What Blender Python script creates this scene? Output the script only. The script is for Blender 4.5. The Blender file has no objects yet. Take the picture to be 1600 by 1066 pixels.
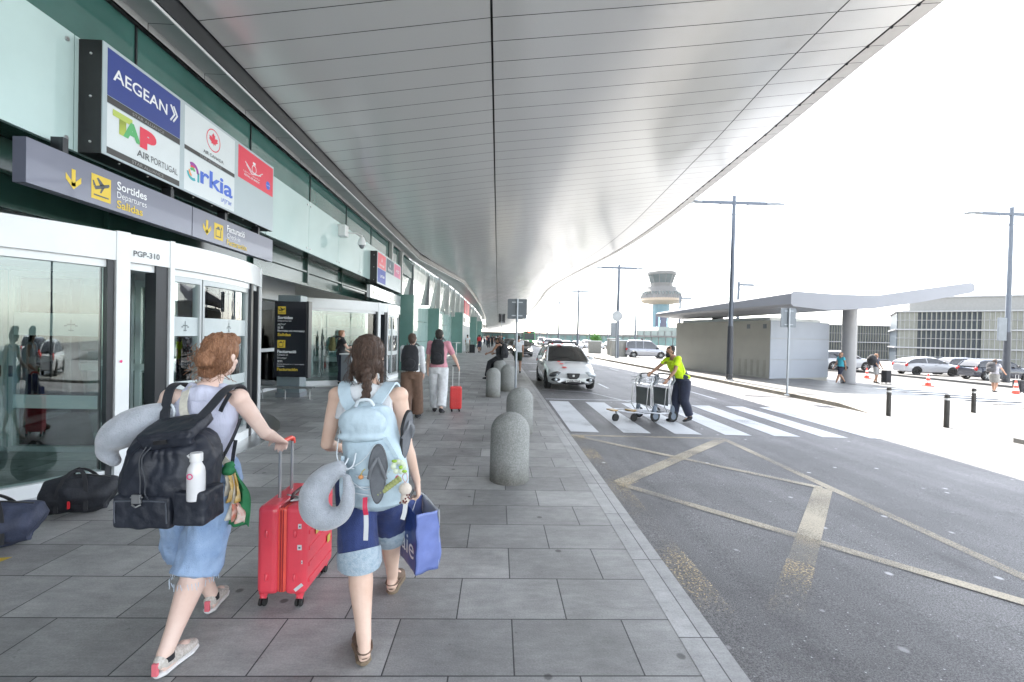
import bpy, bmesh, math, random
from mathutils import Vector, Matrix, noise, Euler
PI = math.pi
random.seed(7)
S = bpy.context.scene
C = S.collection
V = Vector
# ------------------------------------------------------------ camera
def set_camera():
    yaw, pitch, roll = math.radians(1.788), math.radians(0.685), math.radians(1.3)
    F = V((math.sin(yaw)*math.cos(pitch), math.cos(yaw)*math.cos(pitch), -math.sin(pitch)))
    R0 = V((math.cos(yaw), -math.sin(yaw), 0)); U0 = R0.cross(F)
    R = math.cos(roll)*R0+math.sin(roll)*U0; U = -math.sin(roll)*R0+math.cos(roll)*U0
    cd = bpy.data.cameras.new('camera'); cam = bpy.data.objects.new('camera', cd); C.objects.link(cam)
    cam.matrix_world = Matrix(((R.x, U.x, -F.x, 0), (R.y, U.y, -F.y, 0), (R.z, U.z, -F.z, 1.7), (0, 0, 0, 1)))
    cd.sensor_width = 36; cd.lens = 711/1600*36; cd.clip_end = 3000; cd.clip_start = .05
    S.camera = cam
set_camera()
# ------------------------------------------------------------ light
SUN_EL, SUN_AZ = math.radians(58), math.radians(-3)      # azimuth measured from +Y towards +X
W = bpy.data.worlds.new("World"); S.world = W; W.use_nodes = True
nt = W.node_tree; bg = nt.nodes['Background']
sk = nt.nodes.new('ShaderNodeTexSky'); sk.sky_type = 'NISHITA'; sk.sun_disc = False
sk.sun_elevation = SUN_EL; sk.sun_rotation = SUN_AZ
sk.air_density = 1.0; sk.dust_density = .8; sk.ozone_density = 1.0
hs = nt.nodes.new('ShaderNodeHueSaturation'); hs.inputs['Saturation'].default_value = .42
nt.links.new(sk.outputs[0], hs.inputs['Color']); nt.links.new(hs.outputs[0], bg.inputs[0]); bg.inputs[1].default_value = .15
sd = bpy.data.lights.new('sun', 'SUN'); sd.energy = 3.4; sd.angle = math.radians(.5); sd.color = (1, .96, .9)
so = bpy.data.objects.new('sun', sd); C.objects.link(so)
sdir = V((math.sin(SUN_AZ)*math.cos(SUN_EL), math.cos(SUN_AZ)*math.cos(SUN_EL), math.sin(SUN_EL)))
so.rotation_euler = sdir.to_track_quat('Z', 'Y').to_euler(); so.location = (0, 30, 60)
S.view_settings.view_transform = 'Standard'; S.view_settings.look = 'None'
S.view_settings.exposure = 2.62; S.view_settings.gamma = 1
S.view_settings.use_white_balance = True; S.view_settings.white_balance_temperature = 6750; S.view_settings.white_balance_tint = 10
# ------------------------------------------------------------ materials
MATS = {}
def mat(name, col=(.5, .5, .5), rough=.5, metal=0., var=.12, scale=4., bump=0., bscale=40., coat=0., spec=.5, stretch=(1, 1, 1), sheen=0., col2=None, emis=0):
    if name in MATS: return MATS[name]
    m = bpy.data.materials.new(name); m.use_nodes = True; N = m.node_tree.nodes; L = m.node_tree.links
    p = N['Principled BSDF']; p.inputs['Roughness'].default_value = rough; p.inputs['Metallic'].default_value = metal
    p.inputs['Coat Weight'].default_value = coat; p.inputs['Specular IOR Level'].default_value = spec
    p.inputs['Sheen Weight'].default_value = sheen
    tc = N.new('ShaderNodeTexCoord'); mp = N.new('ShaderNodeMapping'); mp.inputs['Scale'].default_value = stretch
    L.new(tc.outputs['Object'], mp.inputs[0])
    nz = N.new('ShaderNodeTexNoise'); nz.inputs['Scale'].default_value = scale; nz.inputs['Detail'].default_value = 6; nz.inputs['Roughness'].default_value = .6
    L.new(mp.outputs[0], nz.inputs[0])
    rp = N.new('ShaderNodeValToRGB'); e = rp.color_ramp.elements
    c2 = col2 or tuple(min(1, c*(1+var)) for c in col)
    c1 = col if col2 else tuple(c*(1-var) for c in col)
    e[0].position = .32; e[0].color = (*c1, 1); e[1].position = .68; e[1].color = (*c2, 1)
    L.new(nz.outputs[0], rp.inputs[0]); L.new(rp.outputs[0], p.inputs['Base Color'])
    if bump:
        n2 = N.new('ShaderNodeTexNoise'); n2.inputs['Scale'].default_value = bscale; n2.inputs['Detail'].default_value = 4
        L.new(mp.outputs[0], n2.inputs[0]); b = N.new('ShaderNodeBump'); b.inputs['Strength'].default_value = bump; b.inputs['Distance'].default_value = .01
        L.new(n2.outputs[0], b.inputs['Height']); L.new(b.outputs[0], p.inputs['Normal'])
    if emis:
        p.inputs['Emission Color'].default_value = (*col, 1); p.inputs['Emission Strength'].default_value = emis
    MATS[name] = m; return m
def glass(name, tint=(.8, .9, .88), refl=.12, rough=.01, rcol=(1, 1, 1)):
    if name in MATS: return MATS[name]
    m = bpy.data.materials.new(name); m.use_nodes = True; N = m.node_tree.nodes; L = m.node_tree.links
    N.remove(N['Principled BSDF']); o = N['Material Output']
    t = N.new('ShaderNodeBsdfTransparent'); t.inputs[0].default_value = (*tint, 1)
    g = N.new('ShaderNodeBsdfGlossy'); g.inputs['Roughness'].default_value = rough; g.inputs[0].default_value = (*rcol, 1)
    fr = N.new('ShaderNodeFresnel'); fr.inputs[0].default_value = 1.5
    ad = N.new('ShaderNodeMath'); ad.operation = 'ADD'; ad.use_clamp = True; ad.inputs[1].default_value = refl
    L.new(fr.outputs[0], ad.inputs[0]); mx = N.new('ShaderNodeMixShader')
    L.new(ad.outputs[0], mx.inputs[0]); L.new(t.outputs[0], mx.inputs[1]); L.new(g.outputs[0], mx.inputs[2]); L.new(mx.outputs[0], o.inputs[0])
    nz = N.new('ShaderNodeTexNoise'); nz.inputs['Scale'].default_value = .8; b = N.new('ShaderNodeBump'); b.inputs['Strength'].default_value = .05; b.inputs['Distance'].default_value = .02
    tc = N.new('ShaderNodeTexCoord'); L.new(tc.outputs['Object'], nz.inputs[0]); L.new(nz.outputs[0], b.inputs['Height']); L.new(b.outputs[0], g.inputs['Normal'])
    MATS[name] = m; return m
def worn(name, col, lo=.4, hi=.6, scale=9., rough=.7, stretch=(1, 1, 1)):
    """painted marking rubbed away in patches"""
    m = bpy.data.materials.new(name); m.use_nodes = True; N = m.node_tree.nodes; L = m.node_tree.links
    p = N['Principled BSDF']; p.inputs['Base Color'].default_value = (*col, 1); p.inputs['Roughness'].default_value = rough
    tc = N.new('ShaderNodeTexCoord'); mp = N.new('ShaderNodeMapping'); mp.inputs['Scale'].default_value = stretch; L.new(tc.outputs['Object'], mp.inputs[0])
    a = N.new('ShaderNodeTexNoise'); a.inputs['Scale'].default_value = scale*12; a.inputs['Detail'].default_value = 3
    c = N.new('ShaderNodeTexNoise'); c.inputs['Scale'].default_value = scale*.12; c.inputs['Detail'].default_value = 6
    L.new(mp.outputs[0], a.inputs[0]); L.new(mp.outputs[0], c.inputs[0])
    mx = N.new('ShaderNodeMix'); mx.inputs[0].default_value = .55; L.new(a.outputs[0], mx.inputs[2]); L.new(c.outputs[0], mx.inputs[3])
    mr = N.new('ShaderNodeMapRange'); mr.inputs[1].default_value = lo; mr.inputs[2].default_value = hi; L.new(mx.outputs[0], mr.inputs[0])
    L.new(mr.outputs[0], p.inputs['Alpha']); return m
# ------------------------------------------------------------ mesh helpers
def xf(bm, vs, M):
    for v in vs: v.co = M @ v.co
def box(bm, x0, x1, y0, y1, z0, z1, M=None):
    vs = [bm.verts.new((x, y, z)) for z in (z0, z1) for x, y in ((x0, y0), (x1, y0), (x1, y1), (x0, y1))]
    for f in ((0, 3, 2, 1), (4, 5, 6, 7), (0, 1, 5, 4), (1, 2, 6, 5), (2, 3, 7, 6), (3, 0, 4, 7)): bm.faces.new([vs[i] for i in f])
    if M: xf(bm, vs, M)
    return vs
def quad(bm, *p):
    return bm.faces.new([bm.verts.new(q) for q in p])
def frames(pts, up=None):
    out = []
    n = len(pts); prev = None
    for i in range(n):
        a = pts[max(0, i-1)]; b = pts[min(n-1, i+1)]; t = (b-a).normalized()
        if up is not None: u = V(up)
        elif prev is None: u = V((0, 0, 1)) if abs(t.z) < .9 else V((0, 1, 0))
        else:
            u = prev-t*prev.dot(t); u.normalize(); s = t.cross(u).normalized(); out.append((s, u)); prev = u; continue
        s = t.cross(u)
        if s.length < 1e-4: s = t.cross(V((1, 0, 0)))
        s.normalize(); prev = s.cross(t).normalized(); out.append((s, prev))
    return out
def tube(bm, pts, rad, seg=10, up=None, caps=True, wide=None):
    """tube through pts; rad = number or list; wide = list of (rs, ru) when elliptical: rs along side (t x up), ru along up"""
    pts = [V(p) for p in pts]; n = len(pts); fr = frames(pts, up); rings = []
    for i, p in enumerate(pts):
        if wide: a, b = wide[i]
        else: a = b = rad[i] if isinstance(rad, (list, tuple)) else rad
        s, u = fr[i]
        rings.append([bm.verts.new(p+s*a*math.cos(2*PI*k/seg)+u*b*math.sin(2*PI*k/seg)) for k in range(seg)])
    for i in range(n-1):
        for k in range(seg): bm.faces.new((rings[i][k], rings[i][(k+1) % seg], rings[i+1][(k+1) % seg], rings[i+1][k]))
    if caps:
        bm.faces.new(rings[0][::-1]); bm.faces.new(rings[-1])
    return rings
def lathe(bm, prof, seg=24, cx=0, cy=0, a0=0, a1=2*PI, close=True):
    full = abs(a1-a0-2*PI) < 1e-6; n = seg if full else seg+1
    cols = [[bm.verts.new((cx+r*math.cos(a0+(a1-a0)*k/seg), cy+r*math.sin(a0+(a1-a0)*k/seg), z)) for r, z in prof] for k in range(n)]
    for k in range(seg):
        a, b = cols[k], cols[(k+1) % n]
        for i in range(len(prof)-1): bm.faces.new((a[i], b[i], b[i+1], a[i+1]))
    return cols
def arcslab(bm, c, r0, r1, a0, a1, z0, z1, seg=12):
    """curved slab between two radii and two angles (degrees)"""
    a0, a1 = math.radians(a0), math.radians(a1); P = []
    for k in range(seg+1):
        a = a0+(a1-a0)*k/seg; ca, sa = math.cos(a), math.sin(a)
        P.append([bm.verts.new((c[0]+r*ca, c[1]+r*sa, z)) for r, z in ((r0, z0), (r1, z0), (r1, z1), (r0, z1))])
    for k in range(seg):
        for i in range(4):
            j = (i+1) % 4; bm.faces.new((P[k][i], P[k][j], P[k+1][j], P[k+1][i]))
    bm.faces.new(P[0][::-1]); bm.faces.new(P[-1])
def ball(bm, c, r, seg=16, M=None):
    r = (r, r, r) if not isinstance(r, (tuple, list)) else r
    T = Matrix.Translation(V(c)) @ (M.to_4x4() if M else Matrix.Identity(4)) @ Matrix.Diagonal((*r, 1))
    bmesh.ops.create_uvsphere(bm, u_segments=seg, v_segments=max(6, seg*2//3), radius=1, matrix=T)
def prism(bm, poly, z0, z1, M=None):
    """polygon in xy extruded in z"""
    a = [bm.verts.new((x, y, z0)) for x, y in poly]; b = [bm.verts.new((x, y, z1)) for x, y in poly]; n = len(poly)
    bm.faces.new(a[::-1]); bm.faces.new(b)
    for i in range(n): bm.faces.new((a[i], a[(i+1) % n], b[(i+1) % n], b[i]))
    if M: xf(bm, a+b, M)
def NB(): return bmesh.new()
def mk(name, bm, m, parent=None, smooth=False, off=None, bevel=0, seg=2):
    if off is not None: bmesh.ops.translate(bm, verts=bm.verts, vec=-V(off))
    bmesh.ops.recalc_face_normals(bm, faces=bm.faces)
    me = bpy.data.meshes.new(name); bm.to_mesh(me); bm.free()
    if smooth:
        for p in me.polygons: p.use_smooth = True
        me.set_sharp_from_angle(angle=math.radians(42))
    o = bpy.data.objects.new(name, me); C.objects.link(o)
    if m: me.materials.append(m)
    if parent: o.parent = parent
    if bevel:
        b = o.modifiers.new('b', 'BEVEL'); b.width = bevel; b.segments = seg; b.limit_method = 'ANGLE'
    return o
def blob(name, bm, m, parent=None, vox=.01, it=6, off=None, amp=0, nsc=8, nst=(1, 1, 1), fac=.5):
    """fuse closed pieces into one continuous surface"""
    if off is not None: bmesh.ops.translate(bm, verts=bm.verts, vec=-V(off))
    bmesh.ops.recalc_face_normals(bm, faces=bm.faces)
    me = bpy.data.meshes.new(name); bm.to_mesh(me); bm.free(); o = bpy.data.objects.new(name, me); C.objects.link(o)
    r = o.modifiers.new('r', 'REMESH'); r.mode = 'VOXEL'; r.voxel_size = vox; r.use_smooth_shade = True
    if it: s = o.modifiers.new('s', 'SMOOTH'); s.factor = fac; s.iterations = it
    me2 = bpy.data.meshes.new_from_object(o.evaluated_get(bpy.context.evaluated_depsgraph_get()))
    o.modifiers.clear(); o.data = me2; me2.name = name; me2.materials.clear(); me2.materials.append(m); bpy.data.meshes.remove(me)
    if amp:
        no = [v.normal.copy() for v in me2.vertices]
        for i, v in enumerate(me2.vertices):
            p = V((v.co.x*nst[0], v.co.y*nst[1], v.co.z*nst[2]))*nsc
            v.co += no[i]*amp*(noise.noise(p)+.5*noise.noise(p*2.3+V((5, 1, 2))))
    for p in me2.polygons: p.use_smooth = True
    if parent: o.parent = parent
    return o
def mks(name, bm, m, parent=None, smooth=False, off=None, bevel=0):
    """link every loose piece of the mesh as an object of its own"""
    left = set(bm.verts); bm.verts.ensure_lookup_table(); out = []
    while left:
        v = next(iter(left)); st = [v]; comp = {v}
        while st:
            q = st.pop()
            for e in q.link_edges:
                o = e.other_vert(q)
                if o not in comp: comp.add(o); st.append(o)
        left -= comp; out.append(comp)
    out.sort(key=lambda c: min(v.co.y for v in c)); objs = []
    for c in out:
        nb = bmesh.new(); mp = {v: nb.verts.new(v.co) for v in c}
        for f in {f for v in c for f in v.link_faces}: nb.faces.new([mp[v] for v in f.verts])
        objs.append(mk(name, nb, m, parent, smooth, off, bevel))
    bm.free(); return objs
def thing(name, label, cat, loc=(0, 0, 0), rz=0, group=None):
    o = bpy.data.objects.new(name, None); C.objects.link(o); o.location = loc; o.rotation_euler = (0, 0, rz)
    o.empty_display_size = .2
    return tag(o, label, cat, group)
def tag(o, label, cat, group=None):
    o['label'] = label; o['category'] = cat
    if group: o['group'] = group
    return o
def struct(o): o['kind'] = 'structure'; return o
def dup(root, loc, rz=None, label=None, scale=None):
    r = root.copy(); C.objects.link(r); r.location = loc
    if rz is not None: r.rotation_euler = (0, 0, rz)
    if scale: r.scale = (scale,)*3
    if label: r['label'] = label
    for ch in list(root.children):
        c = ch.copy(); C.objects.link(c); c.parent = r
        for g in list(ch.children):
            d = g.copy(); C.objects.link(d); d.parent = c
    return r
def text(s, M, w, h, m, parent, name='lettering', bold=0., depth=.002, fit='both', off=None):
    """lettering scaled to a box of w x h (lower left corner at the origin of M)"""
    cu = bpy.data.curves.new(name, 'FONT'); cu.body = s; cu.size = 1; cu.offset = bold; cu.resolution_u = 4
    t = bpy.data.objects.new(name, cu); C.objects.link(t)
    me = bpy.data.meshes.new_from_object(t.evaluated_get(bpy.context.evaluated_depsgraph_get()))
    bpy.data.objects.remove(t); bpy.data.curves.remove(cu)
    if not me.vertices: return None
    xs = [v.co.x for v in me.vertices]; ys = [v.co.y for v in me.vertices]
    x0, x1, y0, y1 = min(xs), max(xs), min(ys), max(ys)
    sx = w/max(1e-4, x1-x0); sy = h/max(1e-4, y1-y0)
    if fit == 'h': sx = sy
    for v in me.vertices:
        v.co = M @ V(((v.co.x-x0)*sx, (v.co.y-y0)*sy, depth))
    if off is not None: me.transform(Matrix.Translation(-V(off)))
    me.name = name; me.materials.clear(); me.materials.append(m)
    o = bpy.data.objects.new(name, me); C.objects.link(o)
    if parent: o.parent = parent
    return o
def interp(t, xs, ys):
    if t <= xs[0]: return ys[0]
    for i in range(1, len(xs)):
        if t <= xs[i]:
            f = (t-xs[i-1])/(xs[i]-xs[i-1]); return ys[i-1]+f*(ys[i]-ys[i-1])
    return ys[-1]
def zr(x, off=0): return -.15-.02*(x-1.16)+off
# common materials
m_white = mat('white_metal', (.72, .75, .76), .3, 0, .03, coat=.2)
m_dark = mat('dark_metal', (.02, .023, .028), .35, .2, .1)
m_steel = mat('steel', (.55, .56, .57), .28, .9, .08)
m_black = mat('black_plastic', (.012, .012, .014), .45, 0, .1)
m_rubber = mat('rubber', (.018, .018, .018), .8, 0, .1)
m_silver = mat('silver_frame', (.42, .45, .46), .35, .3, .05)
m_greyp = mat('grey_paint', (.18, .2, .22), .4, .3, .08)
def flat(name, col, rough=.5): return mat(name, col, rough, 0, .02)
WH = flat('ink_white', (.8, .82, .84)); YE = flat('ink_yellow', (.72, .52, .05)); GR = flat('ink_grey', (.09, .1, .11))

# ============================================================ SETTING
def asphalt(name, c0, c1, peb):
    m = bpy.data.materials.new(name); m.use_nodes = True; N = m.node_tree.nodes; L = m.node_tree.links; p = N['Principled BSDF']
    tc = N.new('ShaderNodeTexCoord'); O = tc.outputs['Object']
    def nz(s, d=4, r=.6):
        n = N.new('ShaderNodeTexNoise'); n.inputs['Scale'].default_value = s; n.inputs['Detail'].default_value = d; n.inputs['Roughness'].default_value = r; L.new(O, n.inputs[0]); return n.outputs[0]
    def ramp(x, a, b, ca, cb):
        r = N.new('ShaderNodeValToRGB'); e = r.color_ramp.elements; e[0].position = a; e[1].position = b; e[0].color = (*ca, 1); e[1].color = (*cb, 1); L.new(x, r.inputs[0]); return r.outputs[0]
    def mix(f, a, b, t='MIX'):
        x = N.new('ShaderNodeMix'); x.data_type = 'RGBA'; x.blend_type = t
        if isinstance(f, float): x.inputs[0].default_value = f
        else: L.new(f, x.inputs[0])
        L.new(a, x.inputs[6]); L.new(b, x.inputs[7]); return x.outputs[2]
    fine = ramp(nz(105, 3, .9), .40, .62, c0, c1)
    big = ramp(nz(.5, 8, .65), .3, .7, (.6, .59, .58), (1.35, 1.33, 1.3))
    base = mix(1., fine, big, 'MULTIPLY')
    ms = N.new('ShaderNodeMapping'); ms.inputs['Scale'].default_value = (1.6, .06, 1); L.new(O, ms.inputs[0]); ns = N.new('ShaderNodeTexNoise'); ns.inputs['Scale'].default_value = 1.4; ns.inputs['Detail'].default_value = 5; L.new(ms.outputs[0], ns.inputs[0])
    base = mix(1., base, ramp(ns.outputs[0], .35, .62, (.78, .78, .79), (1.12, 1.12, 1.12)), 'MULTIPLY')
    st_ = ramp(nz(1.7, 7, .75), .60, .68, (1, 1, 1), (.66, .66, .66)); base = mix(1., base, st_, 'MULTIPLY')
    vo = N.new('ShaderNodeTexVoronoi'); vo.inputs['Scale'].default_value = 26; L.new(O, vo.inputs[0])
    pm = ramp(vo.outputs[0], .09, .16, (1, 1, 1), (0, 0, 0)); sel = ramp(vo.outputs[1], .72, .78, (0, 0, 0), (1, 1, 1))
    pp = mix(1., pm, sel, 'MULTIPLY')
    pc = N.new('ShaderNodeRGB'); pc.outputs[0].default_value = (*peb, 1)
    base = mix(pp, base, pc.outputs[0])
    vb = N.new('ShaderNodeTexVoronoi'); vb.inputs['Scale'].default_value = 5.5; L.new(O, vb.inputs[0])
    bm2 = mix(1., ramp(vb.outputs[0], .1, .2, (1, 1, 1), (0, 0, 0)), ramp(vb.outputs[1], .8, .84, (0, 0, 0), (1, 1, 1)), 'MULTIPLY')
    base = mix(bm2, base, pc.outputs[0])
    L.new(base, p.inputs['Base Color']); p.inputs['Roughness'].default_value = .62
    b = N.new('ShaderNodeBump'); b.inputs['Strength'].default_value = .6; b.inputs['Distance'].default_value = .006; L.new(nz(150, 3, .7), b.inputs['Height']); L.new(b.outputs[0], p.inputs['Normal'])
    return m
def pavers(name, w, h, x0, y0, c1, c2, mort, off=.5, mortar=.004):
    m = bpy.data.materials.new(name); m.use_nodes = True; N = m.node_tree.nodes; L = m.node_tree.links; p = N['Principled BSDF']
    tc = N.new('ShaderNodeTexCoord'); mp = N.new('ShaderNodeMapping'); mp.inputs['Location'].default_value = (-x0+w*200, -y0+h*200, 0); L.new(tc.outputs['Object'], mp.inputs[0])
    br = N.new('ShaderNodeTexBrick'); br.offset = off; br.inputs['Scale'].default_value = 1; br.inputs['Brick Width'].default_value = w; br.inputs['Row Height'].default_value = h
    br.inputs['Mortar Size'].default_value = mortar; br.inputs['Mortar Smooth'].default_value = .1; br.inputs['Color1'].default_value = (*c1, 1); br.inputs['Color2'].default_value = (*c2, 1); br.inputs['Mortar'].default_value = (*mort, 1)
    L.new(mp.outputs[0], br.inputs[0])
    def nz(s, d, st=(1, 1, 1)):
        mm = N.new('ShaderNodeMapping'); mm.inputs['Scale'].default_value = st; L.new(tc.outputs['Object'], mm.inputs[0])
        n = N.new('ShaderNodeTexNoise'); n.inputs['Scale'].default_value = s; n.inputs['Detail'].default_value = d; n.inputs['Roughness'].default_value = .7; L.new(mm.outputs[0], n.inputs[0]); return n.outputs[0]
    def ramp(x, a, b, ca, cb):
        r = N.new('ShaderNodeValToRGB'); e = r.color_ramp.elements; e[0].position = a; e[1].position = b; e[0].color = (ca, ca, ca, 1); e[1].color = (cb, cb, cb, 1); L.new(x, r.inputs[0]); return r.outputs[0]
    def mul(a, b):
        x = N.new('ShaderNodeMix'); x.data_type = 'RGBA'; x.blend_type = 'MULTIPLY'; x.inputs[0].default_value = 1; L.new(a, x.inputs[6]); L.new(b, x.inputs[7]); return x.outputs[2]
    c = mul(br.outputs[0], ramp(nz(1.2, 8), .3, .7, .66, 1.22)); c = mul(c, ramp(nz(90, 4), .35, .65, .86, 1.12))
    c = mul(c, ramp(nz(5, 6, (1, 3, 1)), .3, .7, .8, 1.12))
    vo = N.new('ShaderNodeTexVoronoi'); vo.inputs['Scale'].default_value = 2.6; vo.inputs['Randomness'].default_value = 1; L.new(tc.outputs['Object'], vo.inputs[0])
    sp = ramp(vo.outputs[0], .05, .075, .42, 1.); c = mul(c, sp)
    v2 = N.new('ShaderNodeTexVoronoi'); v2.inputs['Scale'].default_value = 6; L.new(tc.outputs['Object'], v2.inputs[0]); c = mul(c, ramp(v2.outputs[0], .03, .06, .7, 1.))
    L.new(c, p.inputs['Base Color']); 
    rr = N.new('ShaderNodeMapRange'); rr.inputs[3].default_value = .34; rr.inputs[4].default_value = .62; L.new(nz(2.5, 6), rr.inputs[0]); L.new(rr.outputs[0], p.inputs['Roughness'])
    b = N.new('ShaderNodeBump'); b.inputs['Strength'].default_value = .5; b.inputs['Distance'].default_value = .004
    a = N.new('ShaderNodeMath'); a.operation = 'MULTIPLY_ADD'; a.inputs[1].default_value = -2.; L.new(br.outputs[1], a.inputs[0]); L.new(nz(120, 3), a.inputs[2]); L.new(a.outputs[0], b.inputs['Height']); L.new(b.outputs[0], p.inputs['Normal'])
    return m
A_road = asphalt('road_asphalt', (.034, .034, .036), (.25, .25, .26), (.55, .55, .56))
A_plaza = asphalt('plaza_asphalt', (.10, .099, .095), (.16, .157, .15), (.2, .2, .2))
P_pave = pavers('pavement_stone', .66, .455, -.21, 2.25, (.24, .24, .238), (.40, .40, .395), (.035, .036, .04))
P_kerb = pavers('kerb_stone', .6, .9, 1.2, 2.54, (.33, .332, .333), (.41, .412, .413), (.05, .05, .05), off=0)
P_isl = pavers('island_slab', .6, .4, 0, 0, (.165, .162, .155), (.20, .197, .188), (.11, .107, .10))
m_kerb2 = mat('kerb_concrete', (.2, .185, .16), .8, 0, .15, 6, .3)
def sheet(name, poly, zf, m, thick=None):
    bm = NB(); vs = [bm.verts.new((x, y, zf(x, y))) for x, y in poly]; bm.faces.new(vs)
    if thick:
        r = bmesh.ops.extrude_face_region(bm, geom=list(bm.faces)); vv = [g for g in r['geom'] if isinstance(g, bmesh.types.BMVert)]
        bmesh.ops.translate(bm, verts=vv, vec=(0, 0, -thick))
    return struct(mk(name, bm, m))
ZR = lambda o: (lambda x, y: zr(x, o))
sheet('ground', [(-240, -55), (690, -55), (690, 690), (-240, 690)], ZR(-.03), A_plaza)
# road: between the terminal kerb (X=1.3) and the island kerb
KY = [-20, 14.7, 22, 33, 46, 95, 180, 400]; KX = [10.95, 10.93, 10.75, 9.95, 9.02, 7.4, 5.0, 2.0]
LX = lambda y: 1.3-.00008*max(0, y-30)**2*.9
def strip(name, ys, fl, fr, zf, m, thick=0):
    bm = NB(); A = [(fl(y), y) for y in ys]; B = [(fr(y), y) for y in ys]
    va = [bm.verts.new((x, y, zf(x))) for x, y in A]; vb = [bm.verts.new((x, y, zf(x))) for x, y in B]
    for i in range(len(ys)-1): bm.faces.new((va[i], vb[i], vb[i+1], va[i+1]))
    if thick:
        r = bmesh.ops.extrude_face_region(bm, geom=list(bm.faces)); vv = [g for g in r['geom'] if isinstance(g, bmesh.types.BMVert)]
        bmesh.ops.translate(bm, verts=vv, vec=(0, 0, -thick))
    return struct(mk(name, bm, m))
ys = [-20, -5, 0, 5, 10, 14.7, 18, 22, 27, 33, 40, 46, 60, 80, 95, 130, 180, 250, 400]
kx = lambda y: interp(y, KY, KX)
strip('road', ys, lambda y: LX(y)-.05, lambda y: kx(y)+.2, lambda x: zr(x, 0), A_road)
strip('pavement', ys, lambda y: -20, lambda y: LX(y)-.23, lambda x: 0, P_pave, .2)
strip('kerb', ys, lambda y: LX(y)-.23, lambda y: LX(y), lambda x: .002, P_kerb, .2)
yi = [14.2, 15.2, 18, 22, 27, 33, 40, 46, 60, 80, 95, 130, 180, 250, 400]
def isl_z(x): return zr(x, .13)
_i = strip('island_pavement', [12.6]+yi, lambda y: kx(y)+.15, lambda y: 17.5, isl_z, P_isl, .2)
for v in _i.data.vertices:
    if v.co.y < 13: v.co.z -= .16
_i = strip('island_kerb', [12.6]+yi, lambda y: kx(y), lambda y: kx(y)+.15, lambda x: zr(x, .132), m_kerb2, .2)
for v in _i.data.vertices:
    if v.co.y < 13: v.co.z -= .163
sheet('corner_pavement', [(11.1, 9.4), (11.1, -20), (60, -20), (60, 4)], ZR(.1), P_isl, .25)
sheet('parking_strip', [(31.1, -5), (75, -5), (75, 60), (31.1, 60)], ZR(.1), A_plaza, .2)
sheet('parking_kerb', [(30.95, -5), (31.098, -5), (31.098, 60), (30.95, 60)], ZR(.11), mat('kerb_dark', (.06, .06, .06), .8), .25)
# painted markings
wy = worn('yellow_road_paint', (.60, .53, .41), .36, .62, 8); wy2 = worn('faded_yellow_road_paint', (.60, .49, .32), .5, .62, 5)
ww = worn('white_road_paint', (.62, .64, .66), .3, .46, 8)
wb = worn('bright_road_paint', (.8, .8, .8), .2, .4, 8)
def line(bm, a, b, w, z=.004, n=1):
    a, b = V(a), V(b); d = (b-a).normalized(); s = V((-d.y, d.x))*w/2
    quad(bm, *[(q.x, q.y, zr(q.x, z)) for q in (a-s, b-s, b+s, a+s)])
bm = NB()
for a, b, w in [((1.42, 8.52), (4.42, 8.72), .11), ((4.42, 8.72), (4.42, -3), .13)]: line(bm, a, b, w, .004)
for a, b, w in [((1.55, 8.4), (4.3, 5.82), .12), ((4.3, 8.55), (1.6, 5.75), .2), ((4.3, 5.8), (2.62, 3.77), .2), ((1.6, 5.7), (4.3, 2.9), .13), ((4.3, 2.9), (1.6, -.2), .2), ]: line(bm, a, b, w, .008)
struct(mk('yellow_box_marking', bm, wy))
bm = NB(); line(bm, (1.5, 8.5), (1.52, -3), .3, .012); line(bm, (2.62, 3.77), (1.9, 2.9), .21, .0085); line(bm, (1.75, 5.93), (1.5, 5.7), .35, .02); line(bm, (2.12, 3.17), (1.6, 2.55), .24, .021); line(bm, (1.75, 2.75), (1.95, 2.2), .5, .015); line(bm, (1.5, 2.2), (2.3, 1.6), .5, .018); struct(mk('faded_edge_line', bm, wy2))
bm = NB()
for k in range(9):
    x = 1.47+1.06*k
    quad(bm, *[(q[0], q[1], zr(q[0], .005)) for q in ((x, 8.85+.07*k), (x+.56, 8.87+.07*k), (x+.6, 13.05+.06*k), (x+.04, 13.03+.06*k))])
struct(mk('crosswalk_marking', bm, ww))
bm = NB()
for k in range(11):
    y = 12.2+.95*k
    quad(bm, *[(q[0], q[1], zr(q[0], .006)) for q in ((15.5+.25*k, y), (30.5, y+.1), (30.5, y+.6), (15.5+.25*k, y+.5))])
struct(mk('driveway_crosswalk_marking', bm, wb))
bm = NB()
line(bm, (1.45, 13.42), (4.15, 13.8), .1); line(bm, (4.15, 13.0), (3.2, 15.45), .08); line(bm, (3.2, 15.45), (1.6, 15.9), .08)
for y in (15, 21, 27, 33, 39, 45, 51, 60): line(bm, (7.35-.0006*(y-15)**2, y), (7.35-.0006*(y-13)**2, y+2), .1)
for y in (17, 23, 29, 35, 41, 47, 53): line(bm, (4.2, y), (4.2, y+1.7), .1)
line(bm, (1.4, 31), (4.2, 31), .3); line(bm, (1.7, 24), (2.4, 24.2), .35); line(bm, (2.7, 24), (3.4, 24.2), .35)
struct(mk('lane_line_marking', bm, ww))
bm = NB(); quad(bm, (-3.75, 3.2, .004), (-3.52, 3.3, .004), (-3.5, 3.41, .004), (-3.75, 3.36, .004)); struct(mk('yellow_floor_marking', bm, flat('floor_yellow', (.6, .42, .05))))

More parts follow.
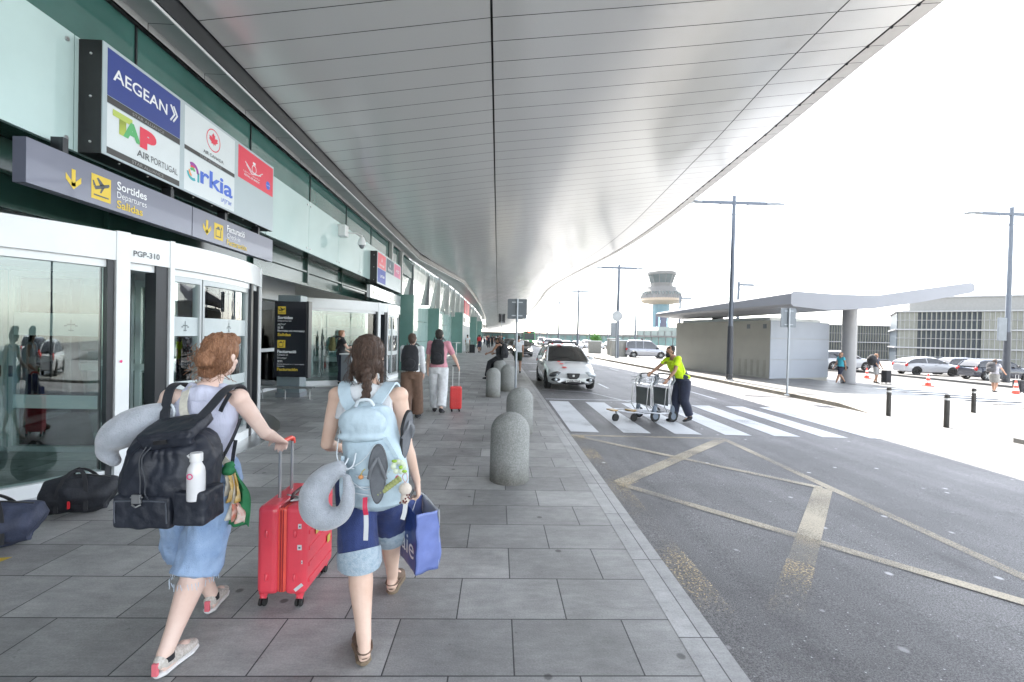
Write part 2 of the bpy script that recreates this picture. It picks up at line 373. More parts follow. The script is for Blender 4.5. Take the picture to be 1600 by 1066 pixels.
# ============================================================ TERMINAL
T = thing('terminal_building', 'long airport terminal front of teal and white glass under the canopy', 'building', (-4.55, 10, 0))
TO = (-4.55, 10, 0)
m_wg = mat('white_glass', (.50, .66, .65), .06, 0, .06, .6, coat=.6)
m_teal = mat('teal_glass', (.05, .14, .125), .05, 0, .2, .7, coat=.7)
m_tealw = mat('teal_wall', (.12, .25, .225), .3, 0, .06, 2)
m_green = mat('dark_green_soffit', (.02, .055, .045), .15, 0, .1)
m_lip = mat('soffit_panel', (.42, .44, .44), .35, .2, .05)
m_gl = glass('entrance_glass', (.82, .9, .88), .05, rcol=(.92, .95, .96)); m_gl2 = glass('facade_glass', (.35, .5, .48), .25)
YS = 2.0; y_end = 23.5
bm = NB(); bb = NB()
y = 1.0
while y < 19.9:
    box(bm, -4.60, -4.55, y+.006, y+1.994, 3.56, 4.78)
    for yy in (y+.09, y+1.91):
        for z in (3.66, 4.68): tube(bb, [(-4.55, yy, z), (-4.535, yy, z)], .022, 10)
    y += 2
mks('white_glass_panel', bm, m_wg, T, off=TO); mks('bolt', bb, m_steel, T, off=TO)
bm = NB(); bj = NB(); y = 3.27
while y < 24:
    box(bm, -4.70, -4.66, y+.01, y+2.66, 4.6, 5.5); box(bj, -4.66, -4.64, y-.012, y+.012, 4.7, 5.5)
    y += 2.67
mk('teal_glass_band', bm, m_teal, T, off=TO); mks('glass_joint', bj, m_dark, T, off=TO)
# lip, soffit panels and rail under the canopy edge; follows the canopy's left edge
LYs = [0, 24, 30, 36.7, 50, 68, 100, 150, 250, 340]; LXs = [-4.12, -4.15, -3.5, -2.75, -2.6, -2.58, -2.9, -4.2, -6.5, -7.8]
lx = lambda y: interp(y, LYs, LXs)
FYs = [0, 24, 40, 70, 100, 150, 340]; FXs = [-4.55, -4.55, -4.0, -3.6, -3.8, -4.9, -8.8]
fx = lambda y: interp(y, FYs, FXs)
PX = [-9, -4.12, -.2, 3.0, 5.5, 6.88, 7.27, 9.5]; PZ = [5.3, 5.85, 6.45, 6.83, 7.18, 7.37, 7.41, 7.7]
pz = lambda x: interp(x, PX, PZ)
bm = NB(); br = NB(); bd = NB(); y = .4
while y < 120:
    st = 1.12 if y < 60 else 4.; a, b = lx(y), lx(y+st); fa, fb = min(fx(y), a-.42), min(fx(y+st), b-.42); g = .006
    za, zb = pz(a)-.27, pz(b)-.27
    quad(bm, (fa, y+g, za), (a-.09, y+g, za), (b-.09, y+st-g, zb), (fb, y+st-g, zb))
    quad(bm, (fa, y+g, za), (fa, y+g, za-.09), (fb, y+st-g, zb-.09), (fb, y+st-g, zb))
    tube(br, [(a-.07, y, za), (b-.07, y+st, zb)], .022, 6, caps=False)
    quad(bd, (a-.6, y, za+.03), (a-.05, y, za+.03), (b-.05, y+st, zb+.03), (b-.6, y+st, zb+.03))
    quad(bd, (a-.05, y, za+.03), (a-.02, y, za+.35), (b-.02, y+st, zb+.35), (b-.05, y+st, zb+.03))
    quad(bd, (a-.02, y, za+.35), (a+.12, y, za+.35), (b+.12, y+st, zb+.35), (b-.0+.12, y+st, zb+.35))
    y += st
mk('soffit_panel', bm, m_lip, T, off=TO); mk('edge_rail', br, m_white, T, True, off=TO); mk('soffit_backing', bd, m_dark, T, off=TO)
bm = NB(); box(bm, -40, -3.9, -8, 28, 6.6, 6.9); box(bm, -40, -6.5, 28, 340, 6.7, 6.9); box(bm, -40, -39.8, -8, 340, 0, 6.6); box(bm, -40, -4.7, -8.2, -8, 0, 6.6); mks('roof', bm, m_lip, T, off=TO)  # unseen roof slab, added to stop sun leaking in through the canopy gap
# recess under the white glass band: lintel, transom glass
bm = NB(); box(bm, -6.5, -4.62, 0, 20.7, 3.58, 3.7); box(bm, -5.05, -5.0, 0, 20.7, 2.92, 3.57); mk('green_soffit', bm, m_green, T, off=TO)
bm = NB(); box(bm, -4.98, -4.94, 0, 20.7, 3.2, 3.24); box(bm, -4.98, -4.93, 0, 20.7, 2.86, 2.92)
for y in (2.2, 5.9, 9.3, 11.9, 14.5, 17.4, 19.6): box(bm, -4.99, -4.93, y, y+.05, 2.9, 3.57)
mks('transom_frame', bm, m_green, T, off=TO)
bm = NB(); box(bm, -6.42, -6.3, 9.2, 14.3, 2.55, 3.5); mk('white_lintel', bm, m_white, T, off=TO)
for i, (y0, y1) in enumerate([(9.3, 10.7), (10.76, 12.2), (12.26, 13.6), (13.66, 14.9)]):
    bm = NB(); box(bm, -6.4, -6.38, y0, y1, .12, 2.5); mk('glass_pane', bm, m_gl, T, off=TO)
bm = NB()
for y in (9.27, 10.73, 12.23, 13.63): box(bm, -6.43, -6.36, y-.03, y+.03, 0, 2.55)
for z in (.0, 1.1): box(bm, -6.43, -6.36, 9.2, 14.9, z, z+.09)
mk('glass_frame', bm, m_white, T, off=TO)
# interior seen through the glass
m_int = mat('interior_wall', (.7, .78, .77), .5, 0, .25, .5); m_in2 = mat('interior_ceiling', (.75, .76, .76), .5)
bm = NB(); box(bm, -17.2, -17, -6, 60, 0, 3.6); mk('interior_wall', bm, m_int, T, off=TO)
bm = NB(); box(bm, -17, -6.6, -6, 60, 3.72, 3.8); mk('interior_ceiling', bm, m_in2, T, off=TO)
bm = NB(); bi = NB()
for k in range(9):
    y = 1+k*3.1; box(bm, -12.6, -12.1, y, y+.5, 0, 3.6); box(bi, -10.5, -9.9, y+1, y+2.4, 0, 1.1)
mks('interior_column', bm, m_white, T, off=TO); mks('check_in_counter', bi, flat('counter', (.35, .42, .5)), T, off=TO)
bm = NB(); box(bm, -9.05, -9.0, 7.7, 9.9, .9, 2.6); mk('interior_poster', bm, mat('poster', (.45, .62, .66), .4), T, off=TO)
TM = lambda x, y, z: Matrix(((0, 0, 1, x), (1, 0, 0, y), (0, 1, 0, z), (0, 0, 0, 1)))       # text facing +X, reading towards +Y
text('YOUR NEXT', TM(-8.99, 7.8, 2.2), 1.9, .22, flat('poster_ink', (.08, .3, .32)), T, off=TO); text('BEGIN WELL', TM(-8.99, 7.8, 1.95), 1.9, .15, MATS['poster_ink'], T, off=TO)
bm = NB(); box(bm, -8.99, -8.985, 8.0, 9.4, 1.45, 1.7); mk('poster_band', bm, flat('poster_red', (.6, .05, .07)), T, off=TO)
# ---- glazed facade beyond the doors
bm = NB(); bf = NB(); bl = NB(); y = 19.5
bw = NB()
while y < 340:
    st = 1.45 if y < 60 else 6.
    a, b = fx(y), fx(y+st); g = .01
    top = lambda yy: pz(lx(yy))-.3
    for z0, z1 in ((3.5, None),):
        quad(bw, (a-.35, y+g, 3.5), (b-.35, y+st-g, 3.5), (b-.12, y+st-g, top(y+st)), (a-.12, y+g, top(y)))
    for z0, z1 in ((0.02, 1.2), (1.22, 2.4), (2.42, 3.48)):
        if y > 23: quad(bl, (a-.35, y+g, z0), (b-.35, y+st-g, z0), (b-.35, y+st-g, z1), (a-.35, y+g, z1))
    y += st
m_fw = mat('facade_white_glass', (.42, .5, .48), .08, 0, .2, .35, coat=.6, stretch=(1, 2, .3))
mk('upper_facade_glass', bw, m_fw, T, off=TO); mk('lower_facade_glass', bl, mat('lower_white_glass', (.45, .6, .58), .1, 0, .08, .5, coat=.5), T, off=TO)
bm = NB()
for y in (19.45, 21.5, 33, 37.5, 41.6, 46, 50.5, 55, 61, 68, 76, 85, 96, 110, 130):
    a = fx(y); box(bm, a-.3, a+.02, y-.1, y+.1, 3.3, pz(lx(y))-.29)
mks('facade_mullion', bm, m_lip, T, off=TO)
bm = NB()
for y in (21.3, 24.7, 29.3): box(bm, fx(y)-.35+.002, fx(y)-.08, y, y+.04, 3.5, 5.4)
mks('facade_fin', bm, m_greyp, T, off=TO)
bm = NB(); box(bm, fx(52)-.05, fx(52)+.02, 51.5, 60, 3.2, 5.6); mk('red_banner', bm, flat('banner_red', (.62, .07, .1)), T, off=TO)
# teal portal walls standing out of the facade
for x0, x1, y, h in ((-6.2, -3.85, 20.75, 3.45), (-4.95, -3.95, 30.5, 3.4), (-4.75, -3.3, 42.3, 3.75), (-4.2, -3.0, 64, 4.2), (-4.2, -3.0, 84, 4.2)):
    bm = NB()
    for z in range(3):
        box(bm, x0, x1, y, y+.3, z*h/3+.005, (z+1)*h/3-.005)
    box(bm, x0+.01, x1-.01, y+.01, y+.29, 0, h-.01)
    mk('portal_wall', bm, m_tealw, T, off=TO)
# white entrance portal further along
bm = NB(); box(bm, -3.4, -3.25, 42.65, 52, 2.6, 3.7)
for y in (42.7, 45, 47.3, 49.6, 51.9): box(bm, -3.42, -3.23, y, y+.12, 0, 2.6)
mk('entrance_frame', bm, m_white, T, off=TO)
bm = NB(); box(bm, -3.36, -3.33, 42.8, 51.9, .05, 2.6); mk('entrance_glass', bm, m_gl2, T, off=TO)
bm = NB(); box(bm, -3.24, -3.2, 43.2, 51, 2.85, 3.3); mk('entrance_sign_band', bm, m_dark, T, off=TO)

# ---- air
hb = NB(); box(hb, -250, 700, -60, 700, -12, 62); hz = mk('haze', hb, None); hz['kind'] = 'stuff'
hm = bpy.data.materials.new('haze'); hm.use_nodes = True; hn = hm.node_tree.nodes; hn.remove(hn['Principled BSDF']); hv = hn.new('ShaderNodeVolumePrincipled'); hv.inputs['Color'].default_value = (.9, .93, .96, 1); hv.inputs['Density'].default_value = .00014; hv.inputs['Anisotropy'].default_value = .3
hm.node_tree.links.new(hv.outputs[0], hn['Material Output'].inputs['Volume']); hz.data.materials.append(hm)
# ---- revolving doors
def revolving_door(c, label, left_closed=True):
    t = thing('revolving_door', label, 'revolving door', (c[0], c[1], 0), group='large glass revolving doors of the terminal')
    c0 = (0, 0); r = 3.45
    bm = NB(); arcslab(bm, c0, r-.2, r+.03, -75, 80, 2.42, 2.73, 60); arcslab(bm, c0, 0.01, r-.2, -75, 80, 2.55, 2.7, 40); mk('canopy_band', bm, m_white, t, True, bevel=.004)
    bm = NB(); arcslab(bm, c0, r-.2, r-.02, -75, 80, 2.34, 2.42, 60); mk('head_rail', bm, m_white, t)
    bm = NB(); arcslab(bm, c0, r-.16, r+.0, -75, -26, 0, .14, 24); arcslab(bm, c0, r-.16, r, -15.8, 24, 0, .14, 24); mk('sill', bm, m_white, t)
    bm = NB(); arcslab(bm, c0, r, r+.35, -80, 80, .003, .012, 60); mk('floor_ring', bm, m_steel, t)
    # posts
    for a0, a1, m in ((-26.0, -23.9, m_white), (-19.2, -17.0, m_dark), (-16.8, -15.9, m_white), (11.6, 13.2, m_dark), (19.3, 20.7, m_dark), (21.0, 22.7, m_white), (-27.1, -26.2, m_dark)):
        bm = NB(); arcslab(bm, c0, r-.17, r+(.04 if m is m_white else .01), a0, a1, 0.0, 2.45 if m is not m_white else 2.74, 2); mk('post', bm, m, t)
    # glazed panels
    def panel(a0, a1, fr=.9):
        bm = NB(); arcslab(bm, c0, r-.08, r-.065, a0+.3, a1-.3, .2, 2.28, 12); gl = mk('glass_panel', bm, m_gl, t, True)
        bm = NB()
        for q0, q1, z0, z1 in ((a0, a1, .14, .21), (a0, a1, 2.27, 2.34), (a0, a0+fr, .21, 2.27), (a1-fr, a1, .21, 2.27)): arcslab(bm, c0, r-.11, r-.03, q0, q1, z0, z1, 10)
        mk('panel_frame', bm, m_silver, t)
        bm = NB(); arcslab(bm, c0, r-.062, r-.059, a0+fr, a1-fr, 1.60, 1.84, 12); arcslab(bm, c0, r-.062, r-.059, a0+fr, a1-fr, .88, 1.03, 12); mk('frosted_band', bm, mat('frosted_film', (.5, .56, .57), .35, 0, .05), gl)
        bm = NB(); am = (a0+a1)/2; R = r-.056                    # small aircraft mark on the film
        for da, z, w, h in ((0, 1.66, .14, .13), (-.3, 1.725, .5, .016), (.3, 1.725, .5, .016), (-.7, 1.708, .4, .014), (.7, 1.708, .4, .014), (0, 1.665, .7, .012)): arcslab(bm, c0, R, R+.002, am+da-w/2, am+da+w/2, z, z+h, 2)
        mk('film_mark', bm, flat('film_ink', (.16, .19, .2)), gl)
    bm = NB(); arcslab(bm, c0, r-.08, r-.065, -74, -27.2, .14, 2.42, 30); mk('curved_glass', bm, m_gl, t, True)
    for x0, x1 in ((-.9, .69), (.76, 2.35)):             # flat sliding leaves standing inside the drum
        y = -.3
        bm = NB(); box(bm, x0+.04, x1-.04, y-.008, y+.008, .06, 2.36); gl = mk('sliding_leaf_glass', bm, m_gl, t)
        bm = NB()
        for q in ((x0, x1, .0, .07), (x0, x1, 2.34, 2.42), (x0, x0+.05, .07, 2.34), (x1-.05, x1, .07, 2.34)): box(bm, q[0], q[1], y-.025, y+.025, q[2], q[3])
        mk('leaf_frame', bm, m_silver, t)
        bm = NB()
        for z0, z1 in ((1.56, 1.86), (.58, .76)): box(bm, x0+.05, x1-.05, y-.012, y-.0085, z0, z1)
        mks('frosted_band', bm, mat('frosted_film', (.5, .56, .57), .35, 0, .05), gl)
        bm = NB(); xm = (x0+x1)/2
        for da, z, w, h in ((0, 1.62, .012, .16), (-.03, 1.705, .05, .02), (.03, 1.705, .05, .02), (-.07, 1.688, .04, .016), (.07, 1.688, .04, .016), (0, 1.63, .07, .013)): box(bm, xm+da-w/2, xm+da+w/2, y-.0145, y-.0125, z, z+h)
        mk('film_mark', bm, flat('film_ink', (.16, .19, .2)), gl)
        hx = x1-.04 if x0 < 0 else x0+.04
        bm = NB(); box(bm, hx-.02, hx+.02, y-.05, y-.026, 1.0, 1.15); mk('door_handle', bm, m_dark, t, bevel=.006)
    panel(-15.8, -8.3, .5); panel(-8.0, 11.4, .55)
    # turning wings inside
    bm = NB(); lathe(bm, [(0.001, 0), (.55, 0), (.55, 2.5), (.001, 2.5)], 32); mk('drum_core', bm, mat('core_glass', (.3, .4, .4), .1, 0, .1, coat=.5), t, True)
    for k, a in enumerate((12, 132, 252)):
        M = Matrix.Rotation(math.radians(a), 4, 'Z')
        bm = NB(); box(bm, .6, 3.2, -.01, .01, .12, 2.3, M); w = mk('wing_glass', bm, m_gl, t)
        bm = NB()
        for x0, x1, z0, z1 in ((.55, 3.25, .02, .12), (.55, 3.25, 2.3, 2.4), (3.18, 3.25, .12, 2.3), (1.9, 1.97, .12, 2.3), (.55, 3.25, 1.05, 1.15)): box(bm, x0, x1, -.03, .03, z0, z1, M)
        mk('wing_frame', bm, m_white, w)
    return t
d1 = revolving_door((-7.28, 6.6), 'large curved glass revolving door numbered PGP-310, nearest the camera')
d2 = revolving_door((-7.28, 17.4), 'large curved glass revolving door behind the black wayfinding totem')
# number on the curved band, lip sticker on the post
def curved_text(s, t, a0, a1, z0, z1, m):
    o = text(s, Matrix.Identity(4), 1, 1, m, t, 'door_number', bold=.01)
    for v in o.data.vertices:
        a = math.radians(a0+(a1-a0)*v.co.x); v.co = V(((3.45+.036)*math.cos(a), (3.45+.036)*math.sin(a), z0+(z1-z0)*v.co.y))
curved_text('PGP-310', d1, -23.4, -18.9, 2.49, 2.555, GR)
bm = NB(); a = math.radians(-25.1); ball(bm, (3.49*math.cos(a), 3.49*math.sin(a), 1.32), (.004, .028, .016), 12); mk('lip_sticker', bm, flat('pink_ink', (.7, .05, .2)), d1)

# ---- canopy
CAN = thing('canopy', 'huge sweeping metal canopy with long soffit panels over the forecourt', 'canopy', (0, 10, 6.4)); CO = (0, 10, 6.4)
EY = [-6, 7.4, 9.2, 12.3, 18, 23.5, 31.5, 36, 46, 54, 74, 105, 180, 280, 340]; EX = [7.2, 7.27, 7.35, 7.65, 8.0, 8.35, 8.1, 7.4, 6.3, 5.95, 6.8, 7.8, 9.0, 7.0, 1.0]
def smooth_i(y, xs, ys_):
    return sum(interp(y+d, xs, ys_) for d in (-3, -1.5, 0, 1.5, 3))/5 if y > 14 else interp(y, xs, ys_)
ex = lambda y: smooth_i(y, EY, EX); lx2 = lambda y: smooth_i(y, LYs, LXs)
m_can = bpy.data.materials.new('canopy_panel'); m_can.use_nodes = True
N = m_can.node_tree.nodes; L = m_can.node_tree.links; p = N['Principled BSDF']
p.inputs['Base Color'].default_value = (.76, .77, .76, 1); p.inputs['Metallic'].default_value = .3; p.inputs['Roughness'].default_value = .2
tc = N.new('ShaderNodeTexCoord'); mp = N.new('ShaderNodeMapping'); mp.inputs['Scale'].default_value = (.35, .12, 1); L.new(tc.outputs['Object'], mp.inputs[0])
nz_ = N.new('ShaderNodeTexNoise'); nz_.inputs['Scale'].default_value = 1.6; nz_.inputs['Detail'].default_value = 2; L.new(mp.outputs[0], nz_.inputs[0])
b_ = N.new('ShaderNodeBump'); b_.inputs['Strength'].default_value = .35; b_.inputs['Distance'].default_value = .06; L.new(nz_.outputs[0], b_.inputs['Height']); L.new(b_.outputs[0], p.inputs['Normal'])
mr_ = N.new('ShaderNodeMapRange'); mr_.inputs[3].default_value = .14; mr_.inputs[4].default_value = .3
n3 = N.new('ShaderNodeTexNoise'); n3.inputs['Scale'].default_value = 3; L.new(mp.outputs[0], n3.inputs[0]); L.new(n3.outputs[0], mr_.inputs[0]); L.new(mr_.outputs[0], p.inputs['Roughness'])
cols = [NB() for _ in range(4)]; fas = NB(); back = NB(); seams = NB(); clips = NB()
y = 6.32-.555*22; rows = 0
def cx(y, j):
    l, e = lx2(y), ex(y)
    return (l, max(l+.1, min(-.2, e-3)), e-1.77, e-.39, e)[j]
while y < 338:
    st = .555 if y < 120 else 2.2; y1 = y+st; g = .007 if y < 60 else .012
    for j in range(3):
        nsub = (2, 3, 1)[j]
        for k in range(nsub):
            f0, f1 = k/nsub, (k+1)/nsub; q = []
            for yy, f in ((y+g, f0), (y+g, f1), (y1-g, f1), (y1-g, f0)):
                a, b = cx(yy, j), cx(yy, j+1); sg = .018 if j < 2 else .01
                x = a+(b-a)*f
                if f == 0 and j: x += sg
                if f == 1: x -= sg if j < 2 else .025
                q.append((x, yy, pz(x)))
            vs = [cols[j].verts.new(v) for v in q]; cols[j].faces.new(vs)
    q = [(cx(yy, 3)+(.025 if s == 0 else (cx(yy, 4)-cx(yy, 3))*1.0), yy) for yy, s in ((y+g, 0), (y+g, 1), (y1-g, 1), (y1-g, 0))]
    fas.faces.new([fas.verts.new((x, yy, pz(x))) for x, yy in q])
    e0, e1 = ex(y), ex(y1)
    fas.faces.new([fas.verts.new(v) for v in ((e0, y+g, pz(e0)), (e0+.03, y+g, pz(e0)+.22), (e1+.03, y1-g, pz(e1)+.22), (e1, y1-g, pz(e1)))])
    l0, l1 = lx2(y), lx2(y1)
    na = [l0, cx(y, 1), max(cx(y, 1)+.05, min(3., cx(y, 2)-.05)), cx(y, 2), e0]; nb = [l1, cx(y1, 1), max(cx(y1, 1)+.05, min(3., cx(y1, 2)-.05)), cx(y1, 2), e1]
    for k in range(4):
        for dz in (.05, .5):
            h = [dz if (dz < .1 or k < 3 or i in (0, 3)) else .23 for i in range(4)]
            back.faces.new([back.verts.new(v) for v in ((na[k], y, pz(na[k])+h[0]), (na[k+1], y, pz(na[k+1])+h[1]), (nb[k+1], y1, pz(nb[k+1])+h[2]), (nb[k], y1, pz(nb[k])+h[3]))])
    if y < 40: ball(clips, (cx(y, 3), y, pz(cx(y, 3))-.01), .028, 6)
    y = y1; rows += 1
for j in range(3): mk('soffit_panels', cols[j], m_can, CAN, off=CO)
mk('fascia', fas, mat('fascia_metal', (.55, .54, .52), .4, .3, .05), CAN, off=CO); mk('backing', back, mat('canopy_void', (.03, .03, .03), .8), CAN, off=CO); mk('clip', clips, m_dark, CAN, off=CO)
#PART2
# ============================================================ SIGNS ON THE TERMINAL
def loc_text(s, y0, z0, y1, z1, m, p, x, bold=0., fit='both', off=None, name='lettering'):
    return text(s, TM(x, y0, z0), y1-y0, z1-z0, m, p, name, bold, .0015, fit, off)
def arrow_down(bm, x, y, z, s):
    """down arrow on a plate facing +X, tip at (y, z)"""
    w = .11*s
    def q(a, b, c, d): quad(bm, *[(x, y+u, z+v) for u, v in (a, b, c, d)])
    q((-w, .16*s), (w, .16*s), (w, 1.0*s), (-w, 1.0*s))
    q((0, 0), (.42*s, .42*s), (.42*s-.0, .42*s+.3*s), (0, .3*s)); q((0, 0), (0, .3*s), (-.42*s, .72*s), (-.42*s, .42*s))
def plane_icon(bm, f, s):
    """departing aircraft glyph; f maps (u, v) in 0..1 to 3D"""
    for poly in ([(.12, .5), (.9, .78), (.93, .7), (.85, .62), (.2, .38)], [(.45, .56), (.25, .86), (.34, .9), (.66, .66)], [(.1, .52), (.05, .72), (.11, .74), (.24, .52)], [(.5, .5), (.42, .3), (.5, .3), (.68, .6)], [(.12, .14), (.88, .14), (.88, .2), (.12, .2)]):
        bm.faces.new([bm.verts.new(f(u, v)) for u, v in poly])
def counter_icon(bm, f, s):
    for poly in ([(.15, .15), (.22, .15), (.22, .7), (.15, .7)], [(.22, .63), (.7, .63), (.7, .7), (.22, .7)], [(.22, .15), (.75, .15), (.75, .22), (.22, .22)], [(.68, .22), (.75, .22), (.75, .6), (.68, .6)], [(.75, .7), (.86, .62), (.86, .82), (.75, .84)], [(.3, .7), (.6, .7), (.56, .82), (.34, .82)]):
        bm.faces.new([bm.verts.new(f(u, v)) for u, v in poly])
# grey overhead wayfinding sign
WS = thing('wayfinding_sign', 'long grey overhead sign with yellow arrows reading Sortides and Facturacio', 'sign', (-4.3, 6.5, 3.2)); WO = (-4.3, 6.5, 3.2)
m_sg = mat('sign_grey', (.13, .14, .19), .3, .1, .05, .8, coat=.2)
bm = NB(); box(bm, -4.42, -4.3, 4.27, 6.5, 2.99, 3.4); box(bm, -4.42, -4.3, 6.515, 8.77, 2.99, 3.4); box(bm, -4.41, -4.31, 6.4, 6.6, 3.0, 3.39); mk('sign_board', bm, m_sg, WS, off=WO)
bm = NB()
for y in (4.7, 6.2, 7.4, 8.4): box(bm, -4.5, -4.38, y, y+.06, 3.41, 3.58)
mks('hanger', bm, m_dark, WS, off=WO)
X = -4.298
bm = NB(); arrow_down(bm, X, 4.73, 3.07, .2); arrow_down(bm, X, 6.83, 3.07, .22); mks('arrow', bm, YE, WS, off=WO)
bm = NB(); box(bm, X-.001, X, 4.93, 5.17, 3.05, 3.31); box(bm, X-.001, X, 7.0, 7.22, 3.06, 3.3); mks('pictogram_plate', bm, YE, WS, off=WO)
bm = NB(); plane_icon(bm, lambda u, v: (X+.001, 4.93+.24*u, 3.05+.26*v), 1); mk('aircraft_pictogram', bm, GR, WS, off=WO)
bm = NB(); counter_icon(bm, lambda u, v: (X+.001, 7.0+.22*u, 3.06+.24*v), 1); mk('counter_pictogram', bm, GR, WS, off=WO)
for s, z0, z1, m, b, w in (('Sortides', 3.235, 3.33, WH, .018, .43), ('Departures', 3.125, 3.215, WH, 0, .43), ('Salidas', 3.03, 3.12, YE, .018, .37)): loc_text(s, 5.25, z0, 5.25+w, z1, m, WS, X, b, off=WO)
for s, z0, z1, m, b, w in (('Facturació', 3.235, 3.34, WH, .018, .5), ('Check-in', 3.14, 3.215, WH, 0, .36), ('Facturación', 3.03, 3.12, YE, .018, .56)): loc_text(s, 7.32, z0, 7.32+w, z1, m, WS, X, b, off=WO)
# airline board
AB = thing('airline_board', 'big black-sided airline logo board with AEGEAN and AIR PORTUGAL panels', 'sign', (-4.3, 6.9, 3.56)); AO = (-4.3, 6.9, 3.56)
m_pan = mat('board_panel', (.42, .5, .53), .3, 0, .04, 1); m_bw = flat('board_white', (.66, .72, .74), .3)
def board(root, off, y0, y1, z0, z1, xb=-4.56, xf=-4.3):
    bm = NB(); box(bm, xb, xf-.012, y0, y1, z0, z1); mk('cabinet', bm, m_black, root, off=off, bevel=.004)
    bm = NB(); box(bm, xf-.011, xf, y0+.005, y1-.005, z0+.004, z1-.004); mk('face', bm, m_pan, root, off=off)
    bm = NB()
    for z in (z0+.12, (z0+z1)/2, z1-.15): ball(bm, (xf-.12, y0-.003, z), .014, 8)
    k = y0+.3
    while k < y1: ball(bm, (xf-.06, k, z0-.002), .012, 8); k += .42
    mks('screw', bm, m_steel, root, True, off=off)
board(AB, AO, 5.05, 8.77, 3.56, 4.77)
x1 = -4.2985; x2 = -4.297
def rect(root, off, y0, y1, z0, z1, m, x=x1, name='panel'):
    bm = NB(); box(bm, x-.001, x, y0, y1, z0, z1); return mk(name, bm, m, root, off=off)
BL = flat('navy_panel', (.035, .06, .25), .3); RD = flat('red_panel', (.72, .05, .09), .3); CH = flat('charcoal_strip', (.05, .05, .05))
rect(AB, AO, 5.11, 6.24, 4.22, 4.73, BL); rect(AB, AO, 5.11, 6.24, 4.14, 4.215, CH, name='strip')
rect(AB, AO, 5.11, 6.24, 3.665, 4.13, m_bw); rect(AB, AO, 5.11, 6.24, 3.59, 3.66, CH, name='strip')
rect(AB, AO, 6.33, 7.5, 4.20, 4.73, m_bw); rect(AB, AO, 6.33, 7.5, 4.14, 4.195, CH, name='strip'); rect(AB, AO, 6.33, 7.5, 3.59, 4.13, m_bw)
rect(AB, AO, 7.6, 8.74, 4.2, 4.73, RD)
loc_text('AEGEAN', 5.18, 4.42, 6.0, 4.56, WH, AB, x2, .012, off=AO)
bm = NB()
for k in (0, .05): 
    for a, b in (((6.06+k, 4.59), (6.13+k, 4.49)), ((6.13+k, 4.49), (6.06+k, 4.39))): tube(bm, [(x2, *a), (x2, *b)], .012, 4)
mk('chevron_emblem', bm, WH, AB, off=AO)
for y, z in ((5.45, 4.155), (5.45, 3.605), (6.65, 4.15)): loc_text('STAR ALLIANCE', y, z, y+.5, z+.035, flat('strip_ink', (.3, .3, .3)), AB, x2, 0, off=AO)
g1 = flat('leaf_green', (.45, .55, .12)); g2 = flat('mid_green', (.1, .42, .16))
loc_text('T', 5.18, 3.86, 5.45, 4.1, g1, AB, x2, .08, off=AO); loc_text('A', 5.32, 3.86, 5.58, 4.06, g2, AB, x2+.001, .06, off=AO); loc_text('P', 5.56, 3.84, 5.82, 4.08, RD, AB, x2+.002, .08, off=AO)
loc_text('AIR', 5.52, 3.72, 5.72, 3.8, GR, AB, x2, .012, off=AO); loc_text('PORTUGAL', 5.74, 3.72, 6.2, 3.8, GR, AB, x2, 0, off=AO)
# maple leaf roundel
bm = NB(); n = 28
for k in range(n):
    a, b = 2*PI*k/n, 2*PI*(k+1)/n; quad(bm, *[(x2, 6.95+r*math.cos(t), 4.5+r*math.sin(t)) for r, t in ((.15, a), (.165, a), (.165, b), (.15, b))])
mk('roundel', bm, RD, AB, off=AO)
leaf = [(0, -.75), (.05, -.4), (.45, -.48), (.4, -.3), (.9, 0), (.75, .1), (.85, .42), (.55, .35), (.5, .48), (.25, .2), (.33, .72), (.16, .65), (0, 1)]
leaf += [(-a, b) for a, b in leaf[-2:0:-1]]
bm = NB(); f_ = [bm.verts.new((x2, 6.95+.12*a, 4.5+.12*b)) for a, b in leaf]; c_ = bm.verts.new((x2, 6.95, 4.49))
for k in range(len(f_)): bm.faces.new((c_, f_[k], f_[(k+1) % len(f_)]))
mk('leaf_emblem', bm, RD, AB, off=AO)
loc_text('AIR CANADA', 6.72, 4.24, 7.2, 4.29, GR, AB, x2, .012, off=AO)
AK = flat('airline_blue', (.07, .16, .62))
loc_text('rkia', 6.66, 3.78, 7.45, 4.03, AK, AB, x2, .025, off=AO)
for k, (r0, r1, m, a0, a1) in enumerate(((.085, .13, flat('purple', (.3, .05, .3)), 0, 120), (.06, .085, RD, 60, 130), (.02, .06, g2, 20, 160), (.085, .125, flat('aqua', (.05, .4, .45)), 190, 300), (.05, .085, flat('orange', (.8, .3, .1)), 170, 250))):
    bm = NB()
    for i in range(10):
        a, b = math.radians(a0+(a1-a0)*i/10), math.radians(a0+(a1-a0)*(i+1)/10); quad(bm, *[(x2, 6.5+r*math.cos(t), 3.88+r*math.sin(t)) for r, t in ((r0, a), (r1, a), (r1, b), (r0, b))])
    mk('colour_band', bm, m, AB, off=AO)
bm = NB(); box(bm, x2-.001, x2, 6.6, 6.64, 3.77, 3.9); mk('letter_stem', bm, MATS['aqua'], AB, off=AO)
loc_text('\u05e2\u05d9\u05e7\u05e8\u05d0', 7.15, 3.64, 7.42, 3.72, AK, AB, x2, .01, off=AO)
bm = NB()
for a, b in (((7.8, 4.52), (8.0, 4.42)), ((8.0, 4.42), (8.22, 4.42)), ((8.22, 4.42), (8.36, 4.5)), ((7.84, 4.48), (8.0, 4.38)), ((8.0, 4.38), (8.3, 4.44))): tube(bm, [(x2, *a), (x2, *b)], .008, 4)
for k in range(14):
    a, b = 2*PI*k/14, 2*PI*(k+1)/14; quad(bm, *[(x2, 8.08+r*math.cos(t), 4.48+r*math.sin(t)) for r, t in ((.06, a), (.075, a), (.075, b), (.06, b))])
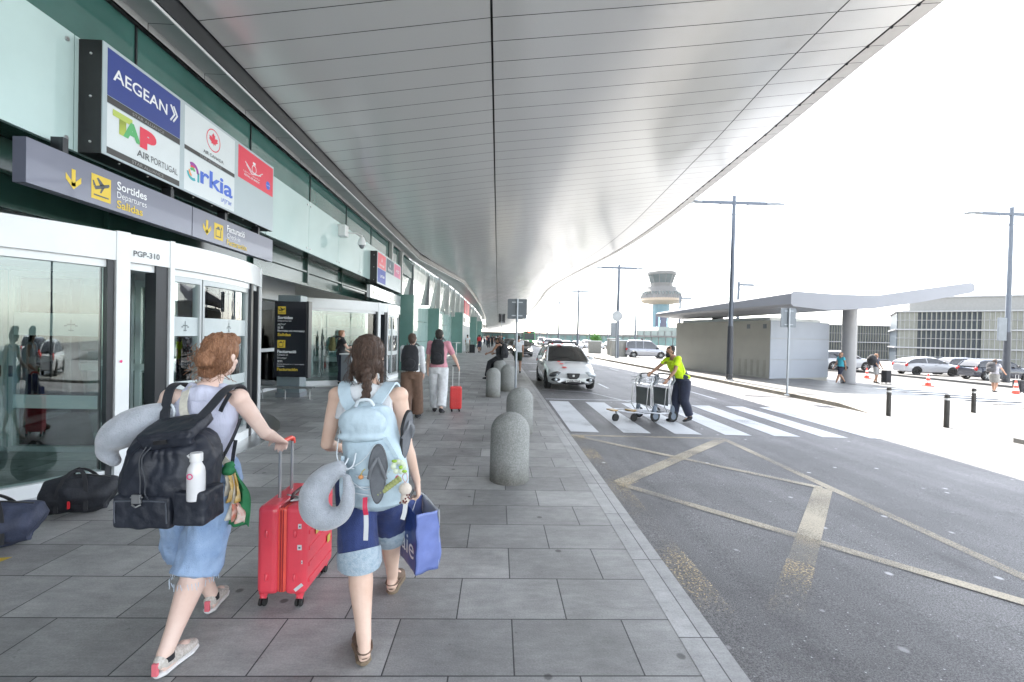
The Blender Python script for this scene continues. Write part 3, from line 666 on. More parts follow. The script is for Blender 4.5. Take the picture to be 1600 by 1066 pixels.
box(bm, x2-.001, x2, 8.04, 8.12, 4.56, 4.6); mk('winged_crest', bm, WH, AB, off=AO)
loc_text('\u0627\u0644\u062e\u0637\u0648\u0637 \u0627\u0644\u0645\u0644\u0643\u064a\u0629', 7.75, 4.335, 8.28, 4.37, WH, AB, x2, .01, off=AO); loc_text('ROYAL AIR MAROC', 7.78, 4.285, 8.26, 4.32, WH, AB, x2, .02, off=AO)
bm = NB(); f_ = [bm.verts.new((x2, 8.56+.075*math.cos(2*PI*k/24), 4.36+.075*math.sin(2*PI*k/24))) for k in range(24)]; bm.faces.new(f_); mk('blue_roundel', bm, AK, AB, off=AO)
loc_text('oneworld', 8.5, 4.35, 8.62, 4.375, WH, AB, x2+.001, 0, off=AO)
# second board
B2 = thing('airline_board', 'smaller black-sided logo board further along with red, blue and grey panels', 'sign', (-4.3, 18.1, 3.44)); O2 = (-4.3, 18.1, 3.44)
board(B2, O2, 16.2, 20.1, 3.44, 4.58)
rect(B2, O2, 16.26, 17.4, 4.02, 4.55, RD); rect(B2, O2, 16.26, 17.4, 3.5, 4.0, flat('royal_panel', (.05, .08, .38))); rect(B2, O2, 17.5, 18.7, 4.02, 4.55, flat('slate_panel', (.06, .1, .14)))
mg = mat('red_magenta', (.75, .06, .1), .3, 0, 0, 1.2, col2=(.5, .05, .25)); rect(B2, O2, 18.8, 20.0, 4.02, 4.55, mg)
loc_text('Emirates', 16.5, 4.1, 17.15, 4.2, WH, B2, x2, .01, off=O2); loc_text('Etihad', 17.75, 4.1, 18.45, 4.22, WH, B2, x2, .01, off=O2); loc_text('LATAM', 16.6, 3.7, 17.2, 3.8, WH, B2, x2, .02, off=O2); loc_text('WIZZ', 19.1, 4.22, 19.7, 4.34, WH, B2, x2, .02, off=O2)
bm = NB()
for y in (16.83, 18.1):
    for dy, h in ((-.05, .1), (0, .16), (.05, .1)): box(bm, x2-.001, x2, y+dy-.012, y+dy+.012, 4.27, 4.27+h)
mks('airline_emblem', bm, WH, B2, off=O2)
W2_ = thing('wayfinding_sign', 'pale unlit overhead sign strip under the smaller airline board', 'sign', (-4.3, 17.5, 3.1)); 
bm = NB(); box(bm, -4.42, -4.3, 15.4, 17.7, 2.88, 3.3); box(bm, -4.42, -4.3, 17.72, 20.1, 2.88, 3.3); box(bm, -4.41, -4.31, 17.6, 17.8, 2.89, 3.29); mk('sign_board', bm, mat('pale_sign', (.5, .52, .54), .2, .3, .05, coat=.4), W2_, off=(-4.3, 17.5, 3.1))
for s, y, z in (('Sortides', 16.1, 3.15), ('Salidas', 16.1, 3.0), ('Facturació', 18.6, 3.15), ('Facturación', 18.6, 3.0)): loc_text(s, y, z, y+.5, z+.08, flat('faint_gold', (.55, .5, .38)), W2_, X, .01, off=(-4.3, 17.5, 3.1))
bm = NB(); arrow_down(bm, X, 15.8, 2.98, .22); arrow_down(bm, X, 18.2, 2.98, .22); mks('arrow', bm, MATS['faint_gold'], W2_, off=(-4.3, 17.5, 3.1))

# security camera
sc = thing('security_camera', 'white dome security camera hanging from a wall box on the glass band', 'camera', (-4.3, 13.2, 4.4))
bm = NB(); box(bm, -.25, -.05, -.25, .05, .0, .32); mk('wall_box', bm, m_white, sc, bevel=.015)
bm = NB(); tube(bm, [(-.08, 0, .14), (.2, .1, .14), (.3, .15, .1), (.3, .15, .02)], .022, 8); mk('bracket', bm, m_white, sc, True)
bm = NB(); lathe(bm, [(.001, .06), (.05, .05), (.09, -.02), (.12, -.12), (.115, -.17), (.1, -.19)], 20, .3, .15); mk('housing', bm, m_white, sc, True)
bm = NB(); ball(bm, (.3, .15, -.2), (.075, .075, .085), 14); mk('dome', bm, m_greyp, sc, True)

# wayfinding totem on its pillar
tt = thing('wayfinding_totem', 'black upright sign listing Sortides and Facturacio in several languages', 'sign', (-5.1, 11.5, 0))
bm = NB(); box(bm, -.42, .36, -.08, .08, .55, 2.42); mk('sign_panel', bm, mat('totem_black', (.012, .013, .02), .25, 0, .05, coat=.3), tt, bevel=.006)
bm = NB(); box(bm, .365, .42, -.1, .1, .53, 2.43); mk('side_trim', bm, m_dark, tt, bevel=.004)
TC = lambda x, z: Matrix(((1, 0, 0, x), (0, 0, -1, -.082), (0, 1, 0, z), (0, 0, 0, 1)))
def tct(s, z, h, w, m, b=0.): text(s, TC(-.34, z), w, h, m, tt, 'lettering', b, .0015)
bm = NB(); box(bm, -.34, -.15, -.083, -.081, 2.1, 2.29); box(bm, -.34, -.15, -.083, -.081, 1.27, 1.46); mks('pictogram_plate', bm, YE, tt)
bm = NB(); plane_icon(bm, lambda u, v: (-.34+.19*u, -.0845, 2.1+.19*v), 1); mk('aircraft_pictogram', bm, m_black, tt)
bm = NB(); counter_icon(bm, lambda u, v: (-.34+.19*u, -.0845, 1.27+.19*v), 1); mk('counter_pictogram', bm, m_black, tt)
for s, z, h, w, m, b in (('Sortides', 1.98, .075, .36, WH, .03), ('Departures', 1.91, .045, .33, WH, 0), ('\u0645\u063a\u0627\u062f\u0631\u0629', 1.82, .06, .2, WH, .01), ('\u51fa\u53d1', 1.74, .06, .14, WH, .01), ('Выходы на посадку', 1.66, .055, .66, WH, .02), ('Salidas', 1.56, .075, .32, YE, .03),
                         ('Facturació', 1.14, .075, .46, WH, .03), ('Check-in', 1.075, .045, .26, WH, 0), ('\u0627\u0644\u062a\u0633\u062c\u064a\u0644', .99, .06, .22, WH, .01), ('\u767b\u673a', .91, .055, .13, WH, .01), ('Регистрация и оформление', .845, .035, .66, WH, 0), ('багажа', .8, .03, .17, WH, 0), ('Facturación', .7, .075, .5, YE, .03)): tct(s, z, h, w, m, b)
pl = thing('pillar', 'grey boxed pillar standing behind the black totem sign', 'pillar', (-5.3, 11.95, 0))
bm = NB(); box(bm, -.3, .27, -.2, .2, 0, 2.6); mk('pillar_casing', bm, mat('pillar_grey', (.2, .25, .27), .35, .1, .05), pl, bevel=.01)
bm = NB(); box(bm, -.32, .29, -.22, .22, 0, .12); mk('pillar_base', bm, m_greyp, pl)
bn = thing('steel_bench', 'low steel bench rail at the foot of the grey pillar', 'bench', (-5.15, 11.35, 0))
bm = NB(); tube(bm, [(-.75, -.1, .3), (.65, -.1, .3)], .018, 8); tube(bm, [(-.75, .1, .3), (.65, .1, .3)], .018, 8); box(bm, -.72, .62, -.1, .1, .29, .3); mk('seat', bm, m_steel, bn, True)
for x in (-.6, -.05, .55): bm = NB(); tube(bm, [(x, -.1, .3), (x, 0, .2), (x, 0, 0)], .014, 8); tube(bm, [(x-.06, 0, .01), (x+.06, 0, .01)], .012, 6); mk('leg', bm, m_steel, bn, True)

# ============================================================ STREET FURNITURE
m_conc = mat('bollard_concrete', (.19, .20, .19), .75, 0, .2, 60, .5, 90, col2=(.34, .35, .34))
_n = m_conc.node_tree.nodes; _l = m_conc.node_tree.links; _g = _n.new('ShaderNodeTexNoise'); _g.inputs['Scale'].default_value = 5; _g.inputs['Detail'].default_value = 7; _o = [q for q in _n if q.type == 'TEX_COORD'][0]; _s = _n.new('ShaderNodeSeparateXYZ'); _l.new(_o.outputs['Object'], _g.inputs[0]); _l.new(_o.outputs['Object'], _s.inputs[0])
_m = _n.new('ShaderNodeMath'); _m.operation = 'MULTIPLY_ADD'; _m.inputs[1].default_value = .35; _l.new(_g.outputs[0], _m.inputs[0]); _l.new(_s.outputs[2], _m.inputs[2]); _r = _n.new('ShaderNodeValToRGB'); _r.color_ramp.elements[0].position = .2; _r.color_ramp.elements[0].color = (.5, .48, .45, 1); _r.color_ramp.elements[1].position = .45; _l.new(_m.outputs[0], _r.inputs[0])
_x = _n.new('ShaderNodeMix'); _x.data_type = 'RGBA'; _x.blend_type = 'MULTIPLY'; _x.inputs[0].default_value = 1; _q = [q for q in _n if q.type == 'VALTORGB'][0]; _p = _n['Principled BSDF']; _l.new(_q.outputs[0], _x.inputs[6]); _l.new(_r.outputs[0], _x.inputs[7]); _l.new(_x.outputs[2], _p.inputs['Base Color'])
bolA = None
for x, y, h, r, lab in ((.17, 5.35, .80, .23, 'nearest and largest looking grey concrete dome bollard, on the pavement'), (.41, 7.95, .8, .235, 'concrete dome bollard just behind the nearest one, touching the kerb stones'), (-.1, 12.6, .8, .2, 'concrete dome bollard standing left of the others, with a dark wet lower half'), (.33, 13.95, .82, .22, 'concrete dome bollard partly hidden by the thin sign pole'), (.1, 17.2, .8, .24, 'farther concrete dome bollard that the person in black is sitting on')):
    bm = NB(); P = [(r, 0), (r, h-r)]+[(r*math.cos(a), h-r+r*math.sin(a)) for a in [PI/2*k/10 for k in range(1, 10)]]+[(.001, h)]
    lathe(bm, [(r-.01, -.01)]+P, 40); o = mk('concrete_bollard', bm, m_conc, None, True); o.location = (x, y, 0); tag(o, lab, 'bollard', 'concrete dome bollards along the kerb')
m_pole = mat('galvanised_pole', (.3, .33, .36), .4, .6, .08)
def plate_sign(loc, zb, zt, w, label, back=(.1, .115, .13), rz=0):
    t = thing('sign_post', label, 'sign post', loc, rz)
    bm = NB(); tube(bm, [(0, 0, 0), (0, 0, zt)], .035 if w > .5 else .03, 12); mk('pole', bm, m_pole, t, True)
    bm = NB(); h = (zt-zb)/2; M = Matrix.Translation((0, .045, (zt+zb)/2))@Matrix.Rotation(PI/2, 4, 'X'); r = .04; P = []
    for cx_, cy_, a0 in ((w/2-r, h-r, 0), (-w/2+r, h-r, 90), (-w/2+r, -h+r, 180), (w/2-r, -h+r, 270)): P += [(cx_+r*math.cos(math.radians(a0+k*30)), cy_+r*math.sin(math.radians(a0+k*30))) for k in range(4)]
    prism(bm, P, -.012, .012, M); mk('plate', bm, mat('plate_back_%d' % int(back[0]*100), back, .45, .3, .05), t)
    bm = NB()
    for z in (zb+.1, zt-.1): box(bm, -w*.28, w*.28, .005, .03, z-.015, z+.015)
    mks('clamp', bm, m_pole, t)
    bm = NB(); lathe(bm, [(.09, 0), (.09, .012), (.05, .02), (.04, .05)], 16); mk('foot', bm, m_pole, t, True)
    return t
plate_sign((.56, 13.6, 0), 2.2, 2.8, .58, 'square grey sign seen from behind on a thin pole among the concrete bollards')
plate_sign((.44, 57, 0), 3.3, 4.4, .8, 'small far off dark sign on a pole near the end of the pavement', (.04, .045, .05))
plate_sign((10.35, 15.9, zr(10.3, .13)), 2.42, 3.1, .55, 'rounded grey sign seen from behind at the tip of the island kerb', (.15, .17, .19))
# black bollards
for x, y, lab in ((11.3, 12.75, 'left one of the three black metal bollards on the sunny plaza'), (11.45, 11.2, 'middle one of the three black bollards, standing nearest the road'), (14.75, 13.6, 'right one of the three black metal bollards on the sunny plaza')):
    t = thing('metal_bollard', lab, 'bollard', (x, y, zr(x, -.03)), group='black metal bollards on the plaza')
    bm = NB(); lathe(bm, [(.058, 0), (.058, .8), (.05, .84), (.001, .85)], 20); mk('post', bm, mat('bollard_black', (.035, .033, .03), .5, .2, .15), t, True)
    bm = NB(); lathe(bm, [(.0595, .7), (.0595, .75)], 20); mk('reflective_band', bm, m_steel, t, True)
# traffic cones
m_cr = mat('cone_red', (.72, .08, .05), .5, 0, .05); m_cw = flat('cone_white', (.75, .75, .75))
for i, (x, y, lab) in enumerate(((24.6, 25.2, 'middle traffic cone, in front of the white hatchback'), (25.9, 21.9, 'rightmost traffic cone, near the person in pale shorts'), (25.0, 30.0, 'leftmost traffic cone, beside the person with a dark bag'))):
    t = thing('traffic_cone', lab, 'traffic cone', (x, y, zr(x, -.03)), group='red and white traffic cones')
    bm = NB(); box(bm, -.2, .2, -.2, .2, 0, .04); mk('base', bm, m_cr, t, bevel=.01)
    R = lambda z: .15-.12*(z-.04)/.68
    for a, b, m in ((.04, .2, m_cr), (.2, .33, m_cw), (.33, .46, m_cr), (.46, .58, m_cw), (.58, .72, m_cr)):
        bm = NB(); lathe(bm, [(R(a), a), (R(b), b)]+([(.001, b)] if b > .7 else []), 20); mk('cone_band', bm, m, t, True)
# street lamps
def lamp(arms, label, h=8.95, group=None, th=1.):
    t = thing('street_lamp', label, 'street lamp', group=group)
    bm = NB(); tube(bm, [(0, 0, 0), (0, 0, h*.5), (0, 0, h)], [.12*th, .105*th, .085*th], 14); mk('pole', bm, mat('lamp_pole', (.10, .115, .14), .4, .5, .08), t, True)
    bm = NB(); lathe(bm, [(.15, 0), (.15, 1.1), (.13, 2.6), (.13, 2.62), (.1, 2.62)], 16); mk('pole_sleeve', bm, mat('sleeve', (.035, .04, .05), .5, 0, .1), t, True)
    bm = NB(); lathe(bm, [(.2, 0), (.2, .04), (.15, .05), (.15, .3)], 16); mk('base_plate', bm, mat('lamp_base', (.3, .3, .3), .6), t, True)
    for s in arms:
        bm = NB(); box(bm, 0, 1.7*s, -.06*th, .06*th, h-.35-.07*th, h-.35+.07*th); tube(bm, [(0, 0, h-1.0), (.7*s, 0, h-.42)], .02, 6); a = mk('arm', bm, MATS['lamp_pole'], t)
        bm = NB(); tube(bm, [(1.6*s, 0, h-.36), (1.95*s, 0, h-.33), (2.35*s, 0, h-.36), (2.55*s, 0, h-.4)], 0, 10, up=(0, 0, 1), wide=[(.09, .07), (.17, .09), (.17, .06), (.06, .02)]); mk('lamp_head', bm, m_pole, a, True)
        bm = NB(); ball(bm, (2.12*s, 0, h-.42), (.22, .12, .05), 12); mk('lens', bm, mat('lamp_lens', (.6, .62, .62), .2), a, True)
    return t
LG = 'double-armed street lamps along the island'
L0 = lamp((-1, 1), 'tall double-armed street lamp with dark sleeve, nearest one left of the white kiosk', group=LG); L0.location = (11.3, 21.8, zr(11.3, .13))
ordn = ['second', 'third', 'fourth', 'fifth', 'sixth', 'seventh', 'eighth', 'ninth', 'tenth']
LF = lamp((-1, 1), 'second double-armed street lamp along the island, counting away from the white kiosk', group=LG, th=1.5); LF.location = (11.4, 43.1, zr(11.4, .13))
for k in range(1, 9):
    y = 43.1+23.2*k; x = 11.4+.012*(y-43); dup(LF, (x, y, zr(x, .13)), label='%s double-armed street lamp along the island, counting away from the white kiosk' % ordn[k])
L1 = lamp((1,), 'single-armed street lamp rising behind the kiosk canopy', group='single-armed street lamps beyond the drop-off lanes', th=1.7); L1.location = (26.7, 50, -.66)
for (x, y), lb in zip(((27.4, 68), (28.2, 92.7), (28.7, 118), (30, 148)), ('single-armed street lamp just right of the control tower', 'single-armed street lamp just left of the control tower', 'single-armed street lamp rising right of the grey cabinets', 'farthest single-armed street lamp, above the leafy planter')): dup(L1, (x, y, -.7), label=lb)
L2 = dup(L0, (34.4, 29.7, -.8), label='tall street lamp at the right edge of the picture, in front of the black car', scale=1.33)
ls = thing('lamp_banner', 'blank grey banner box fixed to the right-hand lamp pole', 'sign', (34.4, 29.65, 3.0)); bm = NB(); box(bm, -.75, -.14, -.05, .05, -.9, .65); mk('banner_box', bm, m_greyp, ls, bevel=.02)
bm = NB(); box(bm, -.16, .16, -.03, .03, .3, .35); box(bm, -.16, .16, -.03, .03, -.6, -.55); mks('clamp', bm, m_pole, ls)
# round sign on a post with box next to the second lamp
ts = thing('traffic_sign', 'round white traffic sign over a dark box beside the second lamp', 'traffic sign', (10.9, 41.5, -.2))
bm = NB(); tube(bm, [(0, 0, 0), (0, 0, 4.2)], .05, 8); mk('pole', bm, m_pole, ts, True)
bm = NB(); M = Matrix.Translation((0, -.07, 3.9))@Matrix.Rotation(PI/2, 4, 'X'); prism(bm, [(.5*math.cos(2*PI*k/24), .5*math.sin(2*PI*k/24)) for k in range(24)], -.02, .02, M); mk('disc', bm, mat('disc_back', (.35, .37, .38), .5), ts)
bm = NB(); box(bm, -.55, -.1, -.1, .1, 2.0, 3.3); mk('box', bm, m_greyp, ts, bevel=.02)
# service cabinets
CB = [(11.9, 55.5, 1.5, 1.5, 'pair-width beige cabinet nearest the leafy plant'), (13.3, 52.0, 1.3, 1.9, 'tallest pale cabinet in the row of service cabinets'), (14.2, 54.5, .9, 1.9, 'narrow pale cabinet behind the tallest service cabinet'), (12.85, 47.9, 1.7, 1.7, 'white service cabinet nearest the silver van')]
for x, y, w, h, lb in CB:
    t = thing('service_cabinet', lb, 'cabinet', (x, y, zr(x, .1)), group='service cabinets on the island')
    bm = NB(); box(bm, -w/2, w/2, -.35, .35, .06, h); mk('body', bm, mat('cabinet_paint', (.22, .22, .2), .5, 0, .1), t, bevel=.02)
    bm = NB(); box(bm, -w/2-.03, w/2+.03, -.38, .38, h, h+.06); mk('lid', bm, m_white, t)
    bm = NB(); box(bm, -w/2+.05, -.02, -.362, -.352, .15, h-.08); box(bm, .02, w/2-.05, -.362, -.352, .15, h-.08); mks('door', bm, MATS['cabinet_paint'], t)
    bm = NB(); box(bm, -w/2+.04, w/2-.04, -.3, .3, 0, .06); mk('plinth', bm, m_greyp, t)
# leafy plant
pt = thing('potted_plant', 'bright green leafy plant behind the beige cabinets', 'plant', (12.4, 57.5, -.2))
bm = NB(); lathe(bm, [(.3, 0), (.42, .9), (.38, .9), (.36, .8), (.001, .8)], 16); mk('pot', bm, mat('pot', (.3, .28, .25), .7), pt, True)
bm = NB(); tube(bm, [(0, 0, .8), (.05, 0, 1.3), (-.05, .05, 1.9)], [.05, .04, .02], 6); tube(bm, [(0, 0, 1.1), (.3, .1, 1.7)], .02, 5); tube(bm, [(0, 0, 1.1), (-.35, 0, 1.7)], .02, 5); mk('stem', bm, mat('bark', (.1, .07, .04), .8), pt, True)
bm = NB(); rnd = random.Random(3)
for k in range(420):
    c = V((rnd.gauss(0, .38), rnd.gauss(0, .35), 1.75+rnd.gauss(0, .3))); d = V((rnd.gauss(0, 1), rnd.gauss(0, 1), rnd.gauss(.3, 1))).normalized()*.16; s = d.cross(V((rnd.random(), rnd.random(), rnd.random()))).normalized()*.05
    quad(bm, c-d, c+s, c+d, c-s)
mk('foliage', bm, mat('leaf', (.06, .2, .02), .5, 0, .5, 3), pt)

# ============================================================ KIOSK, SHELTER, TOWER, FAR BUILDINGS
KB = thing('kiosk_building', 'plain white flat-roofed box building under the winged shelter roof', 'building', (14.5, 23.8, zr(14.5, .13)))
a = math.atan2(31-23.8, 12.4-14.48); L_, W_ = 7.7, 4.85; ux = V((math.cos(a), math.sin(a), 0)); ang2 = math.atan2(25.6-23.8, 19.03-14.48); vx = V((math.cos(ang2), math.sin(ang2), 0))
def kb(u0, u1, v0, v1, z0, z1, bm):
    vs = [bm.verts.new(ux*u+vx*v+V((0, 0, z))) for z in (z0, z1) for u, v in ((u0, v0), (u1, v0), (u1, v1), (u0, v1))]
    for f in ((0, 3, 2, 1), (4, 5, 6, 7), (0, 1, 5, 4), (1, 2, 6, 5), (2, 3, 7, 6), (3, 0, 4, 7)): bm.faces.new([vs[i] for i in f])
m_kl = mat('kiosk_panel_shade_tint', (.36, .35, .315), .5, .1, .04, 1); m_kf = mat('kiosk_front_light_tint', (.31, .34, .39), .5, .1, .04, 1)  # white kiosk: beige tint paints the shaded side, bluish tint the brighter front
bm = NB()
for z0, z1 in ((0, 1.0), (1.02, 2.15), (2.17, 3.12)): kb(0.012, L_, 0, W_-.002, z0, z1, bm)
kb(.03, L_-.02, .02, W_-.02, -.3, 3.1, bm); mk('wall_panel', bm, m_kl, KB)
bm = NB()
for z0, z1 in ((0, 1.0), (1.02, 2.15), (2.17, 3.12)): kb(-.02, .008, .0, W_, z0, z1, bm)
mk('front_wall_panel', bm, m_kf, KB)
bm = NB(); kb(.3, L_-.3, .3, W_-.3, 3.12, 3.3, bm); mk('roof_slab', bm, m_white, KB)
bm = NB()
for u in (.25, 1.35): kb(u, u+.22, -.02, 0, 2.68, 2.92, bm)
mks('vent', bm, m_greyp, KB)
bm = NB()
for i in range(5):
    for j in range(18): kb(.25+i*.42, .42+i*.42, -.012, 0, .08+j*.05, .1+j*.05, bm)
mk('louvre', bm, mat('louvre', (.25, .25, .22), .6), KB)
SH = thing('shelter', 'white wing-shaped shelter roof on round columns over the drop-off lanes', 'shelter', (19.7, 25, -.5)); SO = (19.7, 25, -.5)
bm = NB(); prof = [(13.2, 3.98, 3.3), (14.8, 3.9, 3.15), (17.0, 3.87, 3.3), (19.0, 4.2, 3.62), (21.4, 4.58, 4.1)]
secs = []
for t_, y in enumerate((20, 24, 28, 32)):
    f = t_/3; sh = -1.9*f; up = [(x+sh*(1-.1*k), z-.42*f) for k, (x, z, _) in enumerate(prof)]; dn = [(x+sh*(1-.1*k), z_-.1*f*.3) for k, (x, z, z_) in enumerate(prof)]
    if True:
        loop = [(up[0][0]-.0, up[0][1])]+up[1:]+[(up[-1][0]+.16, up[-1][1]-.1), (dn[-1][0]+.16, dn[-1][1]+.1)]+dn[::-1]+[(dn[0][0]-.12, dn[0][1]+.1), (up[0][0]-.12, up[0][1]-.1)]
    secs.append([bm.verts.new((x, y, z)) for x, z in loop])
n = len(secs[0])
for i in range(3):
    for k in range(n): bm.faces.new((secs[i][k], secs[i][(k+1) % n], secs[i+1][(k+1) % n], secs[i+1][k]))
bm.faces.new(secs[0]); bm.faces.new(secs[-1][::-1])
mk('roof', bm, mat('shelter_white', (.24, .25, .275), .45, 0, .03, 1), SH, off=SO, bevel=.03)
for x, y in ((19.75, 25.0), (14.9, 30.5)):
    bm = NB(); lathe(bm, [(.36, -.55), (.36, 3.75)], 28, x, y); mk('column', bm, mat('column_paint', (.3, .3, .31), .45, 0, .04), SH, True, off=SO)
# control tower
CT = thing('control_tower', 'distant airport control tower with flared gallery and painted shaft', 'control tower', (108, 300, 0))
m_far = mat('tower_white', (.09, .09, .086), .6, 0, .05); m_fg = mat('tower_glass', (.02, .04, .045), .15, 0, .3, .2)
bm = NB(); lathe(bm, [(5.4, -2), (5.4, 25)], 32); mk('shaft', bm, mat('shaft_blue', (.06, .15, .19), .6, 0, .15, .15), CT, True)
bm = NB(); lathe(bm, [(5.45, 8), (5.45, 18.5)], 20, a0=math.radians(215), a1=math.radians(325)); mk('mural_navy', bm, flat('mural_navy', (.02, .025, .07)), CT, True)
bm = NB(); lathe(bm, [(5.5, 3.6), (5.5, 8.0)], 20, a0=math.radians(205), a1=math.radians(330)); mk('mural_red', bm, flat('mural_red', (.3, .02, .04)), CT, True)
bm = NB()
for a0, a1, z0, z1 in ((236, 246, 9, 17), (240, 250, 12, 14), (294, 306, 8.5, 15.5), (290, 310, 12, 13.5), (222, 230, 5, 10)): lathe(bm, [(5.6, z0), (5.6, z1)], 4, a0=math.radians(a0), a1=math.radians(a1))
mks('mural_figure', bm, flat('mural_blue', (.35, .55, .7)), CT, True)
bm = NB(); lathe(bm, [(5.4, 24.5), (11.5, 25.6), (13.6, 26.8), (13.2, 28.4)], 40); mk('gallery_underside', bm, mat('tower_tan', (.3, .23, .16), .6), CT, True)
bm = NB(); lathe(bm, [(13.2, 28.4), (12.3, 32.0), (10, 33.8), (9.5, 36.2), (7.5, 36.3)], 40); mk('gallery', bm, m_far, CT, True)
bm = NB()
for k in range(36):
    a0 = 10*k; arcslab(bm, (0, 0), 12.1, 12.75, a0+2, a0+8, 30.4, 32.4, 1)
mks('gallery_window', bm, m_fg, CT)
bm = NB()
for k in range(48):
    a = 2*PI*k/48; tube(bm, [(13.3*math.cos(a), 13.3*math.sin(a), 28), (12.5*math.cos(a), 12.5*math.sin(a), 32.2)], .16, 4)
mks('gallery_rib', bm, m_far, CT)
bm = NB(); lathe(bm, [(6.9, 36.3), (7.2, 38.5), (7.1, 38.6)], 12); mk('cab_base', bm, m_far, CT)
bm = NB(); lathe(bm, [(7.1, 38.6), (8.9, 44.0)], 12); mk('cab_glass', bm, m_fg, CT)
bm = NB()
for k in range(12):
    a = 2*PI*k/12; tube(bm, [(7.15*math.cos(a), 7.15*math.sin(a), 38.6), (8.95*math.cos(a), 8.95*math.sin(a), 44)], .13, 4)
mks('cab_mullion', bm, m_far, CT)
bm = NB(); lathe(bm, [(8.7, 43.9), (9.4, 44.1), (9.3, 45.8), (7.5, 46.8), (.01, 47)], 24); mk('cab_roof', bm, m_far, CT, True)
bm = NB()
for x, h in ((-3, 4.2), (3, 5.5)): tube(bm, [(x, 0, 46.8), (x, 0, 46.8+h)], .28 if x < 0 else .14, 6)
mks('antenna', bm, m_far, CT, True)
# low teal glass building across the horizon
HT = thing('concourse_building', 'long low teal glass concourse across the horizon', 'building', (40, 250, 0))
bm = NB(); box(bm, -75, 95, 0, 20, -3.5, 2.6); mk('glass_front', bm, mat('far_teal', (.07, .17, .165), .2, 0, .35, .15), HT)
bm = NB(); box(bm, -77, 97, -1.5, 22, 2.6, 3.5); mk('roof', bm, m_far, HT)
bm = NB()
for k in range(43): box(bm, -75+k*4, -74.7+k*4, -.3, 0, -3.5, 2.6)
mks('mullion', bm, m_far, HT)
GB = thing('glass_hall', 'pale greenish glass hall standing behind the control tower shaft', 'building', (100, 270, 0))
bm = NB(); box(bm, -17, 30, 0, 30, -4, 6.5); box(bm, -4, 12, -.4, 20, 6.5, 9); mk('glass_wall', bm, mat('pale_glass', (.16, .21, .2), .2, 0, .15, .2), GB)
bm = NB()
for k in range(12): box(bm, -17+k*4.2, -16.7+k*4.2, -.6, -.0, -4, 6.7)
mks('mullion', bm, m_far, GB)
# car park building with vertical screens
def carpark(loc, rz, L_, H_, label, bays, storeys, upper=True):
    t = thing('car_park_building', label, 'building', loc, rz)
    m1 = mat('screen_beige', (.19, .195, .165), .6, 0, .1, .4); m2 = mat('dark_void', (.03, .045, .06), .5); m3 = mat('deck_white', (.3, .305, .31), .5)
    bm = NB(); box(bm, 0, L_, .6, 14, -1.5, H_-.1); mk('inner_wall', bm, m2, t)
    for i in range(storeys+1):
        z = -1.5+(H_+1.5)*i/storeys; bm = NB(); box(bm, -.3, L_+.3, -.1, 14.2, z-.14, z+.06); mk('floor_deck', bm, m3, t)
    bm = NB(); bs = NB(); n = int(L_/.55)
    for k in range(n):
        x = .1+k*.55; open_ = any(a <= x <= b for a, b in bays)
        if open_: box(bm, x, x+.12, .1, .35, -1.4, H_-.15)
        else: box(bm, x, x+.53, .2, .26, -1.4, H_-.15); box(bs, x+.24, x+.29, .1, .2, -1.4, H_-.15)
    mk('vertical_screen', bm, m1, t); mks('screen_rib', bs, m3, t)
    if upper: bm = NB(); box(bm, 1.5, L_*.62, 1.5, 12, H_+.06, H_+2.1); mk('rooftop_block', bm, mat('roof_block', (.22, .22, .21), .6, 0, .08), t); bm = NB(); box(bm, 1.3, L_*.62+.2, 1.3, 12.2, H_+2.1, H_+2.3); mk('rooftop_slab', bm, m3, t)
    bm = NB()
    for i in range(1, storeys*2):
        z = -1.5+(H_+1.5)*i/storeys/2; tube(bm, [(-.2, -.05, z), (L_+.2, -.05, z)], .04, 6)
    mks('rail', bm, m3, t)
    return t
carpark((63, 70, 0), math.radians(-38), 30, 6.9, 'nearer beige screened car park building at the right', [(2.2, 9), (27.2, 30)], 3)
carpark((64, 92, 0), 0, 24, 5.5, 'lower grey car park building half hidden behind the shelter column', [(0, 24)], 2, False)
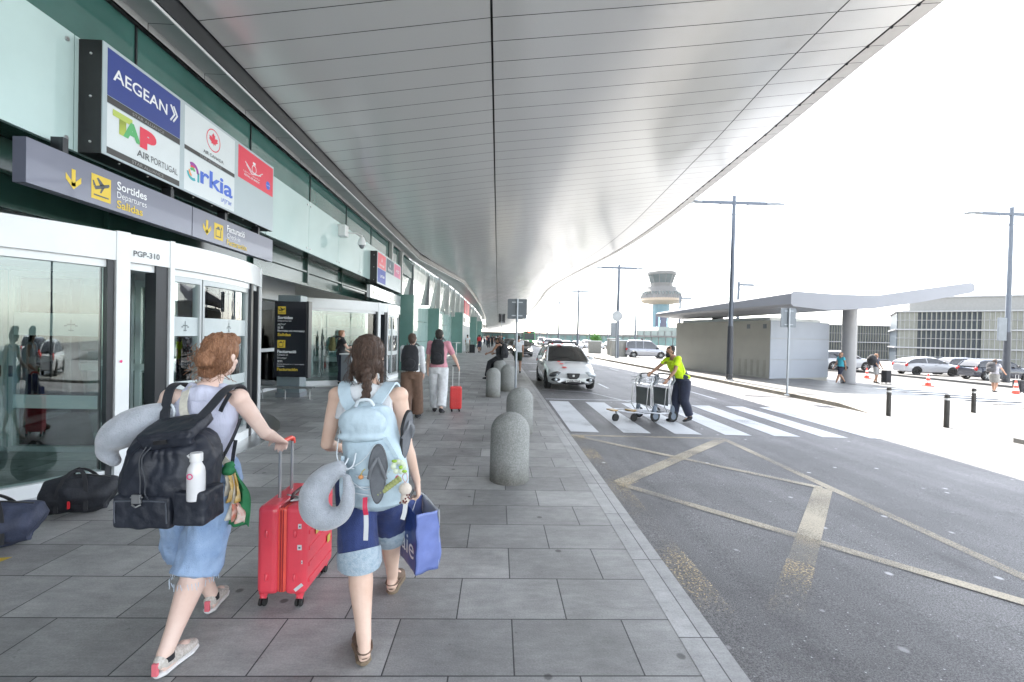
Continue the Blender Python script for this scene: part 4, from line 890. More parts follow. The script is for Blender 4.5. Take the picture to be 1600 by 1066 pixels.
#PART3
# ============================================================ VEHICLES
m_cg = glass('car_glass', (.025, .035, .035), .06); m_tyre = m_rubber; m_hl = mat('headlight', (.5, .55, .58), .08, .2, .2, 30, coat=1)
def bool_cut(o, cutters):
    for c in cutters:
        b = o.modifiers.new('b', 'BOOLEAN'); b.operation = 'DIFFERENCE'; b.object = c; b.solver = 'EXACT'
    me = bpy.data.meshes.new_from_object(o.evaluated_get(bpy.context.evaluated_depsgraph_get())); o.modifiers.clear(); o.data = me
    for c in cutters: bpy.data.objects.remove(c)
def car(label, col, L=4.3, Wd=1.78, top=None, roof=None, cab=None, wb=2.6, wr=.32, zb=.2, det=2, pillars=(.45,), front='hatch', name='parked_car', group=None, plate=None, cat='car', rims=(.35, .36, .37), metal=0.):
    """front points to +y. top: (y, z) of bonnet/belt line; roof: (y, z) of the greenhouse; y as fraction of half length"""
    hl = L/2; w = Wd/2
    t = thing(name, label, cat, group=group)
    paint = mat('car_paint_%d_%d_%d' % tuple(int(c*99) for c in col), col, .22, metal, .02, 1, coat=.8)
    top = top or [(-1, .82), (-.9, .95), (-.6, 1.0), (.3, .98), (.5, .93), (.8, .84), (.95, .72), (1, .6)]
    ty = [a*hl for a, b in top]; tz = [b for a, b in top]
    ST = 34; bm = NB(); R = []
    for i in range(ST+1):
        f = -1+2*i/ST; y = f*hl
        tw = (1-abs(f)**9*.26)*(1-.05*max(0, f)**3); z1 = interp(y, ty, tz); b = zb+.1*abs(f)**14; ww_ = w*tw
        half = [(ww_*.82, b), (ww_*.96, b+.07), (ww_*.985, b+.2), (ww_, b+(z1-b)*.45), (ww_*.985, z1-.16), (ww_*.93, z1-.05), (ww_*.82, z1-.005), (ww_*.45, z1+.018), (0, z1+.024)]
        yo = y-(0 if abs(f) < .99 else .0)
        ring = [(-x, z) for x, z in half]+[(x, z) for x, z in half[::-1][1:]]
        bulge = .09*(1 if f > 0 else -1) if abs(f) > .97 else 0
        R.append([bm.verts.new((x, yo+bulge*(1-(abs(x)/ww_)**2)*(1 if abs(f) > .99 else .4), z)) for x, z in ring])
    n = len(R[0])
    for i in range(ST):
        for k in range(n-1): bm.faces.new((R[i][k], R[i][k+1], R[i+1][k+1], R[i+1][k]))
        bm.faces.new((R[i][n-1], R[i][0], R[i+1][0], R[i+1][n-1]))
    bm.faces.new(R[0]); bm.faces.new(R[-1][::-1])
    body = mk('body', bm, paint, t, True); body.data.materials.append(m_black)
    axf = hl-.84 if front != 'van' else hl-.85; axr = axf-wb; cuts = []
    for y in (axf, axr):
        b = NB(); M = Matrix.Translation((0, y, wr))@Matrix.Rotation(PI/2, 4, 'Y'); bmesh.ops.create_cone(b, cap_ends=True, segments=28, radius1=wr+.055, radius2=wr+.055, depth=Wd+.4, matrix=M); cuts.append(mk('cut', b, None))
    bool_cut(body, cuts)
    for p in body.data.polygons: p.use_smooth = True
    if not body.data.materials: body.data.materials.append(paint)
    try: body.data.set_sharp_from_angle(angle=.6)
    except Exception: pass
    bm = NB(); box(bm, -w*.7, w*.7, -hl*.9, hl*.9, zb+.06, .55)
    for y in (axf, axr):
        box(bm, -w*.9, w*.9, y-wr-.04, y+wr+.04, wr*.9, wr*1.1+.22)
    mk('underbody', bm, m_black, t)
    # greenhouse
    ry = [a*hl for a, b in roof]; rz_ = [b for a, b in roof]; y0, y1 = ry[0], ry[-1]
    def gring(y, infl=0.):
        zt = interp(y, ry, rz_); zb_ = interp(y, ty, tz)-.02; h = max(.001, zt-zb_); hm = max(rz_)-zb_; k = min(1, h/hm)
        wb_ = w*.90; wt = w*(.9-.2*k)
        pts = [(wb_, zb_), (wb_-(wb_-wt)*.5, zb_+h*.55), (wt, zt-.05*k), (wt-.07, zt-.01*k), (wt*.5, zt+.02*k), (0, zt+.03*k)]
        pts = [(x+(infl if x > .01 else 0), z+(infl if j > 1 else 0)) for j, (x, z) in enumerate(pts)]
        return [(-x, z) for x, z in pts]+[(x, z) for x, z in pts[::-1][1:]]
    NS = 22
    def loft(ya, yb, sel, infl, m, nm, ns=NS, parent=t):
        bm = NB(); prev = None
        for i in range(ns+1):
            y = ya+(yb-ya)*i/ns; r = gring(y, infl); ring = [bm.verts.new((x, y, z)) for x, z in r]
            if prev:
                for k in range(len(ring)-1):
                    if k in sel: bm.faces.new((prev[k], prev[k+1], ring[k+1], ring[k]))
            prev = ring
        return mk(nm, bm, m, parent, True)
    loft(y0, y1, range(10), 0, m_cg, 'window')
    ra, rb = cab
    loft(ra*hl, rb*hl, (2, 3, 4, 5, 6, 7), .006, paint, 'roof', 10)
    for q in (-1, 1):                               # pillars
        bm = NB()
        def side(y, f, d=.008):
            r = gring(y); a, b, c = [V((abs(p[0]), y, p[1])) for p in r[:3]]
            v = a.lerp(b, f*2) if f < .5 else b.lerp(c, f*2-1); v.x += d; v.x *= q; return v
        tube(bm, [side(rb*hl+(y1-rb*hl)*j/6, 1.0, -.005) for j in range(7)], .032, 6)
        tube(bm, [side(ra*hl+(y0-ra*hl)*j/6, 1.0, -.005) for j in range(7)], .04, 6)
        tube(bm, [side(ra*hl+(rb-ra)*hl*j/6, .97, -.006) for j in range(7)], .022, 6)
        for pf in pillars:
            y = ra*hl+(rb-ra)*hl*pf
            tube(bm, [side(y, j/5, -.005) for j in range(6)], .03, 6)
        mks('pillar', bm, paint, t, True)
        bm = NB(); yq = y0+(ra*hl-y0)*.5
        mp = V((q*(w+.1), rb*hl*1.0+.32 if front != 'van' else y1-.25, interp(rb*hl+.3, ty, tz)+.08)); ball(bm, mp, (.11, .07, .075), 12); mk('mirror', bm, paint if det > 1 else m_black, t, True)
        bm = NB(); tube(bm, [(q*(w*.98-.003), axr+.3, interp(0, ty, tz)-.2), (q*(w*.985+.004), axr+.5, interp(0, ty, tz)-.2)], .015, 5); tube(bm, [(q*(w*.98), axr+1.25, interp(0, ty, tz)-.2), (q*(w*.985+.004), axr+1.45, interp(0, ty, tz)-.2)], .015, 5); mks('door_handle', bm, m_black, t)
    # wheels
    for y in (axf, axr):
        for q in (-1, 1):
            x = q*(w-.11); M = Matrix.Translation((x, y, wr))@Matrix.Rotation(PI/2, 4, 'Y')
            bm = NB(); lathe(bm, [(wr*.62, -.1), (wr*.93, -.105), (wr, -.07), (wr, .07), (wr*.93, .105), (wr*.62, .1)], 28); xf(bm, bm.verts, M); wh = mk('wheel', bm, m_tyre, t, True)
            bm = NB(); lathe(bm, [(wr*.64, -.08*q), (wr*.6, .085*q), (wr*.64, .1*q)], 28)
            for k in range(5 if det > 1 else 6):
                Mk = Matrix.Rotation(2*PI*k/(5 if det > 1 else 6), 4, 'Z'); vs = box(bm, -.028, .028, .02, wr*.62, .06*q-.012, .06*q+.012, Mk)
            lathe(bm, [(.001, .085*q), (.05, .08*q), (.06, .05*q)], 12); xf(bm, bm.verts, M); mk('rim', bm, mat('rim_%d' % int(rims[0]*100), rims, .35, .7, .05), wh)
            bm = NB(); lathe(bm, [(.001, -.02*q), (wr*.6, -.02*q)], 20); xf(bm, bm.verts, M); mk('brake', bm, m_black, wh)
    # lamps and grille
    zf = interp(hl*.93, ty, tz); nose = hl+.03
    for q in (-1, 1):
        bm = NB(); ball(bm, (q*w*.7, hl-.1, zf-.12), (.22, .15, .09), 16, Euler((0, q*.25, q*-.35)).to_matrix()); hl_ = mk('headlight', bm, m_hl if not (det > 2 and q > 0) else mat('headlight_dark', (.06, .065, .07), .1, .3, .3, 30, coat=1), t, True)
        if det > 1:
            bm = NB(); ball(bm, (q*w*.64, hl+.02, zf-.12), (.06, .035, .055), 12); mk('lamp_lens', bm, m_hl, hl_, True)
            bm = NB(); ball(bm, (q*w*.68, hl+.005, zb+.2), (.16, .08, .065), 12); mk('fog_recess', bm, m_black, t, True)
            bm = NB(); ball(bm, (q*w*.68, hl+.07, zb+.2), (.05, .025, .05), 10); mk('fog_lamp', bm, m_hl, t, True)
        bm = NB(); ball(bm, (q*w*.8, -hl+.06, tz[1]-.14), (.13, .1, .14), 12); mk('tail_light', bm, flat('tail_red', (.4, .02, .02), .2), t, True)
    bm = NB(); ball(bm, (0, nose-.02, zb+.1), (w*.5, .115, .07), 16); mk('lower_grille', bm, m_black, t, True)
    if det > 1:
        bm = NB(); M = Matrix.Translation((0, nose+.02, zf-.17))@Matrix.Rotation(PI/2, 4, 'X'); prism(bm, [(-.23, .09), (-.2, .1), (.2, .1), (.23, .09), (.2, -.03), (.12, -.1), (-.12, -.1), (-.2, -.03)], -.045, .045, M); gr = mk('grille', bm, m_black, t, bevel=.015)
        bm = NB(); box(bm, -.035, .035, nose+.064, nose+.072, zf-.19, zf-.12); mk('emblem', bm, m_steel, gr, bevel=.01)
        bm = NB(); box(bm, -.26, .26, nose+.06, nose+.07, zf-.39, zf-.28); pp = mk('number_plate', bm, flat('plate_white', (.7, .7, .68)), t)
        if plate: text(plate, Matrix(((-1, 0, 0, .23), (0, 0, 1, nose+.071), (0, 1, 0, zf-.37), (0, 0, 0, 1))), .46, .07, m_black, pp, 'lettering', .02, .002)
    bm = NB(); tube(bm, [(-.45, y1-.02, interp(y1, ty, tz)+.04), (.1, y1-.04, interp(y1, ty, tz)+.045)], .012, 4); mk('wiper', bm, m_black, t)
    bm = NB(); box(bm, -w*.99, w*.99, -hl*.62+.25, axf-wr-.15, zb+.0, zb+.05); mk('sill_trim', bm, m_black, t, bevel=.01)
    return t
# white inspection hatch parked at the kerb
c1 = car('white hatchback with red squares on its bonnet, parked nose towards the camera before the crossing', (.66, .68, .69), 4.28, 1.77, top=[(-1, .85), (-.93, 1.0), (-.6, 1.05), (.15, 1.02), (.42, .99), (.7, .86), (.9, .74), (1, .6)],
         roof=[(-.97, 1.0), (-.8, 1.35), (-.6, 1.5), (-.1, 1.54), (.1, 1.49), (.5, .985)], cab=(-.72, .09), wb=2.58, wr=.33, det=3, pillars=(.25, .62), plate='CWB 2268', name='hatchback_car', rims=(.12, .12, .13))
c1.location = (2.58, 17.75, zr(2.6)); c1.rotation_euler = (0, 0, PI+.02)
bm = NB()
for x, y, s, z in ((.26, 1.86, .075, 0), (.31, 1.5, .065, 0), (.36, 1.2, .055, 0), (.2, .14, .09, 0)):
    zz = interp(y, [-.1, .2, .9, 1.5, 1.93, 2.14], [1.57, 1.49, .99, .86, .74, .6])+.045
    quad(bm, (x-s, y-s, zz+.02), (x+s, y-s, zz+.02), (x+s, y+s, zz-.01), (x-s, y+s, zz-.01))
mks('red_square', bm, flat('decal_red', (.65, .03, .03)), c1)
text('gestinovacat', Matrix(((-1, 0, 0, .16), (0, -.97, 0, 1.42), (0, .25, 1, .915), (0, 0, 0, 1))), .56, .2, GR, c1, 'bonnet_lettering', .01, .0)
for q in (-1, 1):
    bm = NB(); tube(bm, [(q*.6, -1.5, 1.46), (q*.6, -1.35, 1.54), (q*.6, -.2, 1.58), (q*.6, 0, 1.51)], .02, 6); mk('roof_rail', bm, m_black, c1, True)
bm = NB(); tube(bm, [(-.55, -.35, 1.65), (.55, -.35, 1.65)], .035, 8); tube(bm, [(-.5, -.35, 1.65), (-.58, -.35, 1.56)], .03, 6); tube(bm, [(.5, -.35, 1.65), (.58, -.35, 1.56)], .03, 6); mk('beacon_bar', bm, m_black, c1, True)
# silver van
c2 = car('silver boxy people carrier van parked beside the white service cabinet', (.34, .35, .38), 4.4, 1.85, top=[(-1, .9), (-.97, 1.05), (.3, 1.03), (.52, 1.0), (.8, .92), (.95, .8), (1, .6)], roof=[(-1.0, 1.05), (-.95, 1.7), (-.85, 1.84), (.05, 1.84), (.2, 1.74), (.55, 1.0)], cab=(-.9, .17), wb=2.75, wr=.34, det=1, pillars=(.33, .66), front='van', name='people_carrier_van', cat='van', metal=.5)
c2.location = (15.7, 47.6, zr(15.7, .1)); c2.rotation_euler = (0, 0, -PI/2-.15)
bm = NB(); box(bm, -.5, .5, -.6, -.4, 1.86, 1.95); box(bm, -.15, .15, -.58, -.42, 1.95, 2.08); mk('roof_sign', bm, m_black, c2, bevel=.02)
hroof = [(-.96, .98), (-.84, 1.19), (-.62, 1.36), (-.15, 1.44), (.1, 1.38), (.5, .95)]
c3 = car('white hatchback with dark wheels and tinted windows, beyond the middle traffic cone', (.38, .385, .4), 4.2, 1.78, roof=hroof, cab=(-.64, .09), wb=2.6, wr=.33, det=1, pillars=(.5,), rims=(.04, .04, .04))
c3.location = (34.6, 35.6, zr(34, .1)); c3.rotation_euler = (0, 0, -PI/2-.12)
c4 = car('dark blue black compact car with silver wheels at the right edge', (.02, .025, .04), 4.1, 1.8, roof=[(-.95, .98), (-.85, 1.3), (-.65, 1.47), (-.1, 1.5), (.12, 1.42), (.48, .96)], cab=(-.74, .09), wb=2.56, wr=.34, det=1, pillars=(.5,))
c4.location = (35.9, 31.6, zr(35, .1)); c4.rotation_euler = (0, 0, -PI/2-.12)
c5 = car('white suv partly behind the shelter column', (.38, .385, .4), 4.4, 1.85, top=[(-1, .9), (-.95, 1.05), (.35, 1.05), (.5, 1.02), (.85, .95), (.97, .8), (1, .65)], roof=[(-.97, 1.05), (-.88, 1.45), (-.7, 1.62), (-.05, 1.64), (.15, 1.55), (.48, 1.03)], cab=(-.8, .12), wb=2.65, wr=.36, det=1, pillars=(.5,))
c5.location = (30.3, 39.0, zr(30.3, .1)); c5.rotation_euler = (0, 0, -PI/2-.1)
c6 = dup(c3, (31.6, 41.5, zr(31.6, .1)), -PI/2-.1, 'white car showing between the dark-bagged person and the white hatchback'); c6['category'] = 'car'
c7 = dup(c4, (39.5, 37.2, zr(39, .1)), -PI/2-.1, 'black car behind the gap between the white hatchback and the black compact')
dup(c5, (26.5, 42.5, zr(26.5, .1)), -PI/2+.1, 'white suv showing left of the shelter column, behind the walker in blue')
# far traffic along the road
c8 = car('dark car with a lit headlight standing by the kerb beyond the seated person', (.03, .03, .035), 4.4, 1.8, roof=hroof, cab=(-.7, .09), det=1); c8.location = (2.3, 43, zr(2)); c8.rotation_euler = (0, 0, PI)
for (x, y, rz, src, lb) in ((1.9, 51, PI, c8, 'second dark car in the line waiting along the terminal kerb'), (1.6, 60, PI, c8, 'third dark car in the line waiting along the terminal kerb'), (8.9, 70, 0, c5, 'white suv nearest of the far cars left of the lamp row'), (9.0, 84, 0, c5, 'white suv farthest of the far cars left of the lamp row'),
                            (11.8, 78, PI, c3, 'white hatchback far off, parked right of the lamp row'), (14.0, 80, PI, c3, 'white hatchback far off, parked just left of the beige cabinets'), (16.4, 83, PI, c5, 'white suv far off, parked left of the leafy plant'), (19, 86, PI, c3, 'white hatchback far off, behind the leafy plant'), (21.8, 88, PI, c4, 'black car far off, behind the tallest cabinet'), (24.5, 90, PI, c3, 'white hatchback far off, right of the tallest cabinet'), (27, 92, PI, c5, 'white suv far off, behind the silver van'), (12.6, 98, PI, c4, 'small dark car far off among the white ones'), (9.6, 100, PI, c2, 'silver van far off beyond the white ones')):
    o = dup(src, (x, y, zr(x)), rz, lb); o['group'] = 'far off cars'
for ch in c8.children:
    if ch.name.startswith('headlight'): ch.data.materials.clear(); ch.data.materials.append(mat('lit_lamp', (1, .95, .85), .2, emis=3))
# out-of-view cars and lamp added behind the camera for the door glass reflections
dup(c3, (14.5, -2.5, zr(14.5, .1)), -PI/2, 'white hatchback added behind the photographer, seen only mirrored in the glass'); dup(c4, (19.5, -6.5, zr(19, .1)), -PI/2, 'black compact car added behind the photographer, seen only mirrored in the glass'); dup(c5, (24, -10, zr(24, .1)), -PI/2+.2, 'white suv added behind the photographer, seen only mirrored in the glass')
dup(L0, (11.4, -1.6, zr(11.4, .1)), label='double-armed street lamp added behind the photographer, seen only mirrored in the glass')
# green bus
bs = thing('city_bus', 'green fronted city bus coming down the far end of the road', 'bus', (6.9, 100, zr(6.9)))
m_bg = mat('bus_green', (.05, .28, .09), .25, 0, .03, coat=.5)
bm = NB(); box(bm, -1.25, 1.25, 0, 11.5, .3, 3.0); mk('body', bm, m_bg, bs, bevel=.15, seg=3)
bm = NB(); box(bm, -1.12, 1.12, -.03, .02, 1.15, 2.5); mk('windscreen', bm, m_fg, bs, bevel=.02)
bm = NB(); box(bm, -1.27, -1.24, .8, 11, 1.3, 2.4); box(bm, 1.24, 1.27, .8, 11, 1.3, 2.4); mks('side_window', bm, m_fg, bs)
bm = NB(); box(bm, -.95, .95, -.04, 0, 2.58, 2.9); mk('destination_display', bm, m_black, bs)
text('46', Matrix(((1, 0, 0, -.3), (0, 0, -1, -.045), (0, 1, 0, 2.64), (0, 0, 0, 1))), .5, .2, mat('display_red', (1, .1, .05), emis=1.5), bs)
for q in (-1, 1):
    bm = NB(); ball(bm, (q*.95, -.02, .8), (.16, .06, .12), 12); mk('headlight', bm, mat('lit_lamp', (1, .95, .85), .2, emis=3), bs, True)
    bm = NB(); tube(bm, [(q*1.2, 0, 2.6), (q*1.5, -.2, 2.5), (q*1.5, -.2, 2.1)], .05, 6); mk('mirror', bm, m_black, bs)
    for y in (2.4, 8.6):
        bm = NB(); M = Matrix.Translation((q*1.12, y, .5))@Matrix.Rotation(PI/2, 4, 'Y'); lathe(bm, [(.001, -.15), (.5, -.15), (.5, .15), (.001, .15)], 20); xf(bm, bm.verts, M); mk('wheel', bm, m_rubber, bs, True)
bm = NB(); box(bm, -1.2, 1.2, -.06, .1, .3, .6); mk('bumper', bm, m_dark, bs, bevel=.03)

# ============================================================ PEOPLE
m_sk = mat('skin_fair', (.62, .40, .31), .5, 0, .06, 12, .05, 200, col2=(.68, .44, .35))
m_sk2 = mat('skin_tan', (.36, .2, .13), .5, 0, .08, 12)
def vl(a, b, t): return V(a).lerp(V(b), t)
def hand(bm, w, d, back, thumb, curl=.35, s=1., spread=1.):
    """w wrist, d direction of the palm, back = normal of the hand's back, thumb = +1/-1 side"""
    d = V(d).normalized(); back = V(back); back = (back-d*back.dot(d)).normalized(); side = d.cross(back).normalized()*thumb
    w = V(w); tube(bm, [w-d*.02*s, w+d*.015*s, w+d*.05*s, w+d*.088*s], 0, 10, up=back, wide=[(.026*s, .02*s), (.031*s, .018*s), (.039*s, .016*s), (.036*s, .013*s)])
    for k, (o, ln) in enumerate(((.030, .070), (.010, .079), (-.011, .073), (-.031, .057))):
        p = w+d*.08*s+side*o*s; dd = d.copy(); pts = [p-d*.02*s, p]; r = [.0095*s, .0095*s]
        a = curl*(1+.12*k)
        for seg, fr in ((0, .45), (1, .32), (2, .23)):
            q = Matrix.Rotation(a*(.7 if seg == 0 else 1.15), 3, d.cross(back))
            dd = q.inverted() @ dd if (q @ dd).dot(back) > (q.inverted() @ dd).dot(back) else q @ dd
            p = p+(dd+side*o*1.2*spread*(seg == 0)).normalized()*ln*fr*s; pts.append(p.copy()); r.append((.009-.0012*seg)*s)
        tube(bm, pts, r, 8)
    p = w+d*.02*s+side*.026*s; t1 = (d*.55+side*.75-back*.25).normalized(); t2 = (d*.9+side*.25-back*.35).normalized()
    tube(bm, [p-t1*.01, p+t1*.038*s, p+t1*.038*s+t2*.03*s, p+t1*.038*s+t2*.055*s], [.013*s, .012*s, .0105*s, .008*s], 8)
def head(bm, c, f, up=(0, 0, 1), s=1.):
    f = V(f).normalized(); up = V(up); r = f.cross(up).normalized(); up = r.cross(f); B = Matrix((r, f, up)).transposed(); c = V(c)
    P = lambda x, y, z: c+B@V((x, y, z))*s
    ball(bm, P(0, -.012, .022), (.077*s, .096*s, .098*s), 20, B); ball(bm, P(0, .03, -.05), (.056*s, .062*s, .065*s), 16, B); ball(bm, P(0, .045, -.085), (.03*s, .03*s, .026*s), 10, B)
    tube(bm, [P(0, .085, .01), P(0, .102, -.018), P(0, .108, -.033), P(0, .09, -.042)], [.008*s, .011*s, .014*s, .009*s], 8)
    ball(bm, P(0, .078, .028), (.05*s, .014*s, .01*s), 10, B)
    for q in (-1, 1):
        ball(bm, P(q*.077, -.005, -.008), (.009*s, .019*s, .03*s), 10, B); ball(bm, P(q*.042, .05, -.03), (.022*s, .022*s, .02*s), 10, B)
    ball(bm, P(0, .086, -.06), (.022*s, .01*s, .007*s), 8, B); ball(bm, P(0, .083, -.07), (.018*s, .01*s, .007*s), 8, B)
    return P, B
def human(root, J, skin, off, s=1., vox=.008, handk=None, fem=True, it=5):
    bm = NB(); sv = (V(J['shR'])-V(J['shL'])).normalized(); fw = V(J['fwd'])
    k = .93 if fem else 1.06; up = fw
    tube(bm, [V(J['pel'])-V((0, 0, .09*s)), J['pel'], J['waist'], J['chest'], vl(J['chest'], J['neck'], .62), vl(J['chest'], J['neck'], .9), V(J['neck'])+V((0, 0, .03*s))], 0, 20, up=up,
         wide=[(.12*s*k, .09*s), (.165*s*(1.03 if fem else .95), .11*s*k), (.128*s*k, .09*s*k), (.15*s*k, .108*s*k), (.15*s*k, .092*s*k), (.09*s*k, .07*s*k), (.056*s*k, .055*s*k)])
    tube(bm, [V(J['neck'])-V((0, 0, .05*s)), V(J['neck']), V(J['head'])-V((0, 0, .03*s))], [.06*s*k, .053*s*k, .05*s*k], 12)
    head(bm, J['head'], J.get('look', J['fwd']), J.get('hup', (0, 0, 1)), s)
    for q in 'LR':
        sh, el, wr = V(J['sh'+q]), V(J['el'+q]), V(J['wr'+q]); inn = vl(J['chest'], J['neck'], .55)
        tube(bm, [vl(inn, sh, .45), sh], [.05*s*k, .054*s*k], 12); ball(bm, sh, .056*s*k, 14)
        tube(bm, [sh, vl(sh, el, .35), vl(sh, el, .8), el, vl(el, wr, .25), vl(el, wr, .7), wr], [.05*s*k, .048*s*k, .04*s*k, .037*s*k, .039*s*k, .029*s*k, .024*s*k], 14)
        hd = J['hd'+q] if 'hd'+q in J else (wr-el); hb = J.get('hb'+q, V((1 if q == 'R' else -1, 0, 0)))
        if handk is not None: hand(bm, wr, hd, hb, J.get('th'+q, -1 if q == 'R' else 1), J.get('cu'+q, .35), s, 1)
        else:
            d = V(hd).normalized(); tube(bm, [wr, wr+d*.06*s, wr+d*.13*s, wr+d*.17*s], [.024*s, .034*s, .03*s, .015*s], 8)
        hp, kn, an, to = V(J['hip'+q]), V(J['kn'+q]), V(J['an'+q]), V(J['to'+q])
        tube(bm, [hp+V((0, 0, .02*s)), vl(hp, kn, .3), vl(hp, kn, .85), kn, vl(kn, an, .28), vl(kn, an, .75), an], [.09*s, .088*s, .066*s, .061*s, .064*s, .042*s, .036*s], 16)
        heel = an+(an-to).normalized()*.035*s; heel.z = an.z-.055*s
        tube(bm, [heel, vl(an, to, .25)-V((0, 0, .03*s)), vl(an, to, .65)-V((0, 0, .0)), to], [.03*s, .036*s, .034*s, .02*s], 10); tube(bm, [an+V((0, 0, .02)), heel], [.034*s, .03*s], 10)
    return blob('body', bm, skin, root, vox, it, off=off)
def trousers(root, J, m, off, s=1., vox=.01, to=1., rr=(.105, .085, .08), amp=.006, name='trousers', rise=.06, hipw=1.):
    """to: how far down the leg, 1 = ankle, .5 = knee"""
    bm = NB(); fw = V(J['fwd'])
    tube(bm, [V(J['pel'])-V((0, 0, .11*s)), V(J['pel']), V(J['waist'])-V((0, 0, rise*s))], 0, 20, up=fw, wide=[(.15*s*hipw, .115*s), (.18*s*hipw, .128*s), (.145*s*hipw, .108*s)])
    for q in 'LR':
        hp, kn, an = V(J['hip'+q]), V(J['kn'+q]), V(J['an'+q]); pts = [hp+V((0, 0, .04*s)), vl(hp, kn, .35)]; r = [rr[0]*s, rr[0]*s]
        if to <= .5: e = vl(hp, kn, to/.5); pts += [e]; r += [rr[1]*s]
        else:
            e = vl(kn, an, (to-.5)/.5); pts += [kn, vl(kn, e, .5), e]; r += [rr[1]*s, (rr[1]+rr[2])/2*s, rr[2]*s]
        tube(bm, pts, r, 18)
    return blob(name, bm, m, root, vox, 4, off=off, amp=amp*s, nsc=9/s, nst=(1.3, 1.3, .7))
def top(root, J, m, off, s=1., vox=.01, sleeve=.45, rr=.062, amp=.006, name='shirt', hem=.02, infl=.014, neckk=.8, fem=True):
    bm = NB(); fw = V(J['fwd']); k = .93 if fem else 1.06; i = infl
    tube(bm, [V(J['pel'])+V((0, 0, hem*s)), vl(J['pel'], J['waist'], .6), J['waist'], J['chest'], vl(J['chest'], J['neck'], .62), vl(J['chest'], J['neck'], neckk)], 0, 22, up=fw,
         wide=[((.168*k+i)*s, (.118*k+i)*s), ((.15*k+i)*s, (.105*k+i)*s), ((.13*k+i)*s, (.096*k+i)*s), ((.152*k+i)*s, (.11*k+i)*s), ((.15*k+i)*s, (.093*k+i)*s), ((.075*k+i)*s, (.062*k+i)*s)])
    for q in 'LR':
        sh, el, wr = V(J['sh'+q]), V(J['el'+q]), V(J['wr'+q]); inn = vl(J['chest'], J['neck'], .55)
        if sleeve > 0:
            tube(bm, [vl(inn, sh, .4), sh], [(.055*k+i)*s, (.056*k+i)*s], 12); ball(bm, sh, (.057*k+i)*s, 12)
            if sleeve <= 1: tube(bm, [sh, vl(sh, el, sleeve)], [(.053*k+i)*s, rr*s], 14)
            else: tube(bm, [sh, el, vl(el, wr, min(1, sleeve-1))], [(.05*k+i)*s, (.045*k+i)*s, (.034*k+i)*s], 14)
    return blob(name, bm, m, root, vox, 4, off=off, amp=amp*s, nsc=10/s, nst=(1.2, 1.2, .8))
def shoe(root, an, to, m, off, s=1., vox=.006, name='shoe', sole=None, low=True):
    an, to = V(an), V(to); d = to-an; d.z = 0; d.normalize(); sd = d.cross(V((0, 0, 1)))
    tip = to+d*.012*s; hl_ = an-d*.05*s; zo = min(an.z-.08*s, to.z-.02*s)
    Zh, Zt = an.z-.075*s, to.z-.015*s
    P = lambda f, z: V((hl_.x+(tip.x-hl_.x)*f, hl_.y+(tip.y-hl_.y)*f, Zh+(Zt-Zh)*f+z*s))
    bm = NB(); tube(bm, [P(0, .03), P(.08, .045), P(.25, .045), P(.5, .035), P(.75, .028), P(.95, .022), P(1.02, .02)], 0, 16, up=(0, 0, 1), wide=[(.02*s, .028*s), (.034*s, .045*s), (.037*s, .046*s), (.040*s, .036*s), (.046*s, .028*s), (.034*s, .02*s), (.015*s, .012*s)])
    o = blob(name, bm, m, root, vox, 3, off=off)
    if sole:
        bm = NB(); tube(bm, [P(-.02, -.002), P(.08, -.002), P(.4, -.002), P(.75, -.002), P(.97, 0), P(1.03, .002)], 0, 16, up=(0, 0, 1), wide=[(.018*s, .012*s), (.037*s, .014*s), (.038*s, .014*s), (.049*s, .014*s), (.036*s, .013*s), (.016*s, .01*s)])
        blob('sole', bm, sole, o, vox*.8, 2, off=off)
    return o
def hairm(n, c, c2): return mat(n, c, .5, 0, .3, 26, 1., 40, stretch=(7, 7, .5), col2=c2)
H_br = hairm('hair_brown', (.035, .02, .014), (.1, .055, .035)); H_au = hairm('hair_auburn', (.16, .065, .03), (.42, .21, .11)); H_bk = hairm('hair_black', (.008, .007, .006), (.03, .025, .02))
def eyes(root, J, off, s=1.):
    f = V(J.get('look', J['fwd'])).normalized(); r = f.cross(V((0, 0, 1))).normalized(); u = r.cross(f); c = V(J['head'])
    bm = NB()
    for q in (-1, 1): ball(bm, c+(r*q*.031+f*.081+u*.006)*s, (.011*s,)*3, 8)
    mks('eye', bm, flat('eye_dark', (.03, .02, .015), .2), root, True, off)
    bm = NB(); ball(bm, c+(f*.098-u*.066)*s, (.02*s, .008*s, .004*s), 8, Matrix((r, f, u)).transposed()); mk('mouth', bm, flat('lip', (.3, .1, .09)), root, True, off)
